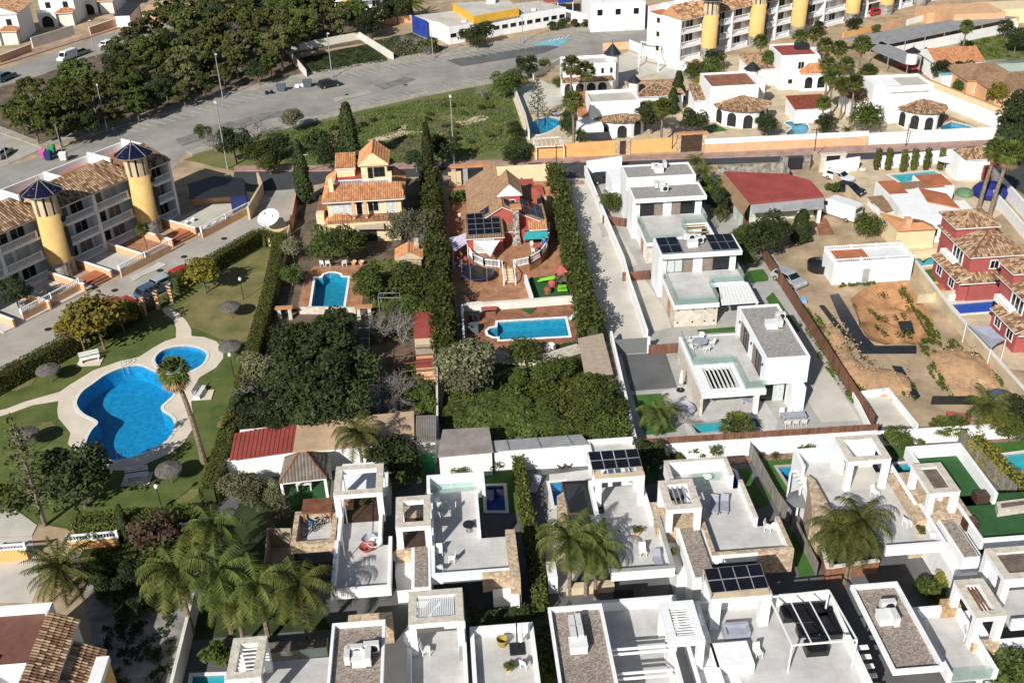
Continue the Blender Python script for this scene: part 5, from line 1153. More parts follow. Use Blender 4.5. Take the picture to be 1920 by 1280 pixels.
bl(t,(1148,345),(1165,315),3.0,0,white,'garage'); 
t=modern('middle modern villa with two solar arrays on its gravel roof',(1310,560))
R,w=gravel_box(t,(1239,479),(1373,438),5.9,0,inset=(.0,.8,.45,0)); A_,B_=(w[0],w[1]),(w[2],w[1])
slider(t,A_,B_,.27,3.15,3.1,2.1,True,curtain); slider(t,A_,B_,.74,3.15,3.2,2.1,False)
for k in (.06,.48,.94): X=w[0]+(w[2]-w[0])*k; MB().box(X-.07,w[1]-.12,4.9,X+.07,w[1],5.15).build('wall_lamp',metald,t)
for a,b,n in ((.02,.28,2),(.64,.97,3)):
 X0=R[0]+(R[2]-R[0])*a; X1=R[0]+(R[2]-R[0])*b; panels(t,(X0,R[1]+.3,5.95),(X1,R[1]+.3,5.95),(X1,R[3]-.3,6.05),(X0,R[3]-.3,6.05),n,2)
x0,y0=g(1264,573,3.1); x1=g(1398,530,3.1)[0]; y1=w[1]; xm=g(1351,571,3.1)[0]; ym=g(1398,527,3.1)[1]
MB().box(x0,y0,2.55,xm,y1,3.05).build('terrace_slab',white,t); MB().box(xm,ym,2.55,x1,y1,3.05).build('terrace_slab',white,t); MB().box(x0+.1,y0+.1,3.05,xm-.1,y1,3.08).build('terrace_floor',tfloor,t); MB().box(xm-.1,ym+.1,3.05,x1-.1,y1,3.08).build('terrace_floor',tfloor,t)
for a,b in (((x0+.1,y1-.2),(x0+.1,y0+.1)),((x0+.1,y0+.1),(xm-.1,y0+.1)),((xm-.1,y0+.1),(xm-.1,ym)),((xm,ym+.1),(x1-.1,ym+.1)),((x1-.1,ym+.1),(x1-.1,y1))): rail_glass(t,a,b,3.05,1.0)
q=Q([(1353,571),(1423,566),(1402,528),(1347,532.5)],3.0); pr=MB().prism(q,2.9,2.96).build('white_sheet_roof',metalw,t)
for i in range(10): a=Vector(q[0]).lerp(Vector(q[1]),(i+.5)/10); b=Vector(q[3]).lerp(Vector(q[2]),(i+.5)/10); MB().bar((*a,2.98),(*b,2.98),.06,.05).build('sheet_rib',metalw,pr)
for a in (q[1],q[2]): MB().box(a[0]-.3,a[1]-.05,0,a[0]-.15,a[1]+.1,2.9).build('post',metalw,t)
MB().box(x0+.25,y0+.5,0,xm,y1,2.55).build('ground_floor',stonel,t); MB().box(xm,ym+2.5,0,x1-.6,y1,2.55).build('ground_floor',white,t); opening(t,(xm,ym+2.5),(x1-.6,ym+2.5),.5,.1,3.6,2.3,metald,dkglass,'sliding_door',2)
for k in (.12,.45,.72,.93):
 X=x0+(xm-x0)*k
 for z in (.5,2.1): MB().box(X-.08,y0+.42,z,X+.08,y0+.5,z+.16).build('wall_lamp',metald,t)
opening(t,(x0+.25,y1),(x0+.25,y0+.5),.6,.1,1.6,2.3,woodl,woodl,'door',0)
t=modern('front modern villa with long gravel roof and slatted terrace opening',(1420,740))
R,w=gravel_box(t,(1436.6,673),(1459,569),6.0,3.0,inset=(.0,.0,.0,0)); A_,B_=(w[0],w[3]),(w[0],w[1])
slider(t,A_,B_,.33,3.2,2.8,2.2,False); slider(t,A_,B_,.75,3.2,2.8,2.2,False)
for k in (.14,.55,.93): Y=w[3]+(w[1]-w[3])*k; MB().box(w[0]-.12,Y-.08,4.8,w[0],Y+.08,5.05).build('wall_lamp',metald,t)
x0,y0=g(1318,738,3.2); x1=w[0]; y1=g(1269.4,631,3.2)[1]; ox0,oy0=g(1327,727,3.2); ox1,oy1=g(1371,682,3.2); ox0=x0+1.0; oy0=y0+.8; ox1=g(1390,725.6,3.2)[0]
for i,B in enumerate(((x0,oy1,x1,y1),(x0,y0,ox0,oy1),(ox1,y0,x1,oy1),(ox0,y0,ox1,oy0))): MB().box(B[0],B[1],2.6,B[2],B[3],3.15).build('terrace_slab',white,t)
MB().box(x0+.4,oy1+.35,3.15,x1,y1-.35,3.18).build('terrace_floor',tfloor,t); MB().box(ox1+.45,y0+.5,3.15,x1,oy1+.35,3.18).build('terrace_floor',tfloor,t)
for i in range(7): X=ox0+(ox1-ox0)*(i+.5)/7; MB().box(X-.05,oy0,2.85,X+.05,oy1,3.05).build('slat',metalw,t)
for a,b in (((x0+.2,y1-.2),(x0+.2,oy1+.2)),((x0+.2,oy1+.2),(ox1+.3,oy1+.2)),((ox1+.3,oy1+.2),(ox1+.3,y0+.3)),((ox1+.3,y0+.3),(x1,y0+.3))): rail_glass(t,a,b,3.15,1.0)
MB().box(x0+.25,oy1+1.0,0,x1,y1,2.6).build('ground_floor',white,t); MB().box(x0+.02,oy0,0,x0+.3,y1-.02,2.6).build('stone_wall',stonel,t)
MB().box(x1-1.0,y0+.2,0,x1-.55,y0+.7,2.6).build('pillar',white,t); X1=w[2]; MB().box(X1-1.6,y0+.15,0,X1-.35,y0+2.2,3.0).build('pillar',white,t); MB().box(x1,y0+2.6,0,X1-.35,w[3]-.2,3.0).build('ground_floor',white,t); opening(t,(x1,y0+2.6),(X1-.4,y0+2.6),.42,.05,3.2,2.5,metald,dkglass,'sliding_door',2); MB().box(X1-2.8,y0+2.4,.05,X1-1.7,y0+2.5,2.7).build('curtain',curtain,t)
opening(t,(x0+.25,oy1+1.0),(x1,oy1+1.0),.6,.05,5,2.3,metald,dkglass,'sliding_door',3)
# boundary walls and fences of the modern villas
boards([(1340,352),(1420,470),(1636,806)],1.75,'long brown board fence between the modern villas and the sand lot',bw=.3)
boards([(1190,866),(1420,851),(1640,837)],.75,'brown board fence above the long white garden wall',bw=.3,zm=0,z0=1.9)
boards([(1130,413),(1173,418)],1.3,'short brown board screen beside the rear modern villa',bw=.3,zm=.6); boards([(1168,520),(1219,516)],1.3,'short brown board screen beside the middle modern villa',bw=.3,zm=.6); boards([(1217,657),(1272,653)],1.3,'short brown board screen beside the front modern villa',bw=.3,zm=.6)
wallline([(1097,328),(1130,410),(1168,500),(1180,545),(1212,640)],1.5,.28,white,'stepped white wall along the pale driveway')
wallline([(1100,328),(1165,318)],2.2,.25,white,'white street wall at the head of the pale driveway'); wallline([(1145,648),(1193,862)],1.9,.25,white,'tall white wall between orchard and grey drive',zm=0)
t=thing('driveway_gate','grey sheet gate across the foot of the pale driveway','gate',(*g(1180,660),0)); a,b=g(1152,665),g(1214,660); MB().box(a[0],a[1]-.05,.1,b[0],a[1]+.05,1.9).build('gate_panel',mat('gate_grey',(.16,.165,.165),.6,.05),t); MB().box(b[0]-.1,a[1]-.15,0,b[0]+.2,a[1]+.15,2).build('gate_post',white,t)
wallline([(1190,867),(1418,852),(1640,838)],1.9,.25,white,'long white garden wall behind the cube houses'); wallline([(1642,836),(1800,826),(1940,818)],1.7,.25,white,'white garden wall behind the right cube houses')
wallline([(1630,800),(1600,740),(1665,732),(1720,800)],.8,.2,white,'low white walls of the empty concrete pad',zm=.5); 
# ---------------------------------------------------------------- red roofed bungalow and sheds on the sand lot
t=thing('bungalow','pale mint bungalow with deep red flat roof','house',(*g(1440,410),0))
MINT=t; P=Q([(1407,380),(1545,367),(1520,338),(1476,326),(1358,321)],3.2); MB().prism(P,2.95,3.2).build('red_roof',redroof,t); P2=Q([(1407,378),(1530,368),(1508,338),(1368,326)],3.0); MB().prism(P2,0,2.93).build('wall',mint,t)
P3=[Vector(p) for p in Q([(1393,398),(1407,381),(1358,322),(1345,335)],2.9)]; shed_roof(t,[(*P3[0],2.2),(*P3[1],3.0),(*P3[2],3.0),(*P3[3],2.2)][::1],TILEB) if False else MB().add([(*P3[0],2.35),(*P3[1],2.95),(*P3[2],2.95),(*P3[3],2.35)],[(0,1,2,3)]).build('side_roof',TILEB,t)
q=Q([(1393,398),(1352,335)],2.35); 
MB().prism([tuple(q[0]),(q[0][0]+.3,q[0][1]),(q[1][0]+.3,q[1][1]),tuple(q[1])],0,2.3).build('mint_wall',mint,t)
P4=[(*g(1410,400,2.2),2.2),(*g(1545,392,2.2),2.2),(*g(1545,370,2.9),2.9),(*g(1407,382,2.9),2.9)]; MB().add(P4,[(0,1,2,3)]).build('front_roof',sheetg,t)
for p in ((1538,392),(1500,394)): x,y=g(*p,2.1); MB().box(x-.2,y,0,x+.2,y+.4,2.2).build('pillar',white,t)
wallline([(1345,318),(1470,312),(1478,325)],1.8,.3,stoned,'rubble street wall behind the red roofed bungalow',zm=1.2)
t=thing('stone_gateway','stone piers with dark metal gates left of the dry stone wall','gateway',(*g(1490,318),0)); x,y=g(1468,320); x2=g(1510,318)[0]
for X in (x,x2): MB().box(X-.5,y-.4,0,X+.5,y+.4,2.2).build('pier',stoned,t)
MB().box(x+.5,y-.05,.1,x2-.5,y+.05,1.9).build('gate_leaf',metald,t)
wallline([(1525,300),(1600,380),(1650,430),(1690,480)],1.4,.25,sandw,'tan wall between the red roofed bungalow and white bungalow'); wallline([(1690,480),(1780,600),(1925,765)],1.5,.3,sandw,'tan wall between the sand lot and the rose red houses',cap=offw)
t=thing('shed','long white shed with balustraded flat roof on the sand lot','shed',(*g(1620,515),0)); x0,y0,x1,y1=rc((1565,494),(1690,459),2.9); MB().box(x0,y0,0,x1,y1,2.8).build('wall',white,t); MB().box(x0+.3,y0+.3,2.8,x0+(x1-x0)*.48,y1-.3,2.85).build('red_roof_tiles',orroof,t); MB().box(x0+(x1-x0)*.48,y0+.3,2.8,x1-.3,y1-.3,2.84).build('roof',plas,t)
for a,b in (((x0+.1,y0+.15),(x1-.1,y0+.15)),((x0+.1,y1-.15),(x1-.1,y1-.15)),((x1-.15,y0+.2),(x1-.15,y1-.2)),((x0+.15,y0+.2),(x0+.15,y1-.2))): balustrade(t,a,b,2.82,.55,posts=3,step=.22)
for k in (.2,.42,.62,.8): opening(t,(x0,y0),(x1,y0),k,.3 if k!=.42 else .02,1.0,1.5 if k!=.42 else 2.0,white,plas if k!=.42 else greyw,'window' if k!=.42 else 'door',0)
# ---------------------------------------------------------------- white bungalow with orange roofs
P=[Vector(p) for p in Q([(1362,322),(1474,327),(1543,366),(1409,379)],3.2)]; rb=MB()
for i in range(16): k=(i+.5)/16; rb.bar((*P[0].lerp(P[1],k),3.22),(*P[3].lerp(P[2],k),3.22),.06,.05)
rb.build('roof_ribs',redroof,MINT,kind='stuff')
t=thing('bungalow','white bungalow with several orange red flat tile roofs and a steep white gable','house',(*g(1700,430),0))
for nl,fr,z,m in (((1668,366),(1673,338),3.4,orroof),((1690,356),(1760,337),3.3,TILEB),((1735,350),(1765,325),3.4,orroof)):
 x0,y0,x1,y1=rc(nl,fr,z) if fr[0]>nl[0]+20 else (*g(*nl,z),g(nl[0]+42,nl[1],z)[0],g(*fr,z)[1]); MB().box(x0,y0,0,x1,y1,z-.1).build('wall',white,t); MB().box(x0+.2,y0+.2,z-.1,x1-.2,y1-.2,z+.05).build('roof',m,t)
P=Q([(1740,378),(1800,390),(1775,363),(1723,352)],3.6); MB().prism(P,3.45,3.62).build('roof',orroof,t)
P=Q([(1692,400),(1742,412),(1800,406),(1800,390),(1722,352),(1668,366)],3.4); MB().prism(P,0,3.44).build('wall',white,t)
a,b=g(1742,424),g(1805,420); 
opening(t,Q([(1742,412)],3.4)[0],Q([(1800,406)],3.4)[0],.2,.9,1.4,1.2,metalw,dkglass,'window',1); opening(t,Q([(1742,412)],3.4)[0],Q([(1800,406)],3.4)[0],.72,.9,1.4,1.2,metalw,dkglass,'window',1)
P=Q([(1800,395),(1825,392),(1808,374),(1780,376)],2.6)
for i in range(6):
 a=Vector(P[0]).lerp(Vector(P[3]),i/6); b=Vector(P[1]).lerp(Vector(P[2]),i/6); c=Vector(P[1]).lerp(Vector(P[2]),(i+.85)/6); d=Vector(P[0]).lerp(Vector(P[3]),(i+.85)/6); MB().prism([tuple(a),tuple(b),tuple(c),tuple(d)],2.5,2.58).build('roof_sheet',metalw,t)
x0,y0,x1,y1=rc((1640,400),(1655,370),2.6); 
t=thing('bungalow','sand coloured house with plain ochre roof below the white bungalow','house',(*g(1710,460),0))
P=Q([(1684,430),(1757,427),(1740,412),(1655,400)],3.0); MB().prism(Q([(1683,432),(1755,428),(1735,408),(1650,398)],2.7),0,2.7).build('wall',cream,t)
r=Q([(1684,434),(1760,430),(1700,420),(1650,398)],3.0); MB().add([(*g(1648,398,2.75),2.75),(*g(1684,434,2.75),2.75),(*g(1697,419,3.5),3.5),(*g(1700,411,3.5),3.5)],[(0,1,2,3)]).build('roof_plane',TILEO,t); MB().add([(*g(1684,434,2.75),2.75),(*g(1757,430,2.75),2.75),(*g(1730,416,3.4),3.4),(*g(1697,419,3.5),3.5)],[(0,1,2,3)]).build('roof_plane',TILEO,t); MB().add([(*g(1757,430,2.75),2.75),(*g(1735,408,2.75),2.75),(*g(1700,411,3.5),3.5),(*g(1730,416,3.4),3.4)],[(0,1,2,3)]).build('roof_plane',TILEB,t); x,y=g(1701,420,3.4); MB().box(x-.4,y-.4,2.7,x+.4,y+.4,4.3).build('chimney',peach,t)
t=thing('lean_to','lean to with ridged brown tile roof beside the white bungalow','lean-to',(*g(1650,390),0)); q=[(*g(1660,400,2.2),2.2),(*g(1683,394,2.2),2.2),(*g(1655,366,2.5),2.5),(*g(1625,370,2.5),2.5)]; shed_roof(t,q,TILEB,pitch=.5); MB().prism([g(1660,400,2.2),g(1681,395,2.2),g(1655,368,2.2),g(1628,371,2.2)],0,2.05).build('wall',white,t)
wallline([(1860,325),(1940,415)],2.0,.25,white,'white wall along the side street at the right edge',zm=1); wallline([(1852,355),(1935,450)],1.6,.25,white,'white wall right of the leaning palms',zm=.8)
wallline([(1545,318),(1610,308)],2.2,.3,white,'white street wall behind the parked white car',zm=1); wallline([(1645,312),(1770,300),(1850,292)],2.0,.25,white,'white street wall behind clipped cypress columns',zm=.4)
t=thing('stone_gateway','stone framed garage gate behind the two parked cars','gateway',(*g(1560,320),0)); a,b=g(1540,322),g(1576,320)
for X in (a[0],b[0]): MB().box(X-.4,a[1]-.3,0,X+.4,a[1]+.3,2.6).build('pier',stonel,t)
MB().box(a[0]-.5,a[1]-.4,2.6,b[0]+.5,a[1]+.4,2.85).build('lintel',stonel,t); MB().box(a[0]+.4,a[1]-.06,.1,b[0]-.4,a[1]+.06,2.4).build('gate_panel',metald,t)
t=thing('tiled_house','white house corner with broken orange tile roof below the tall white wall','house',(*g(1820,310),0)); x0,y0,x1,y1=bl(t,(1800,300),(1845,280),3.2); hip_roof(t,x0+1,y0,x1,y1,3.25,1.2,TILEM,.3); MB().box(x1-1.5,y0-.6,0,x1,y0,2.2).build('red_porch',redw,t)
# ---------------------------------------------------------------- rose red houses
def red_house(lab,dx,dy):
 t=thing('red_house',lab,'house',(*g(1850+dx,500+dy),0),0,'rose red houses with mottled roofs'); F=lambda p:(p[0]+dx,p[1]+dy)
 x0,y0=g(*F((1828,479)),5.5); x1=g(*F((1912,470)),5.5)[0]; y1=g(*F((1774,424)),5.5)[1]; x0=g(*F((1774,432)),5.5)[0]
 MB().box(x0,y0,0,x1,y1,5.4).build('wall',pinkred,t); hip_roof(t,x0,y0,x1,y1,5.45,1.4,TILEM,.4,white,'hip','y')
 MB().box(x0-.1,y0+4.2,5.4,x0+4.6,y1+.2,7.1).build('upper_room',pinkred,t); hip_roof(t,x0-.1,y0+4.2,x0+4.6,y1+.2,7.15,1.2,TILEM,.4,white,'hip','y')
 xa=x0-1.2; MB().box(xa,y0-.6,0,x0,y1-2,2.7).build('lower_wing',pinkred,t); shed_roof(t,[(xa-.5,y1-2,2.7),(xa-.5,y0-1.0,2.7),(x0,y0-1.0,3.4),(x0,y1-2,3.4)],TILEM)
 MB().box(x0,y0-1.0,0,x1+.6,y0,2.7).build('lower_front',pinkred,t); shed_roof(t,[(xa-.4,y0-1.5,2.7),(x1+1,y0-1.5,2.7),(x1+1,y0,3.3),(x0,y0,3.3)],TILEM)
 MB().box(xa+.5,y0+2.5,2.9,x0,y0+6.0,3.6).build('balcony',white,t)
 opening(t,(x0,y1),(x0,y0),.62,3.3,2.6,1.8,white,dkglass,'window',2,.12,.1); opening(t,(xa,y1-2),(xa,y0-.6),.25,.9,1.4,1.4,white,dkglass,'window',1,.14); opening(t,(xa,y1-2),(xa,y0-.6),.75,.9,1.4,1.4,white,dkglass,'window',1,.14); opening(t,(x0,y0-1.0),(x1+.6,y0-1.0),.8,.9,1.4,1.4,white,dkglass,'window',1,.14); opening(t,(x0,y0),(x1,y0),.5,3.6,1.2,1.2,white,dkglass,'window',1,.12)
red_house('upper rose red house with mottled tile roofs and white balcony windows',0,0); red_house('lower rose red house cut by the right edge',112,92)
sail('pale grey shade sail beside the lower rose red house',[(1812,607,2.3),(1858,612,2.6),(1886,636,2.6),(1858,654,2.2)],canvasg)
wallline([(1720,560),(1790,552),(1870,546)],1.2,.25,sandw,'sand wall between the two rose red houses gardens',zm=.6); wallline([(1778,564),(1862,557)],.8,.2,white,'white kerb wall behind the deep blue pool')
one(MB().box(*(lambda q:(q[0],q[1],0,q[2],q[3],.25))(rc((1752,542),(1785,530),.25))),'deck',orroof,'red deck beside the rose red house lawn','deck')
wallline([(1688,474),(1768,466)],1.0,.3,cream,'cream wall behind the sunlit turquoise pool',zm=1)
# ---------------------------------------------------------------- lower left house
t=thing('white_house','white house with tiled verge roofs and dark red roof terrace in the lower left corner','house',(*g(120,1250),0))
zt=5.6; x0,y0,x1,y1=rc((-60,1235),(98,1128),zt); MB().box(x0,y0,0,x1,y1,4.8).build('wall',white,t); MB().box(x0,y0,4.8,x1-.3,y1-.3,4.84).build('roof_terrace',mat('shaded_maroon_tiles',(.17,.075,.055),.8,.12),t)  # maroon floor darkened so its colour carries the shade on this terrace
MB().box(x0,y1-.3,4.8,x1,y1,zt).build('parapet',white,t); MB().box(x1-.3,y0+4,4.8,x1,y1-.3,zt).build('parapet',white,t); MB().box(x0,y0-3.5,0,x1-3.2,y0,4.4).build('wall',white,t); MB().box(x0+.2,y0-3.4,4.4,x1-3.5,y0-.2,4.44).build('roof_terrace',concr,t); MB().box(x0,y0-.3,4.8,x1-3,y0,zt).build('parapet',white,t)
shed_roof(t,[(x1+2.0,y0-4,4.6),(x1+2.0,y1-.9,4.6),(x1,y1-.9,5.6),(x1-.0,y0-4,5.6)],TILEM,pitch=.25); MB().box(x1,y0-4,0,x1+1.8,y1-1.1,4.4).build('wall',white,t)
shed_roof(t,[(x1+4.0,y0-4.5,3.1),(x1+4.0,y1-2.6,3.1),(x1+2.0,y1-2.6,4.2),(x1+2.0,y0-4.5,4.2)],TILEM,pitch=.25); MB().box(x1+2,y0-4.5,0,x1+3.7,y1-2.8,3.0).build('wall',white,t); MB().box(x1+3.72,y0-4.5,0,x1+4.6,y1-4,3.4).build('side_wall',ochre,t); MB().box(x1+3.8,y0-4.5,3.4,x1+4.7,y1-4,3.9).build('parapet',white,t)
shed_roof(t,[(x0,y1+1.5,4.6),(x0,y1,5.3),(x1,y1,5.3),(x1,y1+1.5,4.6)][::1],TILEM) if False else None
t=thing('garden_wall','low orange wall with white balustrade by the lower left drive','wall',(*g(30,1050),0)); a,b=g(-40,1055),g(55,1048); MB().bar((*a,.6),(*b,.6),.25,1.2).build('wall',orangew,t); balustrade(t,a,b,1.2,.6,step=.25)
for i,(p,q) in enumerate((((135,1030),(225,1022)),((345,1008),(392,1002)))):
 t=thing('garden_wall','orange wall with white balustrade '+('below the clipped hedge' if i==0 else 'behind the tall palms'),'wall',(*g(*p),0)); a,b=g(*p),g(*q); MB().bar((*a,.45),(*b,.45),.25,.9).build('wall',orangew,t); balustrade(t,a,b,.9,.7,step=.25)
wallline([(362,1110),(318,1290)],2.0,.25,offw,'pale wall between the wild garden and the cube house garden',zm=2); wallline([(420,905),(425,890),(520,880),(625,860)],1.8,.25,white,'white wall along the top of the left cube house garden'); wallline([(625,862),(820,838)],2.2,.25,white,'white wall below the tan roofed store')
wallline([(820,855),(975,870),(1108,862)],2.0,.25,white,'white yard wall with small trees behind the boxed pool')
# fences between the cube house gardens
boards([(1395,838),(1455,950),(1480,985)],1.7,'weathered screen fence beside the narrow navy pool',fenceg,bw=2.0,gap=.03); boards([(1790,822),(1850,890),(1900,940)],1.7,'weathered screen fence below the corner hedge',fenceg,bw=2.0,gap=.03); boards([(1490,1000),(1530,1080)],1.5,'weathered screen fence left of the corner palms',fenceg,bw=2.0,gap=.03)
wallline([(1524,962),(1552,1064),(1648,1050)],1.3,.25,cottod,'brown courtyard wall around the corner palms',cap=offw,zm=1.3)
# clipped gazebo
t=thing('gazebo','grey tiled hip roof gazebo on white posts over green turf','gazebo',(*g(572,925),0)); q=Q([(523,905),(612,895),(617,848),(534,856)],3.0); P=[Vector(p) for p in q]; ap=(sum(P,Vector((0,0)))/4); r0=P[0].lerp(P[3],.5).lerp(P[1].lerp(P[2],.5),.42); r1=P[0].lerp(P[3],.5).lerp(P[1].lerp(P[2],.5),.58)
TG=ramp_mat('grey_tiles',[(0,(.13,.105,.085)),(1,(.24,.205,.17))],scale=.8,isl=.6); R=MB(); za=4.6
for pl in ([(*P[0],2.9),(*P[1],2.9),(*r1,za),(*r0,za)],[(*P[1],2.9),(*P[2],2.9),(*r1,za)],[(*P[2],2.9),(*P[3],2.9),(*r0,za),(*r1,za)],[(*P[3],2.9),(*P[0],2.9),(*r0,za)]): tile_plane(R,pl,.3)
R.build('tiled_roof',TG,t,kind='stuff')
for i,p in enumerate(P): MB().bar((*p,2.95),(*(r0 if i in (0,3) else r1),za+.06),.12).build('ridge',rust,t); c=p.lerp(ap,.08); MB().box(c.x-.12,c.y-.12,0,c.x+.12,c.y+.12,2.85).build('post',white,t)
for i in range(4): MB().bar((*P[i].lerp(ap,.08),2.78),(*P[(i+1)%4].lerp(ap,.08),2.78),.14).build('beam',white,t)
c=[p.lerp(ap,.12) for p in P]; MB().prism([tuple(p) for p in c],0,.16).build('turf_floor',turfd,t)
t=thing('sand_screen','tan fabric screened yard beside the stone clad wing','screen',(*g(510,1080),0)); P=Q([(492,1085),(540,1085),(545,990),(502,990)],2.2)
for i in range(4): a,b=P[i],P[(i+1)%4]; MB().bar((*a,1.1),(*b,1.1),.06,2.2).build('screen_panel',canvast,t)
MB().prism(P,0,.14).build('ground_cloth',canvast,t)
# ---------------------------------------------------------------- white cube houses
class House:
 def __init__(s,name,label,p,cat='house',group=None): s.t=thing(name,label,cat,(*g(*p),0),0,group)
 def block(s,nl,fr,zt,zb=0,m=white,name='wall',z=None):
  x0,y0,x1,y1=rc(nl,fr,zt if z is None else z); MB().box(x0,y0,zb,x1,y1,zt).build(name,m,s.t); return x0,y0,x1,y1
 def terrace(s,nl,fr,zt,zf,th=.28,sides='NSEW',m=white,fm=tfloor,zb=0,fname='terrace_floor',cap=None,wname='wall',under=None,n=None,s0=None):
  x0,y0,x1,y1=rc(nl,fr,zt)
  if n is not None: y1=n-.002
  if s0 is not None: y0=s0+.002; b=MB(); b.box(x0,y0,zb,x1,y1,zf-.002); b.build(wname,under or m,s.t)
  if sides:
   for sd in sides:
    w=[k for k in 'SN' if k in sides]; ya=y0+(th if 'S' in sides else 0); yb=y1-(th if 'N' in sides else 0); e=.004
    B={'S':(x0-e,y0-e,x1+e,y0+th),'N':(x0-e,y1-th,x1+e,y1+e),'W':(x0-e,ya,x0+th,yb),'E':(x1-th,ya,x1+e,yb)}[sd]
    o=MB().box(B[0],B[1],zf,B[2],B[3],zt).build('parapet',m,s.t)
    if cap: MB().box(B[0]-.03,B[1]-.03*(sd in 'SN'),zt+.002,B[2]+.03,B[3]+.03*(sd in 'SN'),zt+.05).build('coping',cap,o)
  MB().box(x0+(th if 'W' in sides else .02),y0+(th if 'S' in sides else .02),zf,x1-(th if 'E' in sides else .02),y1-(th if 'N' in sides else .02),zf+.03).build(fname,fm,s.t)
  return x0,y0,x1,y1
 def tower(s,nl,fr,zt,zb,bw=.55,bh=.42,cw=.5,cap=None,m=white,slats=0,sm=metalw,fill=None,axis='y',floor=None):
  x0,y0,x1,y1=rc(nl,fr,zt); o=MB()
  parapet(o,x0,y0,x1,y1,zt-bh,zt,bw); p=o.build('pergola',m,s.t)
  if cap: c=MB(); parapet(c,x0-.02,y0-.02,x1+.02,y1+.02,zt+.003,zt+.05,bw+.02); c.build('coping',cap,p)
  for a,b in ((x0,y0),(x1-cw,y0),(x0,y1-cw),(x1-cw,y1-cw)): MB().box(a+.004,b+.004,zb,a+cw-.004,b+cw-.004,zt-bh).build('column',m,p)
  if fill: MB().box(x0+bw,y0+bw,zt-.22,x1-bw,y1-bw,zt-.14).build('roof_infill',fill,p)
  for i in range(slats):
   k=(i+1)/(slats+1); b=MB()
   if axis=='y': xx=x0+bw+(x1-x0-2*bw)*k; b.box(xx-.04,y0+bw,zt-.24,xx+.04,y1-bw,zt-.12)
   else: yy=y0+bw+(y1-y0-2*bw)*k; b.box(x0+bw,yy-.03,zt-.22,x1-bw,yy+.03,zt-.12)
   b.build('slat',sm,p)
  if floor: MB().box(x0+.1,y0+.1,zb,x1-.1,y1-.1,zb+.05).build('pergola_floor',floor,s.t)
  return x0,y0,x1,y1
 def solar(s,q,z0,z1,nx,ny):
  a=[(*g(*p,z0 if i<2 else z1),z0 if i<2 else z1) for i,p in enumerate(q)]; panels(s.t,*a,nx,ny)
  for p in a:
   MB().box(p[0]-.04,p[1]-.04,min(6.4,p[2]-.5),p[0]+.04,p[1]+.04,p[2]-.02).build('panel_leg',metalg,s.t)
ZT,ZF,ZP=4.2,3.3,6.4
GC='white cube houses in the nearer rows'
# --- house with bicycles on its terrace
h=House('cube_house','white cube house with stone clad wing and bicycles cluttering its terrace',(690,1130),group=GC)
k=h.terrace((631,1012),(719,921),ZT,ZF,sides='EW')[1]; x0,y0,x1,y1=h.terrace((619,1108),(735,1012),ZT,ZF,sides='SEW',n=k)
h.tower((625,929),(719,869),ZP,ZF,cap=stonel,floor=woodd)
MB().box(x0-.2,y1+7.4,0,x1-.6,y1+11,ZF-.01).build('wall',white,h.t)
X0,Y0,X1,Y1=h.terrace((544,1022),(634,953),ZT,ZF,th=.4,m=stone,under=stone)
a=[(*g(*p,4.7),4.7) for p in ((566,962),(621,960),(624,932),(562,935))]
o=MB().box(a[0][0],a[0][1],4.55,a[1][0],a[2][1],4.62).build('louvre_roof',rust,h.t)
for i in range(9):
 yy=a[0][1]+(a[2][1]-a[0][1])*(i+.5)/9; MB().box(a[0][0]-.05,yy-.11,4.66,a[1][0]+.05,yy+.11,4.72).build('louvre',rust,o)
for xx in (a[0][0]+.1,a[1][0]-.1):
 for yy in (a[0][1]+.1,a[2][1]-.1): MB().box(xx-.06,yy-.06,ZF,xx+.06,yy+.06,4.55).build('post',rust,o)
h.block((652,1167),(735,1146),2.5,0,stone,'porch_roof')
opening(h.t,(X0,Y0),(X1,Y0),.55,.2,3.4,1.9,metald,interior,'window',2)
# --- house two
h=House('cube_house','white cube house with boxed pool yard left of the clipped hedge strip',(880,1110),group=GC)
k=h.terrace((800,916),(907,883),4.7,ZF,sides='NEW')[1]; k=h.terrace((806,1000),(895,914),ZT,ZF,sides='EW',n=k)[1]; x0,y0,x1,y1=h.terrace((809,1079),(958,991),ZT,ZF,sides='SW',n=k)
rail_glass(h.t,g(806,925,ZF),g(890,920,ZF),ZF,1.0)
h.block((957,1084),(965,991),4.25,0,stone,'stone_wall'); x=rc((905,1096),(973,1063),2.9); MB().box(x[0],y0-.12,2.2,x[2],y0-.006,ZT-.02).build('stone_wall',stone,h.t)
h.block((925,1120),(972,1100),2.6,1.2,white,'canopy')
h.block((771,1106),(807,1022),ZT,0,white); q=rc((771,1106),(807,1022),ZT); MB().box(q[0]+.25,q[1]+.25,ZT+.002,q[2]-.25,q[3]-.1,ZT+.06).build('gravel_roof',gravel,h.t)
h.block((743,1034),(806,945),ZT-.05,0,stone,'stone_wall'); h.block((741,1078),(771,1038),3.0,0,white)
h.tower((741.5,989.5),(806.5,928),ZP,ZT,cap=stonel,floor=woodd)
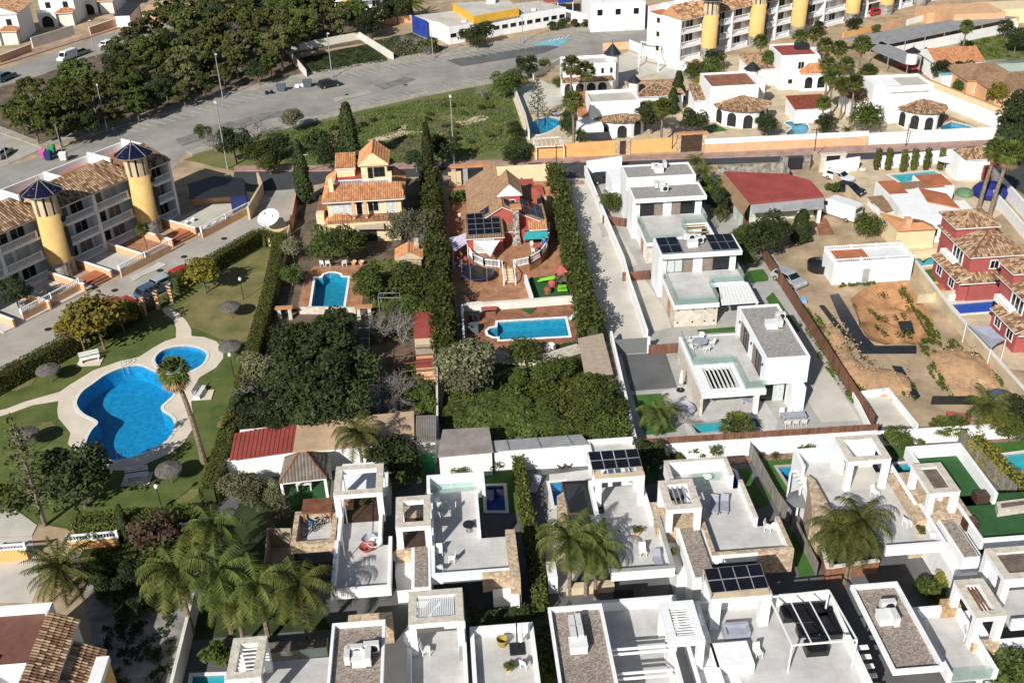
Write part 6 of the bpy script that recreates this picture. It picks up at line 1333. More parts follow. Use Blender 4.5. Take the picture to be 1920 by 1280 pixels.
# --- house three (smoked glass pergola)
h=House('cube_house','white cube house with solar canopy and smoked glass pergola behind drooping palms',(1200,1100),group=GC)
k=h.terrace((1120,976),(1203,893),ZT,ZF,sides='EW')[1]; x0,y0,x1,y1=h.terrace((1147,1073),(1239,975),ZT,ZF,sides='SEW',cap=greyw,n=k)
h.tower((1117,898),(1199,858),ZP,ZF,cap=sandw,slats=4); MB().box(*g(1117,898,ZF),0,*g(1195,862,ZF),ZF-.01).build('wall',white,h.t)
h.solar([(1110.7,882),(1204,874.5),(1195,840.7),(1102,847)],6.9,7.6,4,2)
q=[g(*p,3.4) for p in ((1068,962),(1131.8,959.5),(1117,900.5),(1054.5,904))]
pg=MB().prism([q[0],q[1],q[2],q[3]],3.4,3.46).build('smoked_pergola_roof',tintg,h.t)
for i in range(4): MB().bar((*q[i],3.36),(*q[(i+1)%4],3.36),.14,.2).build('beam',rattan,pg); MB().box(q[i][0]-.08,q[i][1]-.08,0,q[i][0]+.08,q[i][1]+.08,3.3).build('post',rattan,pg)
MB().prism(Q([(1044,930),(1056,922),(1072,1000),(1050,1000)],3.0),0,3.0).build('stone_wall',stone,h.t)
h.block((1062,1103),(1150,1086),.8,0,sandw,'step_wall'); h.block((1028,1082),(1041,1052),1.8,0,white,'white_pier')
rail_glass(h.t,(x0+.35,y0+1),(x0+.35,y1-.2),ZF,1.0)
opening(h.t,(x0,y0),(x1,y0),.2,.2,1.6,2.0,metald,interior,'door',0)
# --- house four (pair of loungers)
h=House('cube_house','white cube house with louvred tower and two grey loungers on its roof terrace',(1380,1080),group=GC)
k=h.terrace((1257,900),(1361,856),4.7,ZF,sides='NEW',cap=stonel)[1]; k=h.terrace((1306,979),(1390,897),ZT,ZF,sides='EW',cap=stonel,n=k)[1]; x0,y0,x1,y1=h.terrace((1336,1041),(1457,961),ZT,ZF,sides='SEW',cap=stone,n=k)
rail_glass(h.t,g(1290,905,ZF),g(1350,900,ZF),ZF,1.0)
MB().box(x0+(x1-x0)*.56,y0-.12,2.0,x1+.02,y0-.006,ZT-.02).build('stone_wall',stone,h.t)
h.block((1299,1087),(1308,984),ZT-.2,0,white); q=rc((1299,1087),(1308,984),ZT-.2); MB().box(q[0]+.25,q[1]+.25,ZT-.198,q[2]-.05,q[3]-.1,ZT-.14).build('gravel_roof',gravel,h.t)
h.block((1232,992),(1306,935),ZT-.1,0,stone,'stone_wall')
h.tower((1251,956),(1297,897.5),ZP,ZT-.1,cap=stonel,slats=3,sm=canvasg)
h.block((1270,1080),(1290,1000),2.6,0,white)
# --- house five (corner palms)
h=House('cube_house','large white cube house with stone gravel corner and glass slat pergola over a blue pool',(1700,1070),group=GC)
T1=h.terrace((1557,956),(1672,868),ZT,ZF,sides='E'); k=T1[1]; T0=h.terrace((1513,890),(1566,836),4.6,ZF,sides='NEW',s0=T1[3]); MB().box(T0[0],T1[1]+2.2,0,T1[0]-.002,T1[3],ZF-.03).build('wall',white,h.t); x0,y0,x1,y1=h.terrace((1663,1026),(1736,955),ZT,ZF,sides='SE',n=k)
h.tower((1592,865.5),(1642,814),ZP,ZF,cap=stonel,floor=concr); q=rc((1592,865.5),(1642,814),ZP); MB().box(q[0]+.5,q[3]-.45,ZF,q[2]-.5,q[3]-.4,5.9).build('wall',white,h.t)
MB().box(q[0],q[1],0,q[2],q[3]+.4,ZF-.01).build('wall',white,h.t)
MB().prism(Q([(1514,889),(1528,899),(1558,953),(1574,950),(1541,980),(1523,957)],4.2),0,4.2).build('stone_corner',stone,h.t)
q=[g(*p,3.1) for p in ((1501,913),(1571,901),(1550,872),(1482,886))]; pg=MB().prism(q,3.06,3.10).build('glass_pergola_roof',glass,h.t)
for i in range(5):
 k=i/4; a=(q[0][0]+(q[3][0]-q[0][0])*k,q[0][1]+(q[3][1]-q[0][1])*k); b=(q[1][0]+(q[2][0]-q[1][0])*k,q[1][1]+(q[2][1]-q[1][1])*k); MB().bar((*a,3.18),(*b,3.18),.10,.14).build('beam',metalw,pg)
for a in (q[0],q[3]): MB().box(a[0]-.07,a[1]-.07,0,a[0]+.07,a[1]+.07,3.1).build('post',metalw,pg)
# --- house six (green turf terrace)
h=House('cube_house','white cube house with bright green turf roof terraces',(1830,1080),group=GC)
h.terrace((1762,932),(1801,829.5),4.5,ZF,sides='NEW',fm=turfd); h.terrace((1840,1013),(2000,900),ZT,ZF,sides='SWE',fm=turfd)
h.tower((1744.7,925),(1763,867),ZP,ZT,cap=stonel,fill=deckw)
h.block((1720,975),(1763,880),ZT-.1,0,stone,'stone_wall')
h.block((1806,1048),(1786,968),ZT-.3,0,white); q=rc((1806,1048),(1786,968),ZT-.3); MB().box(q[0]+.2,q[1]+.2,ZT-.298,q[2]-.1,q[3]-.1,ZT-.24).build('gravel_roof',gravel,h.t)
h.block((1790,1080),(1800,980),2.6,0,white)
# --- bottom row
h=House('cube_house','white cube house with speckled gravel roof and three roof units in front of the tall palms',(560,1290),group=GC)
h.terrace((440,1330),(618,1218),4.0,ZF,sides='W'); h.terrace((607,1340),(722.5,1160),ZP,6.0,th=.2,fm=gravel,fname='gravel_roof',sides='NSEW')
h.tower((423,1274),(501,1192),ZP,ZF,cap=stonel,slats=6,axis='x'); rail_glass(h.t,g(512,1240,ZF),g(616,1230,ZF),ZF,.95)
h.block((430,1230),(615,1195),2.2,0,deckw,'lower_roof')
h=House('cube_house','white cube house with two satellite dishes and a pot of spiky plants on its terrace',(880,1290),group=GC)
h.terrace((762,1340),(872,1163),ZT,ZF,sides='WE'); x0,y0,x1,y1=h.terrace((890,1340),(999,1165),4.0,ZF,th=.3,sides='NEW')
h.tower((766,1171),(866,1102),ZP,ZF,cap=stonel,slats=20,axis='y',sm=plas,fill=None); h.block((768,1172),(868,1108),ZF,0,white)
h=House('cube_house','white cube house with gravel roof and white beams across its shaded terrace',(1150,1290),group=GC)
h.terrace((1054,1320),(1128,1130),ZP,6.0,th=.2,fm=gravel,fname='gravel_roof'); x0,y0,x1,y1=h.terrace((1150,1320),(1266,1114),ZT,ZF,sides='NE')
h.tower((1256,1205),(1299,1123.5),ZP,ZF,slats=10,axis='x'); h.block((1262,1290),(1300,1125),ZF-.05,0,white)
for yy in (1217,1226,1263,1273):
 a=g(1158,yy,5.7); b=g(1262,yy-8,5.7); MB().bar((a[0]-.6,a[1],5.7),(b[0],a[1],5.7),.11,.16).build('beam',white,h.t)
c=g(1262,1240,5.7); MB().box(c[0],c[1]-6,ZF,c[0]+.35,c[1]+2.5,5.62).build('wall',white,h.t)
h=House('cube_house','white cube house with solar topped gateway and black sofas under a thin white frame',(1450,1290),group=GC)
h.terrace((1364,1320),(1555,1106),ZT,ZF,sides='NEW'); h.tower((1335.6,1123),(1427,1062),ZP,ZF,cap=sandw,bw=.6,cw=.7)
h.solar([(1333.7,1112),(1441.5,1102),(1425.6,1056),(1318.7,1066)],6.9,7.6,4,2)
h.block((1345,1250),(1400,1200),ZT,0,white); h.block((1310,1300),(1380,1245),3.4,0,white)
q=[g(*p,5.9) for p in ((1485,1209),(1607,1199),(1554,1106),(1442,1119))]
fr=MB(); 
for i in range(4): fr.bar((*q[i],5.9),(*q[(i+1)%4],5.9),.1); fr.box(q[i][0]-.05,q[i][1]-.05,ZF,q[i][0]+.05,q[i][1]+.05,5.85)
for k in (.3,.6): fr.bar((q[0][0]+(q[1][0]-q[0][0])*k,q[0][1],5.95),(q[3][0]+(q[2][0]-q[3][0])*k,q[3][1],5.95),.07)
fr.build('sail_frame',metalw,h.t)
a=g(1600,1215,3.4)
for i in range(9): MB().box(a[0],a[1]-.1-i*.62,ZF-.25*i,a[0]+1.1,a[1]+.25-i*.62,ZF-.25*i+.1).build('step',white,h.t)
h=House('cube_house','white cube house with long brown gravel roof and a grey terrace with brown cabinets',(1720,1290),group=GC)
x0,y0,x1,y1=h.terrace((1676,1258),(1682,1089),ZP,6.0,th=.2,fm=gravel,fname='gravel_roof')
x0,y0,x1,y1=h.terrace((1779,1263),(1797,1131),ZT,ZF,sides='NEW'); rail_glass(h.t,(x0+.1,y0+.1),(x1-.3,y0+.1),ZF+.02,.9)
h.tower((1832,1158),(1842.6,1084),ZP,ZF,cap=stonel,slats=3,sm=rust); x0,y0,x1,y1=rc((1832,1158),(1842.6,1084),ZP)
MB().box(x0+.1,y0-.3,2.0,x1-.1,y0+.2,ZF+.7).build('stone_wall',stone,h.t); MB().box(x0,y0,0,x1,y1,ZF-.02).build('wall',white,h.t)
h.block((1850,1237),(1960,1190),2.7,0,white,'lower_roof')
h=House('cube_house','white cube house cut by the right edge with dark louvred tower over a terrace',(1935,1170),group=GC)
h.terrace((1900,1165),(2020,1080),ZT,ZF,sides='S'); h.tower((1885,1086),(1950,1021),ZP,ZF,cap=stonel,fill=deckw,cw=.5); h.block((1860,1090),(1960,1040),ZF-.03,0,white)
# ---------------------------------------------------------------- plants
tree_proto('pine',['pine','pine2','conif','pine','broad'],3.2,4.0,4.4,44,70,.24,.17,flat=.7,cl=.2,nm='pine_tree',variants=5)
tree_proto('broad','broad',2.6,2.4,3.1,26,120,.17,.14,nm='broadleaf_tree',variants=3,cl=.45)
tree_proto('dark','dark',3.0,3.2,3.8,30,130,.18,.18,nm='evergreen_tree',variants=3,cl=.34)
tree_proto('yellow','yellow',2.4,2.0,3.2,20,90,.2,.12,nm='golden_tree',variants=2,cl=.42)
tree_proto('olive','olive',2.4,2.2,3.0,20,130,.16,.14,nm='olive_tree',variants=2,cl=.45)
tree_proto('shrub','broad',1.1,.9,.75,8,90,.16,.05,nm='shrub',cat='shrub',variants=3,cl=.5)
tree_proto('shrubd','dark',1.1,.9,.75,8,90,.16,.05,nm='shrub',cat='shrub',variants=2,cl=.5)
tree_proto('shruby','hedge',1.0,.9,.75,8,80,.15,.05,nm='shrub',cat='shrub',variants=2,cl=.5)
tree_proto('ball','broad',.8,.25,1.15,4,170,.10,.06,nm='clipped_ball_tree',cat='tree',variants=1,cl=.95,flat=1)
tree_proto('plum','purple',1.9,1.6,2.2,10,80,.16,.08,nm='plum_tree',variants=1,cl=.42)
column_proto('cypress','cyp',1.15,9.0,2600,.20); column_proto('column','hedge',.45,2.6,500,.13,'column_cypress',taper=.25)
for sd in (3,8):
 t=thing('monkey_puzzle','-','tree',(0,-500,0)); b=MB().tube([(0,0,-.1),(.1,0,4.5),(.15,.05,9)],[.16,.11,.03],7); C=[]
 for w in range(12):
  zz=1.6+w*.62; L=2.1*(1-w/13.5)
  for i in range(6):
   a=i*1.047+w*.5+RNG.normal(scale=.12); e=(math.cos(a)*L,math.sin(a)*L,zz+L*.22); b.tube([(.1,0,zz),e],[.035,.015],3,cap=False); kk=np.linspace(.35,1,max(3,int(L*6)))
   C+=[(e[0]*q,e[1]*q,zz+L*.22*q) for q in kk]
 C=np.array(C); b.build('trunk',bark).parent=t; obj('crown',leaf_mesh('crown',C+RNG.normal(scale=.07,size=C.shape),.17,LF['broad']),t); TREES.setdefault('norfolk',[]).append(proto(t))
fan_palm_proto('fan',8.0,2.0,44,.6,.25,.22); fan_palm_proto('fan',6.5,2.0,42,.6,-.2,.22); fan_palm_proto('fantall',10.6,1.6,40,.9,.8,.26); fan_palm_proto('fanlow',1.6,1.35,34,.3,0,.2); fan_palm_proto('fanlean',9.0,1.9,44,.8,1.0,.27)
feather_palm_proto('queen',6.2,3.3,22,.75,.17); feather_palm_proto('queen',5.4,3.1,20,.75,.16); feather_palm_proto('small',2.4,2.2,18,.55,.14); feather_palm_proto('date',2.2,3.2,34,.5,.3,el1=-.45,droop=1.3)
bare_proto('bare',2.6,4.2,3); bare_proto('bare',2.6,4.2,5); bare_proto('haze',3.4,5.4,9,6,leaves=('olive',2,.13))
spiky_proto('yucca','blu',.9,34,.5); spiky_proto('yucca','palm',.9,30,.4); spiky_proto('agave','blu',.8,26,0,'agave',.08)
def T(key,px,py,h,label,sc=1,group=None,zs=None,rz=None,k=None):
 """plant whose crown centre is seen at px,py when that centre is h metres up"""
 return place(key,g(px,py,h),label,sc,rz,group,zs,k)
tree_proto('low','low',1.3,.7,.55,14,110,.13,.05,nm='low_bush',cat='bush',variants=3,cl=.42)
# pine wood
PW=Q([(0,190),(60,167),(100,142),(190,130),(205,88),(240,62),(285,36),(330,8),(420,-2),(560,-2),(690,22),(690,36),(565,58),(535,80),(500,116),(420,138),(300,168),(205,203),(85,238),(0,212)],4.5)
pts=[]; rg=random.Random(4); xs=[p[0] for p in PW]; ys=[p[1] for p in PW]
for _ in range(9000):
 p=(rg.uniform(min(xs),max(xs)),rg.uniform(min(ys),max(ys)))
 if inside(p,PW) and all((p[0]-q[0])**2+(p[1]-q[1])**2>4.6**2 for q in pts): pts.append(p)
def edge(p,k): q=(p[0]+(2.6 if k==0 else -2.6),p[1]-5.5 if k==0 else p[1]+5.5); return not inside(q,PW)
for i,p in enumerate(pts):
 if i%9==4: place('dark',p,'dark evergreen tree standing in the pine wood beside the boulevard',rg.uniform(.8,1.15),group='evergreens in the pine wood')
 else: place('pine',p,'pine on the boulevard edge of the pine wood' if edge(p,0) else 'pine on the side street edge of the pine wood' if edge(p,1) else 'pine deep in the wood '+min(((130,225,'behind the short bin lamp post'),(200,190,'behind the left boulevard lamp post'),(300,140,'between the two boulevard lamp posts'),(415,110,'behind the middle boulevard lamp post'),(530,80,'left of the overgrown walled lot'),(640,45,'behind the overgrown walled lot'),(540,25,'below the far yellow towers'),(400,40,'right of the carport and shed'),(290,70,'right of the hidden white car'),(40,190,'at its far left end'),(150,150,'below the parked white van')),key=lambda q:(g(q[0],q[1],4)[0]-p[0])**2+(g(q[0],q[1],4)[1]-p[1])**2)[2],rg.uniform(.65,1.3),group='pines in the wood')
for px,py in ((218,115),(432,60),(415,95),(490,15)): T('bare',px,py,2,'leafless grey tree showing between the pines',1.2,'leafless trees in the pine wood')
for px,py,s in ((640,150,0),): pass
# meadow shrubs and roadside bushes
BS=[('shrub',380,252,1.5,'round dark bush by the bare roadside trees'),('olive',548,226,.9,'round grey green bush at the edge of the boulevard'),('olive',412,250,.7,'pale bush left of the leafless roadside tree'),('shrubd',520,205,.01,'')]
T('olive',548,226,2.0,'round grey green bush at the edge of the boulevard',.9); T('broad',378,250,1.8,'dark round bush left of the leafless roadside trees',.65); T('bare',402,262,2,'leafless grey tree by the apartment block',1.1); T('bare',475,240,2.0,'leafless tree between the roadside bushes',1.15); T('olive',425,250,1.8,'small pale bush behind the tall lamp post',.6)
rg=random.Random(12)
for i,(px,py,s,k) in enumerate(((440,285,1.0,'dark'),(480,290,.9,'broad'),(520,280,.8,'dark'),(505,305,.7,'broad'),(600,285,.9,'dark'),(620,300,.8,'dark'),(700,295,.6,'broad'),(830,290,.9,'dark'),(780,300,.6,'dark'),(960,290,.6,'dark'),(970,265,.6,'broad'),(985,280,.5,'dark'),(965,240,.5,'dark'))):
 T(k,px,py,2,['low spreading bush along the pink pavement of the meadow','dark scrub bush along the pink pavement of the meadow'][k=='dark'],s,'scrub bushes of the green meadow')
T('broad',945,160,2.5,'olive green tree at the boulevard end of the meadow',1.0); T('broad',965,150,2.5,'brownish tree by the corner of the boulevard and villas',.9); T('dark',988,128,2.2,'round dark tree by the boulevard before the first turret villa',.8); T('broad',1020,118,1.5,'small tree by the boulevard before the first turret villa',.5); T('bare',905,168,1.5,'thin leafless bush at the meadow edge of the boulevard',.6)
T('cypress',566,335,3.8,'big rounded cypress at the left corner of the cream villa',1.25,zs=1.05); T('cypress',655,268,4.2,'tall dark conifer on the meadow behind the cream villa',1.75,zs=1.15); T('cypress',801,285,4.0,'slim pointed cypress beside the dark street',.95,zs=.95)
tufts('meadow_weeds',[(500,256),(640,222),(800,187),(945,160),(965,200),(985,270),(850,300),(600,308),(500,300)],15000,.15,'weed',.03,.12,'tall green weeds covering the meadow beside the boulevard')
tufts('meadow_scrub',[(500,256),(640,222),(800,187),(945,160),(965,200),(985,270),(850,300),(600,308),(500,300)],4200,.17,'olive',.03,.2,'dry grey green scrub between the meadow weeds')
tufts('lot_weeds',[(565,110),(688,86),(730,116),(595,140)],3500,.16,'dark',.05,.3,'dark weeds filling the walled lot by the boulevard')
tufts('scrub_weeds',[(710,78),(770,66),(845,95),(745,112)],1800,.18,'olive',.05,.4,'dry scrub left of the school')
for px,py,s in ((785,78,.7),(800,92,.6),(760,70,.6)): T('bare',px,py,1.5,'grey leafless bush before the blue school wall',s,'leafless bushes by the school')
for px,py,s in ((880,75,1.0),(910,68,1.0),(895,78,.7)): T('dark',px,py,1.8,'dark bush against the front of the white school',s*.8,'bushes against the school')
for px,py,s in ((1035,50,.6),(1055,46,.7),(1080,45,.6),(1100,44,.5)): T('shrubd',px,py,.8,'low scrub along the pavement right of the school',s*2,'scrub right of the school')
T('shrub',805,90,1,'dark green bush left of the school lamp post',2.0); T('date',770,8,3,'big feather palm at the left of the school',1.3)
for px,py in ((728,22),(745,28),(715,35)): T('dark',px,py,2,'round dark shrub beside the far yellow tower block',.9,'shrubs beside the far tower block')
rg=random.Random(31); MW=Q([(520,262),(700,225),(930,180),(975,250),(960,285),(700,295),(560,300)]); k=0
while k<34:
 p=(rg.uniform(-40,30),rg.uniform(140,215))
 if inside(p,MW): place('shrubd' if k%3==0 else 'shruby' if k%3==1 else 'shrub',p,'low tussock bush scattered over the meadow',rg.uniform(.35,.9),group='tussocks on the meadow',zs=rg.uniform(.3,.6)); k+=1
# conifer hedges
hedge([(806,335),(812,420),(822,500),(828,600),(832,665)],2.0,3.4,'tall ragged conifer hedge between the cream villa and the red villa','conif',.22,30,.24,zm=2,bulge=.25)
hedge([(1040,322),(1061,420),(1088,530),(1112,625)],1.8,3.2,'tall ragged conifer hedge along the pale driveway','conif',.22,32,.24,zm=2,bulge=.25)
# garden hedges
hedge([(528,448),(505,560),(445,775),(392,935)],1.5,2.1,'long clipped hedge along the right side of the pool garden',dens=75,size=.10,rough=.035,zm=1)
hedge([(487,445),(400,495),(325,535)],1.6,2.1,'clipped hedge along the concrete lane right of the garden gate',dens=75,size=.10,rough=.035,zm=1); hedge([(262,580),(160,632),(-30,732)],1.7,2.1,'clipped hedge along the concrete lane left of the garden gate',dens=75,size=.10,rough=.035,zm=1)
hedge([(135,988),(250,980),(370,968)],1.7,1.9,'clipped hedge along the bottom of the pool garden',dens=75,size=.10,rough=.035,zm=1); hedge([(487,440),(505,450),(528,452)],1.3,1.9,'clipped hedge below the big white dish platform',dens=75,size=.10,rough=.035,zm=1)
hedge([(969,848),(986,960),(1006,1070),(1014,1150)],1.0,1.9,'narrow clipped hedge strip between two white cube houses',dens=40,size=.13,rough=.07,zm=1); hedge([(1822,826),(1870,875),(1930,930)],1.3,2.0,'yellowish hedge by the turquoise pool at the right edge','yellow',.14,36,.1,zm=1)
hedge([(880,1160),(1000,1150)],1.0,1.6,'dark hedge in the shade behind the spiky potted plant terrace','dark',.14,36,.1,zm=1); hedge([(1018,1180),(1040,1290)],1.6,2.0,'green hedge left of the gravel roof by the bottom edge','broad',.16,36,.14,zm=1)
for px in (1645,1666,1694,1714,1738,1765): T('column',px,304 if px!=1694 else 308,1.3,'clipped columnar cypress against the white street wall',1.25 if px!=1694 else 1.3,'clipped cypress columns on the street wall')
# pool garden
T('yellow',185,612,3.0,'big yellow green tree beside the garden gate path',1.35); T('yellow',150,625,2.6,'smaller yellow green tree left of the big one by the lane hedge',1.0); T('yellow',378,513,2.8,'golden tree on the lawn by the concrete lane',.95); T('yellow',225,590,2.5,'golden tree with red berries beside the garden gate',.8)
place('fantall',g(383,868),'tall leaning fan palm with shaggy skirt at the edge of the kidney pool',1.0,rz=3.5)
T('dark',140,885,4.0,'dense dark tree at the lower edge of the pool garden',1.15); place('norfolk',g(85,985),'thin monkey puzzle like conifer leaning over the lower left lawn',1.25,zs=1.35); T('shrub',20,930,1,'small bush at the left edge below the lawn',1.5); T('dark',30,560,1.5,'dark bush in the terrace garden by the left tower',.7)
T('cypress',232,985,1.5,'thin young cypress beside the plum tree',.5,zs=.42); T('plum',297,1005,2.2,'plum coloured tree by the clipped bottom hedge',1.3)
T('date',108,1050,3.2,'broad feather palm with dense crown beside the lower left drive',1.05)
for i,(px,py,h,s,l) in enumerate(((332,1075,6,1.05,'drooping feather palm nearest the wild garden wall'),(398,985,5.6,1.0,'rearmost drooping feather palm of the cluster'),(408,1075,6.2,1.0,'drooping feather palm in the middle of the cluster'),(482,1095,5.6,1.05,'drooping feather palm before the stone clad wing'),(560,1100,6.2,1.0,'drooping feather palm casting its shadow on the white cube wall'),(440,1130,5.0,.9,'low drooping feather palm at the front of the cluster'))): T('queen',px,py,h*s,l,s,'tall feather palms beside the bicycle house')
T('shrub',405,1222,.8,'round bright green bush beside the bottom left tower',1.05); T('yellow',372,1008,1.2,'yellow flowering bush behind the tall palms',.5)
tufts('wild_weeds',[(165,1040),(340,1000),(420,975),(345,1120),(230,1170),(180,1120)],5200,.17,'weed',.05,.3,'rank green weeds in the wild garden at the lower left')
for px,py,s in ((205,1110,.9),(240,1150,.8),(180,1080,.8),(250,1080,1),(300,1130,.6)): T('dark',px,py,1,'low dark bush standing in for shadow in the wild garden',s*.42,'bushes standing in for shadow in the wild garden')  # dark foliage stands in for shadow lying over grass
tufts('wild_weeds',[(190,1170),(330,1120),(320,1290),(210,1290)],1500,.15,'dark',.05,.2,'sparse dark weeds on the pale wild garden floor')
# cream villa garden
T('broad',606,455,3,'orange tree left of the two before the cream villa',1.0); T('broad',648,452,3,'orange tree right of the two before the cream villa',1.0); T('haze',768,425,2.8,'wide bare crowned tree beside the cream villa',1.0); T('bare',790,450,2,'leafless tree against the conifer hedge',.9)
for px,py,s,k in ((548,465,.7,'olive'),(545,510,.6,'broad'),(700,540,.9,'broad'),(690,520,.7,'broad'),(735,520,.6,'shrub'),(770,540,1.0,'broad'),(745,585,.7,'broad'),(760,515,.6,'dark'),(775,580,.7,'broad')): T(k,px,py,2,'leafy bush of the kitchen garden below the cream villa',s*(1.5 if k=='shrub' else 1),'bushes of the kitchen garden')
tufts('garden_weeds',[(690,490),(790,480),(800,640),(690,650)],3500,.15,'weed',.05,.25,'green undergrowth of the kitchen garden')
for px,py,s,k in ((560,650,1.5,0),(610,640,1.4,1),(650,690,1.4,2),(590,710,1.6,0),(545,715,1.3,1),(640,750,1.3,2),(570,765,1.2,0),(630,605,1.0,1),(520,775,1.0,2),(475,780,.9,0),(460,760,.7,1)): T('dark',px,py,4*s*.8,'dense dark evergreen of the large clump in the overgrown garden',s*.8,'large dark evergreen clump',k=k)
for px,py in ((690,740),(720,745),(745,735),(700,770),(735,605),(710,620),(755,620)): T('bare',px,py,1.6,'tangled grey leafless shrub in the overgrown garden',1.0,'grey leafless shrubs of the overgrown garden')
for px,py,s in ((790,740,.6),(800,765,.5),(770,700,.5)): T('shrub',px,py,.8,'low green bush beside the rusty cage',s*2.4,'low bushes beside the rusty cage')
T('olive',490,690,2.4,'pale feathery bush beside the long clipped hedge',.9); T('bare',480,740,1.6,'leafless grey bush beside the red sheet roof',.9)
# orchard below the red villa
T('olive',878,685,3.2,'round grey green olive at the head of the orchard',1.35,zs=1.3); T('olive',870,715,2.4,'second olive below the round one in the orchard',1.0)
for px,py,s in ((985,665,.9),(970,700,.5),(1035,700,.8),(1055,690,.7),(1015,690,.5)): T('broad',px,py,1.6,'leafy young tree in the orchard below the red villa',s*.8,'young trees of the orchard')
for i,(px,py,s) in enumerate(((860,765,1),(890,750,1.1),(920,770,1.1),(950,760,1.1),(980,775,1.1),(900,785,1.0),(940,795,1.0),(980,798,.9),(1010,780,.9),(1040,790,.8),(870,790,.8),(1005,750,.7),(840,800,.6))): T('low',px,py,.6,'low rambling bush of the tangled green thicket',s*1.9,'tangled green thicket of the orchard',zs=s*1.0)
for px,py,s in ((1108,722,1.0),(1130,730,1.0),(1115,758,1.1),(1138,765,1.1),(1112,785,1.0),(1146,795,1.0),(1126,800,.9)): T('broad',px,py,2.6,'full yellow green tree beside the tall white orchard wall',s*.74,'tree row beside the tall white orchard wall')
tufts('orchard_weeds',[(840,740),(1000,690),(1090,690),(1110,815),(840,830)],11000,.17,'weed',.05,.6,'rough green growth under the orchard trees')
T('plum',850,322,1.5,'dark red shrub beside the black double gates',.8); T('shrub',860,370,.8,'dark creeping shrub by the red villa entrance',1.2)
# modern villas
T('small',1142,378,1.6,'small palm clump in the court of the rear modern villa',.9); T('broad',1150,385,1.2,'leafy shrub beside the small court palm',.6); T('agave',1168,385,.4,'grey agave in the court of the rear modern villa',1.0)
for px,py,k in ((1305,310,'small'),(1318,330,'small'),(1328,350,'broad'),(1335,370,'small'),(1345,385,'dark')): T(k,px,py,1.8,'planting right of the rear modern villa roofs',.7 if k!='small' else 1.0,'planted strip right of the rear modern villa')
for px,py in ((1378,455),(1390,460),(1400,485),(1395,440)): T('broad',px,py,1.4,'leafy shrub along the brown board fence',.55,'shrubs along the brown fence'); 
T('small',1350,400,1.5,'small palm by the white gravel corner',.7)
T('small',1232,775,2.6,'short green palm on the lawn of the front modern villa',1.15); T('bare',1265,785,1.2,'grey leafless hanging plant beside the teal pool',.8)
T('fanlow',1380,812,1.4,'bushy fan palm behind the long white garden wall',1.3)
for px,py,s,k in ((1303,838,1.0,'shrub'),(1340,836,.9,'ball'),(1278,852,.7,'shruby'),(1262,848,.6,'shruby'),(1505,825,1.1,'shrub'),(1532,822,.7,'yucca'),(1455,848,.8,'yucca'),(1430,846,.6,'yucca'),(1590,812,.01,'shrub')):
 if s>.05: T(k,px,py,.8 if k!='ball' else 1.1,{'shrub':'round green shrub in the mulch bed by the white garden wall','ball':'clipped ball tree in the mulch bed by the white garden wall','shruby':'small golden shrub in the mulch bed by the white garden wall','yucca':'spiky plant in the mulch bed by the white garden wall'}[k],s,'shrubs of the mulch bed')
for px,py,s,k,l in ((1680,818,.5,'broad','leafy shrub left of the two fan palms by the garden wall'),(1702,822,.32,'broad','small shrub beside the leafy one by the garden wall'),(1765,800,.9,'fanlow','left one of the paired bushy palms by the right garden wall'),(1795,798,.9,'fanlow','right one of the paired bushy palms by the right garden wall'),(1845,790,1.3,'small','banana like palm by the right garden wall'),(1870,800,.55,'yellow','golden shrub behind the grass by the right edge'),(1895,805,.6,'broad','green shrub behind the grass by the right edge'),(1908,782,.6,'dark','dark rounded tree by the black bundle at the right edge'),(1882,792,.5,'broad','leafy shrub between banana palm and right edge'),(1730,815,.5,'shruby','low shrub in the bed below the white pad')): T(k,px,py,1.4,l,s)
for px,py,h,s,l in ((1068,1015,5.6,.95,'drooping feather palm at the left before the smoked pergola'),(1100,1010,5.9,.95,'drooping feather palm at the centre before the smoked pergola'),(1118,1035,5.0,.85,'drooping feather palm at the right before the smoked pergola')): T('queen',px,py,h,l,s,'feather palms before the smoked pergola')
for px,py,h,s,l in ((1572,985,5.6,.9,'left feather palm of the walled brown courtyard'),(1612,975,6.0,.95,'right feather palm of the walled brown courtyard'),(1600,1005,5.0,.85,'lower feather palm of the walled brown courtyard')): T('queen',px,py,h,l,s,'feather palms of the brown courtyard')
T('queen',672,815,5.2,'drooping feather palm before the tan roofed store',.85); T('dark',740,860,3.0,'dark leafy tree beside the green box behind the cube houses',.85); T('broad',765,870,2.5,'leafy tree beside the dark one behind the cube houses',.7); T('dark',725,875,2,'dark shrub below the drooping palm',.7)
for px,py in ((860,878),(930,868)): T('ball',px,py,1.1,'clipped ball tree in the white walled back yard',.8,'ball trees of the white back yard')
for px,py,s in ((450,925,.7),(470,935,.6),(500,920,.5),(520,965,.6)): T('olive',px,py,1,'thin shrub on the rockery left of the gazebo',s,'rockery shrubs left of the gazebo')
T('dark',1215,870,1,'dark shrub in the shaded lawn by the solar canopy',.6); T('shruby',1253,850,.6,'golden shrub at the corner of the shaded lawn',.8)
T('yucca',937,1195,1.4,'spiky leaves of the potted plant on the white terrace',.8); T('yucca',948,1190,1.5,'second spiky head of the potted plant on the white terrace',.7)
T('shrub',1745,1105,.7,'low bush in the dark courtyard below the corner house',1.1); T('yucca',1750,1120,.6,'spiky plant in the dark courtyard below the corner house',1.2); T('broad',1895,1290,1,'bush at the bottom right corner',.8); T('yellow',1770,1088,1,'bright yellow green shrub beside the white corner wall',.35)
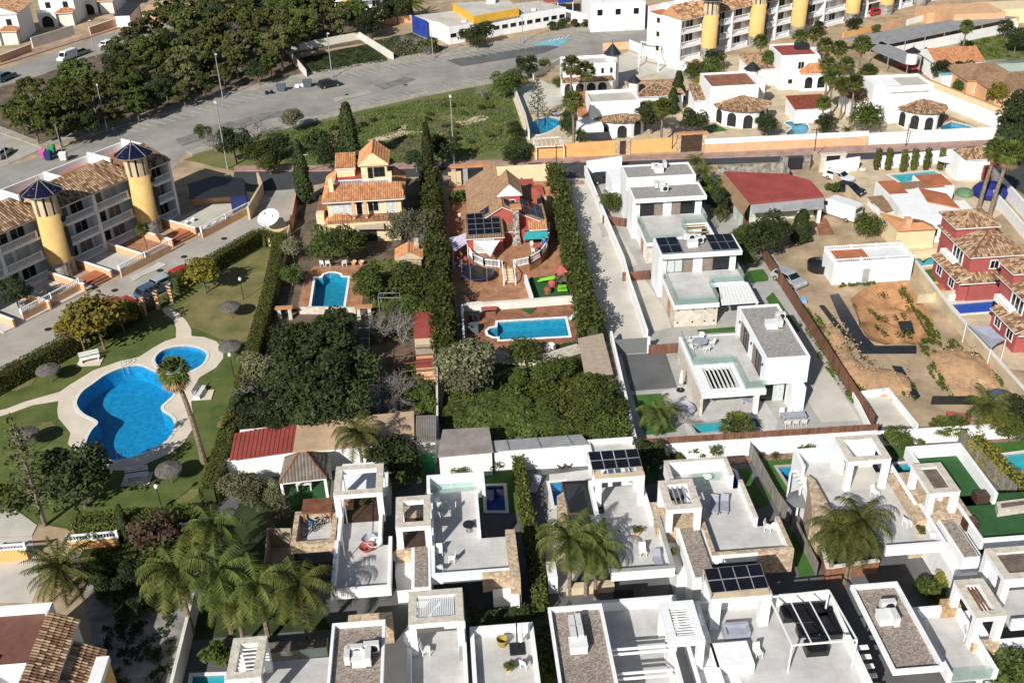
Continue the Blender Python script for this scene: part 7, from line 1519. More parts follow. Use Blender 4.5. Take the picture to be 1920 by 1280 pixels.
# sand lot and far right
T('dark',1440,435,3.6,'large dark tree before the pale mint bungalow',1.0); T('dark',1430,450,2.6,'lower dark bush of the large tree on the sand lot',.8); T('cypress',1503,425,2.2,'broad dark cypress on the sand lot',1.35,zs=.5); T('broad',1628,425,1.8,'round green tree by the tan wall near the white van',.75); T('shrub',1560,355,.5,'green creeper on the tan wall by the parked cars',1.1)
for poly,n in ((a,int(b*2.2)) for a,b in (([(1490,560),(1540,600),(1600,700),(1620,740),(1600,760),(1540,680),(1500,610)],900),([(1720,640),(1760,630),(1800,640),(1830,720),(1790,760),(1740,700)],700),([(1850,640),(1880,720),(1870,750),(1820,660)],450),([(1560,528),(1640,525),(1640,535),(1570,540)],250),([(1545,600),(1580,612),(1640,690),(1700,710),(1690,745),(1600,735)],330),([(1748,668),(1850,655),(1882,735),(1800,752)],300),([(1596,560),(1700,528),(1752,630),(1620,640)],160),([(1700,560),(1740,600),(1770,640),(1740,630)],400),([(1690,700),(1720,730),(1715,755),(1690,740)],250))): tufts('lot_weeds',poly,n,.16,'weed',.05,.2,'patchy green weeds on the sand lot')
place('fanlean',g(1833,400),'leaning fan palm with thick trunk left of the pair by the side street',1.0,rz=.3,k=0); place('fanlean',g(1853,415),'leaning fan palm with thick trunk right of the pair by the side street',1.05,rz=.2,k=0)
for px,py,s in ((1905,240,1.1),(1890,285,1.0),(1912,215,1.1),(1900,265,.9)): T('dark',px,py,3,'dark tree of the clump at the end of the street wall',s,'dark trees at the end of the street wall')
FP=[(1070,128,8,'fan palm at the left before the first turret villa'),(1096,122,8,'fan palm at the right before the first turret villa'),(1076,195,8,'tall fan palm by the half round porch'),(1243,190,7.5,'tall thin palm beside the green artificial lawn'),(1428,82,6.5,'fan palm before the apartment towers'),(1440,106,5,'short fan palm left of the pale blue villa'),(1545,90,7,''),(1556,112,7,''),(1572,96,7,''),(1590,112,7,''),(1617,88,8,'tallest fan palm of the row below the grey carport'),(1628,125,7,''),(1563,150,7,''),(1585,152,7,''),(1604,160,7,''),(1500,60,7,'fan palm before the third yellow tower'),(1525,68,6.5,'fan palm between the yellow towers'),(1815,42,6.5,'fan palm beside the long grey carport'),(1545,205,5,'fan palm beside the small kidney pool'),(266,428,3.6,'young fan palm in the terrace garden below the yellow towers')]
for px,py,h,l in FP: T('fan',px,py,h*.95,l or 'fan palm of the dense palm row right of the pale blue villa',h/8.0 if h>5 else h/7.0,None if l else 'fan palm row right of the pale blue villa')
T('norfolk',1008,190,3.8,'monkey puzzle conifer by the oval pool',.95); T('cypress',1272,165,2.6,'dark cypress clump behind the green artificial lawn',1.25,zs=.62); T('cypress',1262,190,2.2,'dark cypress beside the tall thin palm',1.1,zs=.5); T('cypress',1732,115,2.0,'slim cypress below the sloping grey carport',.6,zs=.5)
for px,py,s,k,l in ((1298,138,.9,'broad','round green tree at the foot of the apartment block'),(1335,130,1.0,'broad','green tree beside the orange bushes of the apartment garden'),(1340,118,.8,'dark','dark tree before the first yellow tower'),(1310,150,.5,'yellow','golden bush below the apartment block'),(1222,225,1.0,'dark','dark round bush beside the tall thin palm'),(1215,205,.7,'yellow','golden bush beside the tall thin palm'),(1300,240,.9,'dark','dark bush by the garage gate'),(1312,232,.7,'olive','grey green bush by the garage gate'),(1438,243,.8,'dark','dark bush left of the small kidney pool'),(1625,225,1.2,'broad','big olive green tree below the fan palms'),(1545,240,.7,'dark','dark bush right of the small kidney pool'),(1590,240,.6,'small','feather palm bush below the fan palms'),(1645,190,1.0,'date','silver feather palm beside the white corner villa'),(1665,240,.5,'shrub','low bush before the white corner villa'),(1765,140,.8,'dark','round dark tree beside the pale blue shed'),(1805,140,.8,'dark','dark tree left of the peach house stairs'),(1800,160,.6,'broad','green bush left of the peach house stairs'),(1872,178,1.0,'yellow','clipped yellow green tree before the peach house'),(1885,58,.7,'dark','dark bush at the top right meadow'),(1905,85,.9,'dark','dark bush beside the glazed pool roof'),(1065,240,.7,'dark','dark bush right of the oval pool'),(1090,255,.6,'broad','bush behind the low black hut'),(1065,215,.5,'dark','shrub above the oval pool'),(1045,150,.5,'broad','shrub by the first turret villa'),(1520,190,.4,'dark','small dark bush by the red tiled hut'),(1085,205,.6,'broad','leafless looking vine on the villa wall'),(1600,50,.7,'dark','dark bush in the apartment gardens'),(1645,52,.5,'broad','small bush in the apartment gardens'),(1535,55,.6,'dark','dark bush left in the apartment gardens')): T(k,px,py,1.6 if s<1 else 2.4,l,s*.9)
tufts('farm_weeds',[(1800,80),(1920,62),(1920,110),(1815,108)],1500,.2,'weed',.05,.3,'green growth of the small field at the top right')
# ---------------------------------------------------------------- vehicles
PAINT={k:mat('car_paint_'+k,c,.3,.03,2,spec=.5) for k,c in dict(white=(.75,.75,.74),silver=(.36,.37,.38),grey=(.20,.22,.24),black=(.02,.02,.023),blue=(.05,.10,.17),teal=(.06,.16,.20),red=(.42,.03,.03),lightblue=(.34,.40,.43)).items()}
tyre=mat('tyre_rubber',(.02,.02,.02),.8,.1,4); lampm=mat('headlight_glass',(.7,.7,.68),.15,.05,4,spec=.6); redl=mat('tail_light',(.35,.02,.02),.2,.05,4)
def vehicle_proto(van=False,name='parked_car'):
 t=thing(name,'-','car' if not van else 'van',(0,-500,0)); L,Wd=(4.3,1.78) if not van else (5.9,2.0)
 # body profile (x along the length, z up)
 lo=[(-L/2,.35),(-L/2,.72),(-L/2+.15,.92),(-.35*L+.2,.95),(L/2-.25,.86),(L/2,.66),(L/2,.34)] if not van else [(-L/2,.4),(-L/2,1.1),(-L/2+.05,1.15),(L/2-1.2,1.15),(L/2-.25,1.05),(L/2,.8),(L/2,.4)]
 hi=[(-L/2+.12,.93),(-L/2+.55,1.42),(-.1,1.46),(.35,1.42),(1.15,.92)] if not van else [(-L/2+.02,1.15),(-L/2+.08,2.35),(L/2-1.9,2.4),(L/2-1.5,2.25),(L/2-.75,1.12)]
 b=MB(); n=len(lo); k=.94
 def ext(p,w0,w1,zr):
  m=len(p); b.add([(x,-w0/2-(w1-w0)/2*((z-zr[0])/(zr[1]-zr[0])),z) for x,z in p]+[(x,w0/2+(w1-w0)/2*((z-zr[0])/(zr[1]-zr[0])),z) for x,z in p],[tuple(range(m)),tuple(range(2*m-1,m-1,-1))]+[(i,m+i,m+(i+1)%m,(i+1)%m) for i in range(m)])
 ext(lo,Wd,Wd*.97,(.35,.95)); ext(hi,Wd*.95,Wd*.78 if not van else Wd*.9,(.92,1.46) if not van else (1.15,2.4)); b.build('body',PAINT['white']).parent=t
 z0,z1=(.99,1.36) if not van else (1.45,2.05)
 def pane(pts): MB().add(pts,[(0,1,2,3)]).build('window',dkglass).parent=t
 wa,wb=(Wd*.47,Wd*.405) if not van else (Wd*.478,Wd*.457)
 xs=((-L/2+.42,.95),(-L/2+.65,.45)) if not van else ((L/2-1.9,L/2-1.0),(L/2-1.85,L/2-1.5))
 for s in (-1,1): pane([(xs[0][0],s*(wa+.012),z0),(xs[0][1],s*(wa+.012),z0),(xs[1][1],s*(wb+.012),z1),(xs[1][0],s*(wb+.012),z1)])
 a,c=hi[-1],hi[-2]; F=lambda p,q,u:(p[0]*(1-u)+q[0]*u+.02,p[1]*(1-u)+q[1]*u+.02)
 p0,p1=F(a,c,.12),F(a,c,.9); pane([(p0[0],-Wd*.42,p0[1]),(p0[0],Wd*.42,p0[1]),(p1[0],Wd*.38,p1[1]),(p1[0],-Wd*.38,p1[1])])
 a,c=hi[0],hi[1]; p0,p1=((a[0]+.1*(c[0]-a[0])-.02,a[1]+.15*(c[1]-a[1])),(a[0]+.9*(c[0]-a[0])-.02,a[1]+.9*(c[1]-a[1]))) if not van else ((-L/2+.02-.01,1.5),(-L/2+.04-.01,2.05))
 pane([(p0[0],Wd*.4,p0[1]),(p0[0],-Wd*.4,p0[1]),(p1[0],-Wd*.37,p1[1]),(p1[0],Wd*.37,p1[1])])
 for x in (-L*.31,L*.32):
  for s in (-1,1):
   w=MB(); w.tube([(x,s*(Wd/2-.16),.32),(x,s*(Wd/2+.01),.32)],.32,12); o=w.build('wheel',tyre); o.parent=t; r=MB(); r.tube([(x,s*(Wd/2),.32),(x,s*(Wd/2+.02),.32)],.18,8); r=r.build('rim',metalg); r.parent=o
 for s in (-1,1):
  MB().box(L/2-.05,s*.5-.18 if s>0 else -.78,.62,L/2+.012,.78 if s>0 else -.32,.76).build('headlight',lampm).parent=t
  MB().box(-L/2-.012,.5 if s>0 else -.8,.68,-L/2+.05,.8 if s>0 else -.5,.86).build('tail_light',redl).parent=t
 return proto(t)
PC=vehicle_proto(); PV=vehicle_proto(True,'panel_van')
def car(px,py,rz,label,col='white',van=False,sc=1):
 r=dup(PV if van else PC,g(px,py),rz,sc,label)
 for c in r.children if False else [o for o in KIDSOF(r)]:
  if c.name.startswith('body'): c.material_slots[0].link='OBJECT'; c.material_slots[0].material=PAINT[col]
 return r
def KIDSOF(r): return [o for o in COL.objects if o.parent==r]
def ang(a,b): p,q=g(*a),g(*b); return math.atan2(q[1]-p[1],q[0]-p[0])
ss=ang((80,142),(190,98)); bv=ang((560,152),(850,102))
car(128,112,ss+3.14,'white van like car parked at the verge of the side street','white',True,.82); car(152,103,ss,'silver car parked in front of the white one on the side street','silver'); car(205,87,ss,'white car half hidden by pines on the side street','white'); car(10,150,ss+.1,'dark blue car at the left edge of the side street','teal',sc=1.15)
car(5,293,ss+.3,'pale car cut by the left edge at the street corner','silver'); car(618,163,bv+.05,'black car parked alone on the wide boulevard','black')
car(1570,405,R_(128),'white panel van parked on the sand lot','white',True,1.05); car(1478,530,R_(-62),'grey hatchback parked by the brown board fence','silver',sc=1.02); car(1572,338,R_(-50),'white car parked inside the tan wall','white'); car(1592,362,R_(-50),'black car behind the white one inside the tan wall','black'); car(1135,342,R_(0),'black car in the white walled court by the dark street','black')
la=ang((270,545),(400,486)); car(312,534,la,'grey car behind the clipped hedge on the concrete lane','lightblue'); car(288,551,la,'dark blue car by the garden gate on the concrete lane','blue'); car(347,519,la,'red car half hidden by the golden tree on the lane','red'); car(222,580,la,'red car behind the yellow green tree on the lane','red')
car(1012,325,R_(2),'dark car on the street behind the cream wall','black'); car(1640,28,ang((1572,74),(1660,55)),'red car under the sloping grey carport','red'); car(1702,130,ang((1632,92),(1702,122)),'red car at the end of the sloping carport','red'); car(1850,25,R_(10),'grey car by the peach houses at the top right','grey')
# ---------------------------------------------------------------- lamps and poles
def lamp_proto(h,name='street_lamp',double=False):
 t=thing(name,'-','street lamp',(0,-500,0)); MB().cyl(0,0,0,h,.13,.08,8).build('pole',metalg).parent=t; MB().cyl(0,0,0,.5,.14,.12,8).build('base',metalg).parent=t
 MB().bar((0,0,h-.05),(.9,0,h+.1),.07).build('arm',metalg).parent=t; MB().box(.5,-.16,h+.06,1.25,.16,h+.2).build('lamp_head',plas).parent=t; return proto(t)
LP=lamp_proto(9.6); LQ=thing('garden_lamp','-','lamp post',(0,-500,0)); MB().cyl(0,0,0,2.6,.05,.04,8).build('pole',metald).parent=LQ; MB().lathe(0,0,[(.02,2.6),(.18,2.72),(.2,2.95),(.02,3.1)],12).build('globe',plas).parent=LQ; proto(LQ)
for px,py,rz,sc,l in ((202,246,-1.2,.86,'lamp post on the boulevard pavement before the left end of the pines'),(418,186,-1.2,.88,'lamp post on the boulevard pavement at the middle of the pines'),(427,317,1.9,1.08,'tall lamp post by the meadow bushes left of the cream villa'),(623,146,-1.2,.9,'lamp post before the overgrown walled lot'),(812,111,-1.2,.8,'lamp post left of the school'),(852,310,1.6,1.1,'tall lamp post on the pink pavement behind the red villa'),(980,82,-1.2,.8,'lamp post before the school entrance'),(1128,56,-1.2,.8,'lamp post before the long white wall'),(701,42,-1.2,.75,'lamp post at the end of the pine wood'),(181,108,-.6,.8,'lamp post beside the parked cars on the side street'),(118,290,1.0,.55,'short lamp post beside the recycling bins'),(16,307,1.0,.6,'short lamp post beside the pale car')): dup(LP,g(px,py),rz,sc,l,'street lamps')
for px,py,l in ((305,958,'black garden lamp near the bottom hedge'),(439,707,'black garden lamp by the long clipped hedge'),(457,562,'black garden lamp near the golden tree'),(48,860,'black garden lamp at the lower left lawn')): dup(LQ,g(px,py),0,1,l,'garden lamps')
for i,(b,tp,h,l) in enumerate((((1698,276),(1705,232),4.5,'leaning dark pole before the tall bright wall'),((1526,297),(1532,240),6,'thin dark pole at the corner of the tan wall'),((1043,322),(1043,272),5.5,'thin dark pole at the head of the conifer hedge'),((1260,283),(1262,245),4.5,'thin grey pole by the orange street wall'),((574,322),(567,287),4.2,'white pole with aerial beside the big cypress'))):
 a=g(*b); q=g(*tp,h); one(MB().tube([(*a,0),(*q,h)],.07,6).bar((q[0]-.7,q[1],h-.3),(q[0]+.7,q[1],h-.3),.05),'utility_pole',woodd if i!=4 else metalw,l,'pole','utility poles')
for i,(a,b) in enumerate((((1698,276),(1526,297)),((1526,297),(1260,283)),((1260,283),(1043,322)))):
 A=Vector((*g(*a),4.4 if i==0 else 5.6 if i==1 else 4.4)); B=Vector((*g(*b),5.6 if i==0 else 4.4 if i==1 else 5.3)); one(MB().tube([A.lerp(B,k/8)-Vector((0,0,1.1*(1-(k/4-1)**2))) for k in range(9)],.018,3),'overhead_wire',metald,['right','middle','left'][i]+' sagging wire between the poles along the dark street','wire','overhead wires')
def bin_(px,py,m,l,sc=1):
 x,y=g(px,py); t=thing('waste_bin',l,'waste bin',(x,y,0),0,'street waste bins'); MB().add([(x-.7*sc,y-.5,.15),(x+.7*sc,y-.5,.15),(x+.7*sc,y+.5,.15),(x-.7*sc,y+.5,.15),(x-.85*sc,y-.6,1.25),(x+.85*sc,y-.6,1.25),(x+.85*sc,y+.6,1.25),(x-.85*sc,y+.6,1.25)],[(0,3,2,1),(4,5,6,7),(0,1,5,4),(1,2,6,5),(2,3,7,6),(3,0,4,7)]).build('bin_body',m,t); MB().add([(x-.88*sc,y-.63,1.26),(x+.88*sc,y-.63,1.26),(x+.88*sc,y+.63,1.26),(x-.88*sc,y+.63,1.26),(x-.8*sc,y,1.55),(x+.8*sc,y,1.55)],[(0,1,5,4),(2,3,4,5),(1,2,5),(3,0,4),(0,3,2,1)]).build('lid',m,t)
pinkb=mat('pink_bin',(.55,.12,.34),.6); greenb=mat('green_bin',(.05,.30,.12),.6); navyb=mat('navy_bin',(.03,.04,.14),.6); slate=mat('slate_bin',(.09,.12,.13),.6)
bin_(83,296,pinkb,'pink recycling bin at the street corner',.6); bin_(92,300,navyb,'navy recycling bin beside the pink one',.6); bin_(99,289,greenb,'green domed recycling bin behind the navy one',.6); bin_(121,301,acgrey,'grey waste bin beside the short lamp post',.7); bin_(528,171,slate,'dark waste bin left of the two by the kerb'); bin_(577,163,slate,'dark waste bin beside the black car'); 
for px,py,m,l in ((563,164,plas,'heap of white rubbish bags beside the bins'),(504,176,black,'black rubbish bag left on the boulevard')):
 x,y=g(px,py); b=MB()
 for k in range(5 if m is plas else 2): a=random.uniform(-.7,.7); c=random.uniform(-.4,.4); b.lathe(x+a,y+c,[(.05,0),(.42,.15),(.38,.5),(.1,.72)],7)
 one(b,'rubbish_bags',m,l,'rubbish','rubbish on the boulevard')
# ---------------------------------------------------------------- pool garden furniture
PS=thing('thatched_parasol','-','parasol',(0,-500,0)); MB().cyl(0,0,0,2.0,.06,.05,8).build('pole',bark).parent=PS; MB().lathe(0,0,[(1.38,1.72),(1.3,1.86),(.9,2.02),(.45,2.16),(.03,2.34)],24).build('thatched_canopy',thatch).parent=PS
q=MB()
for i in range(60):
 a=i*.1047; r=1.36; q.add([(r*math.cos(a-.05),r*math.sin(a-.05),1.74),(r*math.cos(a+.05),r*math.sin(a+.05),1.74),((r+.06)*math.cos(a),(r+.06)*math.sin(a),1.5)],[(0,1,2)])
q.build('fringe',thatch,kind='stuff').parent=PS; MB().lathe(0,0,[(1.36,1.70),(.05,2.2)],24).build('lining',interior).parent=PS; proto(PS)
for px,py,l in ((97,716,'thatched parasol by the white bench near the lane hedge'),(435,597,'thatched parasol on the dry lawn near the long hedge'),(436,672,'thatched parasol beside the small round pool'),(56,838,'thatched parasol at the left of the kidney pool'),(323,905,'thatched parasol at the foot of the tall leaning palm')): dup(PS,g(px,py),random.random(),.93,l,'thatched parasols of the pool garden')
BE=thing('garden_bench','-','bench',(0,-500,0))
for i in range(4): MB().box(-.85,-.25+i*.13,.42,.85,-.15+i*.13,.46).build('seat_slat',metalw).parent=BE
for i in range(3): MB().box(-.85,.28+.04*i,.55+i*.14,.85,.31+.04*i,.65+i*.14).build('back_slat',metalw).parent=BE
for s in (-.7,.7): MB().box(s-.04,-.25,0,s+.04,.3,.42).build('leg',metalw).parent=BE
proto(BE)
for px,py,rz,l in ((170,678,.35,'white slatted bench on a pale slab by the kidney pool'),(376,741,1.4,'white slatted bench on the right lawn by the kidney pool'),(258,898,.1,'shaded bench beside the bottom parasol')): dup(BE,g(px,py),rz,1.25,l,'garden benches'); x,y=g(px,py); one(MB().box(x-1.3,y-1,.06,x+1.3,y+.8,.11),'bench_slab',decks,'pale slab under the '+l.split(' on ')[0].split(' beside ')[0]+' '+('at the left' if px<200 else 'at the right' if px>300 else 'by the parasol'),'paving slab')
t=thing('garden_gate','dark framed garden gate with pergola slats between the clipped hedges','gate',(*g(290,590),0)); a,b=Vector(g(272,592)),Vector(g(322,566)); d=(b-a).normalized()
for k in (0,.5,1): c=a.lerp(b,k); MB().box(c.x-.25,c.y-.25,0,c.x+.25,c.y+.25,2.4).build('brick_pier',peach,t)
for i in range(6): k=(i+.5)/6; c=a.lerp(b,k); s=Vector((d.y,-d.x))*1.3; MB().bar((*(c-s),2.55),(*(c+s),2.55),.1).build('slat',metald,t)
MB().bar((*a.lerp(b,.05),1.0),(*a.lerp(b,.45),1.0),.05,1.6).build('gate_leaf',shade_net,t)
for i in range(8): c=a.lerp(b,.52+.055*i); MB().box(c.x-.02,c.y-.02,0,c.x+.02,c.y+.02,1.8).build('bar',metald,t)
lad=[(236,686,'steel pool ladder at the top of the kidney pool'),(228,858,'steel pool ladder at the bottom of the kidney pool')]
for px,py,l in lad:
 x,y=g(px,py); b=MB(); 
 for s in (-.25,.25): b.tube([(x+s,y-.5,-.8),(x+s,y-.4,.75),(x+s,y,.9),(x+s,y+.5,.7),(x+s,y+.6,.08)],.035,6)
 t=one(b,'pool_ladder',metalg,l,'pool ladder'); t['kind']='thing'
# ---------------------------------------------------------------- apartment front terraces
for i,(a,b) in enumerate((((45,602),(152,545)),((228,520),(320,472)),((380,447),(468,400)))):
 t=thing('terrace_wall',['left','middle','right'][i]+' peach terrace wall with white balustrade before the apartment block','wall',(*g(*a),0),0,'terrace walls of the apartment block'); A,B=Vector(g(*a)),Vector(g(*b)); MB().bar((*A,.5),(*B,.5),.25,1.0).build('wall',peach,t); balustrade(t,A,B,1.0,.7,step=.25,posts=4)
AP=g(140,520)
def U(u,v): c,s=math.cos(ANG),math.sin(ANG); return (AP[0]+c*u-s*v,AP[1]+s*u+c*v)
for u,l in ((-12,'far left'),(-1.9,'left'),(2.2,'middle left'),(7.5,'middle'),(12.4,'middle right'),(16.6,'right'),(-7,'second left')): wallline([U(u,2.2),U(u,-4.6)],1.1,.22,peach,'peach dividing wall at the '+l+' of the apartment terraces',world=True,cap=white,group='dividing walls of the apartment terraces')
for u0,u1,l in ((-1.7,2,'below the left tower'),(12.6,16.4,'below the right tower')):
 t=thing('entrance_steps','red tiled entrance steps '+l+' of the apartment block','steps',(*U(u0,-3),0),0)
 for k in range(3): P=[U(u0,-1.6),U(u1,-1.6),U(u1,-3.6-.5*k),U(u0,-3.6-.5*k)]; MB().prism(P,0,.55-.17*k-.004*k).build('step',orroof if k==0 else cottod,t)
for u0,u1 in ((-13.5,-2.1),(2.4,7.3),(7.7,12.2)): o=MB().prism([U(u0,2.2),U(u1,2.2),U(u1,-4.5),U(u0,-4.5)],0,.16).build('terrace_paving',cotto if u0>7 else tfloor); o['kind']='structure'
o=MB().prism([U(16.8,2),U(31,2),U(31,-5),U(16.8,-5)],0,.16).build('terrace_paving',concr); o['kind']='structure'
t=thing('black_store','dark sheeted store roof behind the apartment end terrace','shed',(*g(420,340),0)); MB().prism(Q([(356,372),(460,366),(458,335),(400,330),(352,345)],2.4),2.3,2.4).build('roof',metald,t); MB().prism(Q([(432,376),(462,372),(460,345),(434,348)],2.4),0,2.3).build('wall',navyb,t); MB().prism(Q([(360,374),(432,369),(430,350),(360,355)],1.0),0,1).build('wall',peach,t)
wallline([(466,400),(492,355),(484,335)],2.0,.3,sandw,'curved sand wall at the end of the apartment terraces',zm=1)
DI=thing('satellite_dish','-','satellite dish',(0,-500,0)); MB().lathe(0,0,[(0,.0),(.28,.03),(.55,.12),(.78,.25),(.8,.26),(.56,.1),(.28,.0),(0,-.03)],20).build('dish',plas).parent=DI; b=MB(); b.tube([(.0,-.75,.25),(0,-.1,.85)],.02,5); b.box(-.05,-.15,.8,.05,-.03,.95); b.build('feed_arm',metalg).parent=DI; proto(DI)
def dish(p,z,sc,l,az,el):
 r=dup(DI,(*g(*p,z),z),0,sc,l); r.rotation_euler=(R_(90-el),0,az); x,y=g(*p,z); 
dish((505,412),2.6,1.9,'huge white satellite dish on the ramp platform',-.35,62)
x,y=g(508,430); t=thing('dish_platform','pale concrete platform carrying the big satellite dish','platform',(x,y,0)); MB().prism(Q([(480,440),(505,447),(540,425),(528,405)],1.2),0,1.2).build('platform',cream,t); MB().cyl(*g(505,415,1.6),1.2,2.5,.12,n=8).build('mast',metalg,t)
dish((773,1195),4.6,.75,'white satellite dish on the left parapet of the bottom terrace',-.35,35); dish((779,1160),5.2,.5,'small white dish above the other on the bottom terrace',-.35,35); dish((747,1042),3.3,.6,'white dish on the low roof beside the dark gap',-.35,45); dish((1707,1012),3.6,.0001,'',0,0) if False else None
dish((1452,985),3.9,.35,'pale curved chair, dish shaped, on the terrace of the louvred tower house',-.35,40); dish((1749,1003),4.0,.3,'grey curved chair, dish shaped, in the terrace corner of the corner palm house',-.35,40)  # curved chairs, made here from the dish mesh
# ---------------------------------------------------------------- roof units
AC=thing('air_conditioner','-','air conditioner',(0,-500,0)); MB().box(-.45,-.17,.1,.45,.17,.8).build('casing',acgrey).parent=AC; MB().tube([(.1,-.18,.45),(.1,-.16,.45)],.27,12).build('fan_grille',metald).parent=AC
for s in (-.35,.35): MB().box(s-.05,-.17,0,s+.05,.17,.1).build('foot',metald).parent=AC
proto(AC)
HB=thing('roof_hatch','-','roof box',(0,-500,0)); MB().box(-.5,-.4,0,.5,.4,.55).build('box',white).parent=HB; MB().box(-.54,-.44,.55,.54,.44,.6).build('lid',plas).parent=HB; proto(HB)
for z,L,nm in ((6.35,[(1228,318,0),(1246,314,1),(1235,322,2)],'rear gravel roof of the rear modern villa'),(5.75,[(1230,352,1),(1245,360,0),(1238,350,2)],'front gravel roof of the rear modern villa'),(5.75,[(1283,448,1),(1298,461,2),(1310,457,0),(1295,452,0)],'gravel roof of the middle modern villa'),(5.85,[(1446,613,2),(1462,600,0),(1461,611,1)],'long gravel roof of the front modern villa'),(6.05,[(653,1238,1),(668,1228,0),(698,1222,0),(692,1240,1),(678,1241,2)],'speckled gravel roof at the bottom'),(6.05,[(1072,1180,1),(1084,1177,1),(1075,1200,1),(1088,1197,1),(1084,1216,2)],'gravel roof beside the white beams'),(6.05,[(1662,1143,0),(1660,1163,2),(1675,1167,1)],'long brown gravel roof')):
 for i,(px,py,k) in enumerate(L): dup(HB if k==2 else AC,(*g(px,py,z),z),0 if k!=1 else 1.57,1.15,('white roof box on the ' if k==2 else ['nearer','further','middle','left','right'][i]+' air conditioner on the ')+nm,'roof units on the '+nm)
# ---------------------------------------------------------------- terrace furniture
CH=thing('garden_chair','-','chair',(0,-500,0)); MB().box(-.25,-.25,.42,.25,.25,.46).build('seat',plas).parent=CH; MB().add([(-.25,.23,.46),(.25,.23,.46),(.24,.34,.92),(-.24,.34,.92),(-.25,.27,.46),(.25,.27,.46),(.24,.38,.92),(-.24,.38,.92)],[(0,1,2,3),(7,6,5,4),(0,4,5,1),(1,5,6,2),(2,6,7,3),(3,7,4,0)]).build('backrest',plas).parent=CH
for sx in (-.22,.22):
 for sy in (-.22,.22): MB().box(sx-.025,sy-.025,0,sx+.025,sy+.025,.42).build('leg',plas).parent=CH
proto(CH)
LO=thing('sun_lounger','-','sun lounger',(0,-500,0)); MB().box(-.33,-.95,.28,.33,.35,.36).build('bed',canvasg).parent=LO; MB().add([(-.33,.36,.28),(.33,.36,.28),(.33,.92,.62),(-.33,.92,.62),(-.33,.36,.36),(.33,.36,.36),(.33,.9,.7),(-.33,.9,.7)],[(0,3,2,1),(4,5,6,7),(0,1,5,4),(1,2,6,5),(2,3,7,6),(3,0,4,7)]).build('backrest',canvasg).parent=LO
for sx in (-.3,.3):
 for sy in (-.85,.3): MB().box(sx-.03,sy-.03,0,sx+.03,sy+.03,.28).build('leg',metald).parent=LO
proto(LO)
def rtable(px,py,z,l,r=.6,m=plas):
 x,y=g(px,py,z); t=thing('round_table',l,'table',(x,y,z)); MB().cyl(x,y,z+.7,z+.74,r,n=20).build('tabletop',m,t); MB().cyl(x,y,z,z+.7,.05,n=8).build('leg',metalg,t); MB().cyl(x,y,z,z+.04,.28,n=12).build('base',metalg,t)
def chairs(px,py,z,n,r,nm,grp,ph=0,x=None):
 cx,cy=g(px,py,z)
 for i in range(n):
  a=ph+2*math.pi*i/n; dup(CH,(cx+r*math.cos(a),cy+r*math.sin(a),z),a-1.571,1,nm,grp)
rtable(1313,650,3.18,'grey topped round table on the terrace of the front modern villa',.75,canvasg); chairs(1313,650,3.18,5,1.15,'white chair around the grey topped round table','white chairs around the round terrace table')
x,y=g(1486,790); t=thing('dining_table','grey dining table on the patio by the brown fence','table',(x,y,0)); MB().box(x-1.2,y-.5,.8,x+1.2,y+.5,.85).build('tabletop',canvasg,t)
for a in (-1.1,1.1):
 for b in (-.4,.4): MB().box(x+a-.04,y+b-.04,.05,x+a+.04,y+b+.04,.8).build('leg',metalg,t)
for i in range(3):
 for s in (-1,1): dup(CH,(x-.8+.8*i,y+s*.75,.06),0 if s>0 else 3.14,1,'white chair along the grey dining table on the patio','white chairs along the patio dining table')
def lounger(px,py,z,rz,l,sc=1,grp=None): dup(LO,(*g(px,py,z),z),rz,sc,l,grp)
lounger(1402,756,.06,.9,'grey sun lounger on the patio by the teal pool'); lounger(1332,745,.06,0,'white cushioned seat under the slatted terrace',.9)
lounger(1339,951,3.33,-.25,'left grey lounger of the pair on the roof terrace',1.0); lounger(1358,950,3.33,-.25,'right grey lounger of the pair on the roof terrace',1.0); lounger(1233,1055,3.33,.0001,'grey lounger at the front of the palm shadow terrace',1.0); lounger(1003,915,.06,-.4,'blue striped lounger beside the narrow hedge strip',1.1)
x,y=g(1490,755); t=thing('barbecue','black barbecue on a mat at the corner of the patio','barbecue',(x,y,0)); MB().box(x-.6,y-.5,.06,x+.6,y+.5,.08).build('mat',metald,t); MB().box(x-.4,y-.25,.5,x+.4,y+.25,1.0).build('body',black,t); MB().box(x-.7,y-.2,.85,x-.42,y+.2,.9).build('side_shelf',metald,t)
for a in (-.35,.35): MB().box(x+a-.04,y-.2,.08,x+a+.04,y+.2,.5).build('leg',metald,t)
x,y=g(1276,732); t=thing('closed_parasol','closed white parasol standing before the stone wall','parasol',(x,y,0)); MB().cyl(x,y,.0,.1,.45,n=12).build('base',metald,t); MB().lathe(x,y,[(.05,.8),(.22,1.0),(.16,1.9),(.04,2.6)],10).build('canopy',canvasw,t); MB().cyl(x,y,.1,2.7,.035,n=6).build('pole',metalg,t)
x,y=g(1285,690); lounger(1280,690,.06,.2,'folded white seat beside the closed parasol',.8)
x,y=g(1282,773); t=thing('egg_chairs','grey woven hanging seat on the patio by the teal pool','garden seat',(x,y,0)); MB().lathe(x,y,[(.3,.05),(1.0,.25),(1.15,.6),(.9,.8),(.6,.5),(.05,.4)],18).build('seat',canvasg,t)
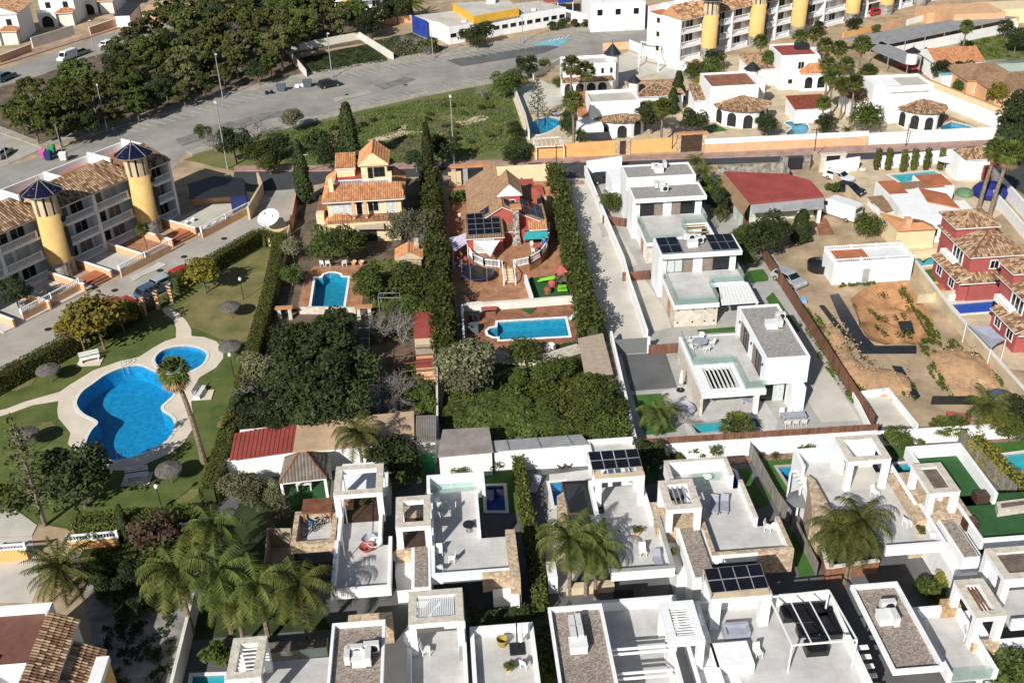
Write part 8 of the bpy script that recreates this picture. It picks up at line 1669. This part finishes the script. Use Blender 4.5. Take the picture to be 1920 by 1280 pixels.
# black sofas under the frame
def sofa(px0,py0,px1,py1,z,l,m=black,h=.45):
 x0,y0,x1,y1=rc((px0,py0),(px1,py1),z); t=thing('garden_sofa',l,'sofa',(x0,y0,z),0); MB().box(x0,y0,z,x1,y1,z+h).build('seat',m,t); MB().box(x0,y1-.25,z+h,x1,y1,z+h+.35).build('backrest',m,t); MB().box(x0,y0,z+h,x0+.2,y1-.25,z+h+.2).build('armrest',m,t); MB().box(x1-.2,y0,z+h,x1,y1-.25,z+h+.2).build('armrest',m,t)
sofa(1468,1168,1548,1142,3.33,'long black sofa under the thin white frame'); sofa(1542,1200,1560,1150,3.33,'black side sofa under the thin white frame'); sofa(1497,1196,1528,1178,3.33,'low black table between the sofas',h=.3); sofa(1512,1232,1545,1210,3.33,'black armchair facing the sofas')
sofa(1764,1158,1790,1143,3.33,'brown cabinet on the grey terrace beside the long gravel roof',woodl,.9); sofa(1765,960,1780,925,3.33,'red cushioned seat inside the dark louvred tower',cushr)
sofa(1365,1262,1385,1235,3.33,'speckled grey seat heap on the solar gateway terrace',canvasg,.4); sofa(1358,1200,1400,1178,3.33,'grey patterned sofa beneath the solar canopy gateway',canvasg,.45)
sofa(1180,905,1188,870,3.33,'grey cushioned bench under the eight panel canopy',canvasg,.5)
# clutter on the bicycle terrace
def bicycle(px,py,z,rz,l,m):
 t=thing('bicycle',l,'bicycle',(0,0,0),0,'bicycles on the roof terrace')
 for x in (-.52,.52):
  b=MB(); n=18
  for i in range(n): a0,a1=2*math.pi*i/n,2*math.pi*(i+1)/n; b.bar((x+.33*math.cos(a0),0,.34+.33*math.sin(a0)),(x+.33*math.cos(a1),0,.34+.33*math.sin(a1)),.05)
  b.build('wheel',tyre,t)
 f=MB()
 for a,b in (((-.52,0,.34),(-.1,0,.36)),((-.1,0,.36),(-.22,0,.85)),((-.52,0,.34),(-.2,0,.75)),((-.2,0,.78),(.38,0,.82)),((-.1,0,.36),(.38,0,.78)),((.52,0,.34),(.36,0,.95))): f.bar(a,b,.05)
 f.build('frame',m,t); MB().box(-.35,-.07,.88,-.1,.07,.93).build('saddle',black,t); MB().bar((.33,-.28,.98),(.33,.28,.98),.04).build('handlebar',metald,t)
 t.location=(*g(px,py,z),z); t.rotation_euler.z=rz
bicycle(600,985,3.34,.4,'silver bicycle at the back of the stone clad terrace',metalg); bicycle(583,1000,3.34,.6,'dark bicycle nearest the stone parapet',metald); bicycle(618,975,3.34,-.6,'red framed bicycle near the louvre roof',cushr)
x,y=g(587,978,3.5); t=thing('water_jug','blue plastic tub on the bicycle terrace','tub',(x,y,3.34)); MB().lathe(x,y,[(.3,3.34),(.42,3.9),(.4,3.92),(.28,3.4)],14).build('tub',mat('blue_tub',(.05,.22,.36),.5),t)
rtable(632,1000,3.34,'small white table on the bicycle terrace',.4)
for i,(px,py,m) in enumerate(((688,1030,cushr),(692,1015,canvasg),(703,1022,plas))):
 x,y=g(px,py,3.4); t=thing('patio_chair',['round red seat','grey round seat','white hoop chair'][i]+' on the long grey roof terrace','chair',(x,y,3.33)); MB().lathe(x,y,[(.3,3.35),(.62,3.75),(.6,3.8),(.3,3.5),(.02,3.5)],14).build('seat',m,t); MB().cyl(x,y,3.33,3.5,.12,n=8).build('base',metald,t)
for a,b,l in (((652,985),(648,1050),'grey pole frame standing on the bicycle house terrace'),):
 p=g(*a,3.4); q=g(*b,3.4); t=one(MB().tube([(*q,3.34),(q[0],q[1],5.9),(p[0],p[1],5.9),(*p,3.34)],.05,6),'pole_frame',metalg,l,'frame')
x,y=g(650,948,3.4); t=thing('storage_chest','brown wooden chest under the bicycle house tower','chest',(x,y,3.33)); MB().box(x-.6,y-.5,3.34,x+.6,y+.5,4.1).build('box',woodl,t); MB().box(x-.63,y-.53,4.1,x+.63,y+.53,4.17).build('lid',cottod,t)
for i,(px,py) in enumerate(((682,938),(690,930))): place('shrub',g(px,py,3.6),'potted plant under the bicycle house tower',.55,group='potted plants under the tower',z=3.33)
# furniture on house two's terrace and others
rtable(880,995,3.34,'dark round table on the plain grey terrace',.5,metald); chairs(832,960,3.34,3,.7,'shaded chair by the tower on the plain grey terrace','chairs by the tower of the boxed pool house'); chairs(825,1055,3.34,4,.9,'chair stacked in the shaded terrace corner','chairs in the shaded terrace corner')
for px,py,l in ((1052,878,'left brown pot by the white yard wall'),(1065,876,'right brown pot by the white yard wall')):
 x,y=g(px,py); one(MB().lathe(x,y,[(.2,.05),(.42,.5),(.4,.52),(.2,.15)],12),'plant_pot',rattan,l,'plant pot')
x,y=g(942,1207,3.4); one(MB().lathe(x,y,[(.3,3.33),(.42,3.95),(.4,3.97),(.26,3.5)],14),'plant_pot',mat('yellow_pot',(.35,.27,.05),.6),'yellow ochre pot on the white terrace','plant pot')
x,y=g(970,1215,3.4); t=thing('closed_parasol','closed cantilever parasol on a dark square base','parasol',(x,y,3.33)); MB().box(x-.55,y-.55,3.33,x+.55,y+.55,3.42).build('base',metald,t); MB().cyl(x,y,3.4,6.0,.05,n=8).build('pole',metald,t); MB().lathe(x+.25,y,[(.05,4.0),(.2,4.2),(.13,5.3),(.03,5.9)],9).build('canopy',canvasw,t)
x,y=g(868,1228,3.4); t=one(MB().box(x-.25,y-1,3.33,x+.25,y+1,4.0),'storage_chest',greyw,'grey storage chest on the dividing parapet of the bottom terrace','chest')
rtable(1325,905,3.34,'small white table by the glass rail of the louvred tower house',.4)
rtable(820,860,0.05,'green plastic table cover in the back yard',.01) if False else None
x,y=g(802,880); t=thing('green_tank','green plastic tank in the shaded yard behind the cube houses','tank',(x,y,0)); MB().box(x-.7,y-.5,.05,x+.7,y+.5,1.3).build('tank',greenb,t); MB().box(x-.72,y-.52,1.3,x+.72,y+.52,1.36).build('lid',greenb,t)
x,y=g(1472,1010-58); t=thing('dark_parasol','dark round parasol beside the stone corner of the corner palm house','parasol',(*g(1497,967),0)); x,y=g(1497,967); MB().cyl(x,y,0,2.2,.04,n=6).build('pole',metald,t); MB().lathe(x,y,[(1.25,1.85),(.6,2.15),(.02,2.35)],8).build('canopy',sheetd,t)
x,y=g(572,918); t=thing('picnic_table','white table under the grey tiled gazebo','table',(x,y,.16)); MB().box(x-.7,y-.4,.85,x+.7,y+.4,.9).build('tabletop',plas,t)
for a in (-.6,.6): MB().box(x+a-.05,y-.35,.16,x+a+.05,y+.35,.85).build('leg',plas,t)
for px,py,l in ((1818,985,'left wooden planter box on the green turf terrace'),(1838,935,'upper wooden planter box on the green turf terrace')):
 x,y=g(px,py,3.5); t=thing('planter',l,'planter',(x,y,3.33)); MB().box(x-.55,y-.45,3.33,x+.55,y+.45,4.1).build('box',woodd,t); MB().box(x-.48,y-.38,4.1,x+.48,y+.38,4.12).build('earth',soil,t)
t=thing('patio_roof','flat grey covered patio corner on the green turf terrace','patio cover',(*g(1890,955,3.4),3.3)); q=Q([(1872,958),(1960,945),(1950,930),(1868,940)],4.0); MB().prism(q,3.4,4.0).build('stone_edge',stonel,t); MB().prism(offset(q if True else q,-.3),4.0,4.04).build('roof',deckw,t)
for px,py,k,l in ((1205,1040,0,'white chair at the front of the palm shadow terrace'),(1440,995,1,'white chair on the lower terrace of the louvred tower house'),(1700,985,2,'white chair on the wide terrace of the corner palm house'),(1640,930,.5,'white chair by the tower of the corner palm house'),(800,1225,1.5,'white chair in the shade of the satellite dish terrace'),(985,1250,2.5,'white chair beside the closed parasol on the bottom terrace'),(1420,1230,.2,'white chair on the solar gateway terrace'),(1815,1200,.9,'white chair on the grey terrace beside the brown cabinets')): dup(CH,(*g(px,py,3.34),3.34),k,1.1,l)
for px,py,l in ((1195,1000,'terracotta pot along the palm shadow terrace wall'),(1470,1010,'terracotta pot in the lower terrace corner of the louvred tower house'),(1725,1000,'terracotta pot by the front parapet of the corner palm house'),(955,1255,'terracotta pot on the bottom terrace near the closed parasol'),(1260,1040,'terracotta pot at the right parapet of the palm shadow terrace')):
 x,y=g(px,py,3.4); one(MB().lathe(x,y,[(.2,3.34),(.32,3.8),(.3,3.82),(.2,3.5)],10),'plant_pot',peach,l,'plant pot'); place('shrub',(x,y),'small plant in the '+l.replace('along','by'),.35,z=3.6)
# ---------------------------------------------------------------- red villa garden
x,y=g(897,522); t=thing('trampoline','round black trampoline on the terracotta terrace','trampoline',(x,y,0)); MB().lathe(x,y,[(0.01,.85),(1.75,.85)],28).build('mat',black,t); MB().lathe(x,y,[(1.75,.84),(2.05,.88),(2.06,.8),(1.75,.8)],28).build('pad',navyb,t)
for i in range(6):
 a=i*1.047; c,s=math.cos(a)*2.0,math.sin(a)*2.0; MB().cyl(x+c,y+s,0,2.6,.03,n=6).build('pole',metalg,t)
MB().lathe(x,y,[(2.0,.9),(2.0,2.5)],24).build('safety_net',glassy('fine_net',(.86,.86,.86)),t)
t=thing('climbing_frame','wooden play tower with red roof and lime green slide','play tower',(*g(1045,545),0)); x,y=g(1052,540)
for a in (-.6,.6):
 for b in (-.6,.6): MB().box(x+a-.06,y+b-.06,0,x+a+.06,y+b+.06,2.6).build('post',woodd,t)
MB().box(x-.65,y-.65,1.2,x+.65,y+.65,1.28).build('platform',deckw,t); MB().add([(x-.8,y-.8,2.5),(x+.8,y-.8,2.5),(x+.8,y+.8,2.5),(x-.8,y+.8,2.5),(x,y,3.2)],[(0,1,4),(1,2,4),(2,3,4),(3,0,4)]).build('roof',cushr,t)
lime=mat('lime_plastic',(.22,.55,.05),.4); s0=Vector((x-.6,y+.3,1.3)); s1=Vector((*g(1010,530),.25)); MB().bar(s0,s1,.55,.06).build('slide',lime,t)
for o_ in (-.28,.28): d=(s1-s0).normalized(); s=d.cross(Vector((0,0,1))).normalized()*o_; MB().bar(s0+s+Vector((0,0,.1)),s1+s+Vector((0,0,.1)),.05,.2).build('slide_rail',lime,t)
MB().box(x-.6,y-1.6,.4,x+.6,y-.7,.46).build('step',lime,t); MB().box(x-.5,y-1.4,.8,x+.5,y-.75,.86).build('step',lime,t)
for i,(px,py,m,l) in enumerate(((1027,550,rust,'brown toy house heap on the play lawn'),(1035,537,cushr,'red toy drum on the play lawn'),(1068,520,cushr,'pink planter trough by the play lawn'))):
 x,y=g(px,py); b=MB().lathe(x,y,[(.45,.06),(.5,.6),(.3,.9),(.02,1.0)],8); one(b,'garden_toy',m,l,'toy')
x,y=g(1086,600); t=thing('pool_slide','pale green slide at the end of the red villa pool','pool slide',(x,y,0)); p=[Vector((x+.6,y+.1,1.5)),Vector((x+.1,y+.1,1.35)),Vector((x-.7,y-.1,.7)),Vector((x-1.2,y-.3,.35))]
for a,b in zip(p,p[1:]): MB().bar(a,b,.5,.07).build('chute',mat('pale_green_plastic',(.45,.66,.60),.4),t)
for a in (.6,.75): 
 for b in (-.2,.3): MB().cyl(x+a,y+b,0,1.6,.03,n=6).build('leg',metalg,t)
sofa(875,585,905,575,.06,'white seat group in the shade of the red villa pool wall',plas,.4); x,y=g(917,588); t=thing('dining_table','red topped table beside the white seats by the red villa pool','table',(x,y,0)); MB().box(x-.9,y-.4,.7,x+.9,y+.4,.75).build('tabletop',cushr,t)
for a in (-.8,.8): MB().box(x+a-.05,y-.35,.05,x+a+.05,y+.35,.7).build('leg',woodd,t)
x,y=g(992,583); t=thing('corner_seat','green triangular mat by the red villa pool','mat',(x,y,0)); MB().prism([(x-1,y+.4),(x+1,y+.4),(x,y-.9)],.08,.13).build('cushion',turfd,t)
for px,py,m,l in ((890,600,metald,'black storage box by the red villa pool wall'),(887,622,slate,'green grey box by the red villa pool wall')): x,y=g(px,py); one(MB().box(x-.6,y-.5,.06,x+.6,y+.5,.9).box(x-.63,y-.53,.9,x+.63,y+.53,.96),'storage_box',m,l,'box')
x,y=g(1032,660); t=thing('builders_bag','white builders bag standing below the red villa pool','bag',(x,y,0)); MB().lathe(x,y,[(.55,.05),(.62,.5),(.52,1.0),(.35,.9),(.02,.8)],6).build('bag',canvasw,t)
for px,py,l in ((868,490,'toys and pots heaped below the lilac sail'),(862,500,'garden clutter left of the trampoline')):
 x,y=g(px,py); b=MB()
 for k in range(9): a,c=random.uniform(-1,1),random.uniform(-.8,.8); h=random.uniform(.3,.8); b.box(x+a-.2,y+c-.2,.05,x+a+.2,y+c+.2,h)
 o=one(b,'garden_clutter',[cushr,canvasg][px<865],l,'clutter'); o['kind']='stuff'
rtable(1007,470,1.16,'red covered table on the right arc of the red villa terrace',.6,cushr); chairs(1007,470,1.16,3,.9,'pale chair around the red covered table','chairs round the red covered table')
# cream villa yard chairs
for i,px in enumerate((606,616,646)): dup(CH,(*g(px,500),.08),2.8+i*.3,1.15,'white plastic chair at the head of the light blue pool','white chairs by the light blue pool')
for px in (664,678): x,y=g(px,497); one(MB().lathe(x,y,[(.2,.06),(.4,.55),(.38,.57),(.2,.2)],10),'plant_pot',peach,'terracotta pot by the light blue pool','plant pot','terracotta pots by the light blue pool')
# ---------------------------------------------------------------- sand lot
def mound(label,pts,h,m,world=False,name='soil_heap'):
 from mathutils import noise
 P=pts if world else Q(pts); xs=[p[0] for p in P]; ys=[p[1] for p in P]; V=[Vector(p) for p in P]; n=len(V)
 def dist(q): return min((q-(a+(b-a)*max(0,min(1,(q-a).dot(b-a)/max(1e-9,(b-a).length_squared))))).length for a,b in zip(V,V[1:]+V[:1]))
 st=max(.36,(max(xs)-min(xs))*(max(ys)-min(ys))/2600); st=min(.42,st); y=min(ys)
 while y<max(ys):
  x=min(xs)
  while x<max(xs):
   q=Vector((x+random.uniform(-.15,.15),y+random.uniform(-.15,.15)))
   if inside(q,P) and dist(q)>.25: V.append(q)
   x+=st
  y+=st
 v,e,f,_,_,_=delaunay_2d_cdt(V,[(i,(i+1)%n) for i in range(n)],[],0,1e-5); R=MB(); V=V[:n]
 for q in v:
  d=dist(q); k=min(1,d/(2.2 if h>0 else 1.3)); N=noise.noise
  R.v.append((q.x,q.y,.06*(h>0)+h*k**.8*(.75+.6*N((q.x*.4,q.y*.4,h)))+k*(.35*N((q.x*.9,q.y*.9,3))+.16*N((q.x*2.3,q.y*2.3,3)))))
 for t in f:
  c=sum((v[i] for i in t),Vector((0,0)))/len(t)
  if inside(c,P): R.f.append(tuple(t)); R.m.append(0)
 return tag(R.build(name,m,smooth=True),label,'soil heap')
pale=mat('pale_orange_soil',(.56,.345,.185),.95,.16,1.4,.9,6,detail=10,col2=(.34,.205,.115))
mound('long bank of pale orange soil along the brown board fence',rough([(1545,600),(1575,620),(1620,690),(1700,700),(1720,735),(1690,745),(1610,735),(1560,670)],3,5),1.1,pale); mound('rounded heap of pale orange soil at the right of the sand lot',rough([(1745,665),(1800,650),(1860,680),(1880,730),(1830,755),(1780,745)],3,5),1.4,pale)
tag(mound('',PIT,-2.1,dirto,True,'dug_pit'),'wide dug pit of orange soil on the sand lot','pit')
o=MB().prism(Q([(1556,555),(1572,552),(1620,630),(1640,650),(1718,650),(1718,664),(1612,664),(1575,600)]),.06,.16).build('black_sheeting',blackpl); tag(o,'L shaped strip of black plastic sheeting round the dug pit','plastic sheet')
for pts,l in (([(1672,688),(1690,690),(1725,745),(1715,752)],'black plastic strip lying beside the orange soil heaps'),([(1536,575),(1545,575),(1595,636),(1583,638)],'thin dark plastic strip near the brown fence'),([(1683,605),(1708,604),(1712,622),(1690,622)],'black plastic patch inside the dug pit')): tag(MB().prism(Q(pts),.06,.22).build('black_sheeting',blackpl),l,'plastic sheet')
b=MB(); rg=random.Random(5); SP=Q([(1550,600),(1580,610),(1640,690),(1710,705),(1700,760),(1620,740),(1570,680)]); SQ=Q([(1750,665),(1850,655),(1880,735),(1790,750)])
k=0
while k<420:
 P_=SP if k%2 else SQ; x=rg.uniform(min(p[0] for p in P_),max(p[0] for p in P_)); y=rg.uniform(min(p[1] for p in P_),max(p[1] for p in P_))
 if inside((x,y),P_): s=rg.uniform(.05,.15); z=rg.uniform(.2,1.0); b.lathe(x,y,[(s*.3,z-s),(s,z-s*.2),(s*.7,z+s*.4),(.01,z+s*.6)],5,ph=rg.random()); k+=1
o=b.build('rubble',dirt); o['kind']='stuff'; tag(o,'stones and clods scattered over the soil heaps','rubble')
x,y=g(1535,505); t=thing('black_bin','black fabric tub full of cuttings beside the long white shed','tub',(x,y,0)); MB().lathe(x,y,[(1.4,.02),(1.5,1.0),(1.35,1.05),(1.2,.7),(.02,.7)],16).build('tub',black,t)
for i,px in enumerate((1570,1600,1683)): x,y=g(px,513); t=thing('garden_chair' if i<2 else 'wheelbarrow',['dark chair at the left before the long white shed','dark chair at the middle before the long white shed','dark barrow at the right end of the long white shed'][i],'chair' if i<2 else 'barrow',(x,y,0)); MB().box(x-.3,y-.3,.4,x+.3,y+.3,.5).build('seat',metald,t); MB().box(x-.3,y+.25,.5,x+.3,y+.32,1.0).build('backrest',metald,t); MB().box(x-.28,y-.28,0,x-.2,y+.28,.4).build('leg',metald,t); MB().box(x+.2,y-.28,0,x+.28,y+.28,.4).build('leg',metald,t)
t=thing('covered_bundle','dark netted bundle under green cover at the right edge of the sand lot','bundle',(*g(1870,765),0)); x,y=g(1872,765); MB().lathe(x,y,[(1.6,0),(1.7,1.0),(1.3,1.5),(.3,1.8),(.02,1.8)],9).build('cover',blackpl,t); MB().lathe(x,y,[(1.35,1.48),(.9,1.75),(.02,1.9)],9).build('green_cover',slate,t)
wallline([(1745,758),(1830,758)],1.0,.08,blackpl,'dark sheet fence behind the paired bushy palms','sheet_fence',cat='fence',zm=0)
tag(MB().prism(Q([(1775,770),(1822,775),(1820,792),(1780,785)],.6),.05,.6).build('red_cover',cushr),'dull red cover lying behind the paired bushy palms','cover')
x,y=g(1497,567); one(MB().box(x-.8,y-.5,.06,x+.8,y+.5,.5),'blue_crate',mat('pale_blue_crate',(.30,.42,.60),.6),'pale blue crate by the brown board fence','crate')
# ---------------------------------------------------------------- white bungalow yard, streets
x,y=g(1855,367); t=thing('covered_boat','deep blue covered boat beside the leaning palms','covered boat',(x,y,0)); MB().lathe(x,y,[(2.2,.1),(2.4,.9),(1.8,1.6),(.6,2.0),(.02,2.05)],14).build('cover',mat('deep_blue_cover',(.02,.03,.17),.6),t)
x,y=g(1808,365); t=thing('green_tank','dull green upturned boat beside the deep blue cover','boat',(x,y,0)); MB().lathe(x,y,[(1.3,.1),(1.2,.6),(.5,.9),(.02,1.0)],12).build('hull',mat('dull_green',(.12,.22,.12),.6),t)
x,y=g(1768,322); t=thing('open_parasol','cream open parasol by the teal pool of the white bungalow','parasol',(x,y,0)); MB().cyl(x,y,0,2.2,.04,n=6).build('pole',metalg,t); MB().lathe(x,y,[(1.3,1.9),(.7,2.2),(.02,2.4)],8).build('canopy',canvasw,t)
for px,py,l in ((1787,318,'brown barrel seat by the white bungalow pool'),(1800,320,'brown round stool by the white bungalow pool')): x,y=g(px,py); one(MB().lathe(x,y,[(.4,.05),(.5,.5),(.4,.9),(.02,.9)],10),'patio_stool',rattan,l,'seat')
for i,px in enumerate((1582,1600,1617)):
 x,y=g(px,321); b=MB(); 
 for k in range(4): b.lathe(x+random.uniform(-.7,.7),y+random.uniform(-.3,.3),[(.02,.05),(.32,.1),(.3,.35),(.02,.5)],6)
 one(b,'stone_pile',stonel,'small stone pile '+['left','middle','right'][i]+' in the row by the garage gate','stones')
x,y=g(1480,208); lounger(1480,208,.06,.3,'white lounger left on the tan terrace above the street',1.1); lounger(1488,212,.06,.3,'white lounger right on the tan terrace above the street',1.1)
sofa(1312,217,1325,211,.06,'green white garden seat before the brown roofed villa',plas,.4); lounger(1040,216,.06,.6,'yellow white lounger by the oval pool',1.1)
t=thing('white_pergola','white open pergola at the foot of the white apartment end','pergola',(*g(1215,95),0)); q=Q([(1198,100),(1235,108),(1238,85),(1202,78)],2.8)
for i in range(4): MB().bar((*q[i],2.8),(*q[(i+1)%4],2.8),.16).build('beam',metalw,t); MB().box(q[i][0]-.1,q[i][1]-.1,0,q[i][0]+.1,q[i][1]+.1,2.75).build('post',metalw,t)
for px,py,l in ((160,540,'white lounger chair on the left apartment terrace'),(98,548,'white sun chair below the left yellow tower')): lounger(px,py,.17,.9,l,1.2)
for i,(px,py) in enumerate(((386,430),(402,424),(418,417),(350,423),(362,417))): x,y=g(px,py); one(MB().lathe(x,y,[(.3,.16),(.36,.6),(.33,.62),(.25,.3)],8),'plant_pot',plas,'white planter on the shaded apartment end terrace','plant pot','white planters on the apartment end terrace')
# ---------------------------------------------------------------- people
def person(px,py,z,label,shirt,trousers,rz=0,lean=0.0,hair=(.03,.02,.015)):
 x,y=g(px,py,z); t=thing('person',label,'person',(0,0,0))
 J=[(0,0,.95),(0,0,1.15),(0,.01,1.38),(0,.0,1.50),(0,-.02,1.60),(0,-.02,1.72),(-.2,0,1.42),(-.27,-.06,1.14),(-.22,-.24,.98),(.2,0,1.42),(.27,.04,1.14),(.28,-.04,.88),(-.1,0,.90),(-.12,-.08,.50),(-.12,.02,.08),(-.12,-.14,.04),(.1,0,.90),(.13,.03,.50),(.14,.12,.08),(.14,-.04,.04)]
 E=[(0,1),(1,2),(2,3),(3,4),(4,5),(2,6),(6,7),(7,8),(2,9),(9,10),(10,11),(0,12),(12,13),(13,14),(14,15),(0,16),(16,17),(17,18),(18,19)]
 rad=[.15,.14,.16,.06,.10,.085,.075,.055,.035,.075,.055,.035,.10,.072,.045,.04,.10,.072,.045,.04]
 me=bpy.data.meshes.new('body'); me.from_pydata(J,E,[]); skin=mat('skin',(.48,.29,.20),.6); me.materials.append(skin); me.materials.append(shirt); me.materials.append(trousers)
 o=bpy.data.objects.new('body',me); COL.objects.link(o); md=o.modifiers.new('skin','SKIN'); me.skin_vertices[0].data[0].use_root=True
 for v,r in zip(me.skin_vertices[0].data,rad): v.radius=(r,r*.85)
 o.modifiers.new('sub','SUBSURF').levels=2; o.modifiers['sub'].render_levels=2
 bpy.context.view_layer.update(); dg=bpy.context.evaluated_depsgraph_get(); m2=bpy.data.meshes.new_from_object(o.evaluated_get(dg)); bpy.data.objects.remove(o)
 m2.materials.clear(); [m2.materials.append(k) for k in (skin,shirt,trousers,mat('shoe',(.04,.04,.045),.6))]
 for p in m2.polygons:
  c=p.center; p.material_index=3 if c.z<.09 else 2 if c.z<.95 and abs(c.x)<.21 else 1 if (c.z<1.47 and (c.z>1.2 or abs(c.x)<.2)) else 0; p.use_smooth=True
 b=bpy.data.objects.new('body',m2); COL.objects.link(b); b.parent=t
 h=MB().lathe(0,.015,[(.112,1.66),(.115,1.72),(.09,1.79),(.01,1.82)],10).build('hair',mat('hair_%d'%int(px),hair,.8),t)
 for s in (-1,1):
  f=MB(); f.v=[]; 
  hand=Vector((-.22,-.26,.96)) if s<0 else Vector((.28,-.06,.85))
  for k in range(4): f.bar(hand+Vector((.018*(k-1.5),0,0)),hand+Vector((.022*(k-1.5),-.03,-.09+.01*abs(k-1.5))),.016)
  f.bar(hand+Vector((-.04*s,-.01,.01)),hand+Vector((-.06*s,-.05,-.04)),.018); f.build('fingers',skin,t,kind='stuff')
 t.location=(x,y,z); t.rotation_euler.z=rz
 return t
person(863,418,.03,'person in white shirt and dark trousers walking beside the red villa',mat('white_cloth',(.72,.71,.69),.9),mat('dark_cloth',(.03,.03,.035),.9),.4)
person(1020,468,1.16,'person in a blue top standing on the red villa terrace',mat('blue_cloth',(.05,.14,.48),.9),mat('navy_cloth',(.02,.025,.05),.9),-.5)
drop_protos()
for r in (PC,PV,LP,LQ,PS,BE,DI,AC,HB,CH,LO):
 def rm(o):
  for c in KIDS.get(o.name,[]): rm(c)
  bpy.data.objects.remove(o)
 rm(r)
# ---------------------------------------------------------------- labels that single each thing out
def pixel(o):
 b=o.matrix_world.translation if o.type=='EMPTY' or o.location.length>0 else sum((Vector(c) for c in o.bound_box),Vector())/8
 d=b-Vector((0,0,CAMH)); z=d.dot(AZ); return 960+FPX*d.dot(AX)/z,640-FPX*d.dot(AY)/z
bpy.context.view_layer.update()
ORD='first second third fourth fifth sixth seventh eighth ninth tenth eleventh twelfth thirteenth fourteenth fifteenth sixteenth seventeenth eighteenth nineteenth twentieth'.split()
SAME={}
for o in COL.objects:
 if o.parent is None and 'label' in o: SAME.setdefault(o['label'],[]).append(o)
for l,L in SAME.items():
 if len(L)<2 or len(L)>40: continue
 P={o.name:pixel(o) for o in L}; xs=[p[0] for p in P.values()]; ys=[p[1] for p in P.values()]; hor=(max(xs)-min(xs))>=.7*(max(ys)-min(ys))
 L.sort(key=lambda o:P[o.name][0 if hor else 1]); a,z=('left','right') if hor else ('top','bottom'); n=len(L)
 for i,o in enumerate(L):
  if n==2: s=[a,z][i]+' one of two, '
  elif i==0: s=a+'most of the row, ' if hor else 'uppermost, '
  elif i==n-1: s=z+'most of the row, ' if hor else 'lowest, '
  else: s=(ORD[i]+' from the '+a if i<n/2 or n-1-i>19 else ORD[n-1-i]+' from the '+z)+', '
  o['label']=' '.join((s+l).split()[:16])
for o in COL.objects:
 if o.parent is None and 'label' in o and len(o['label'].split())>16: o['label']=' '.join(o['label'].split()[:16])
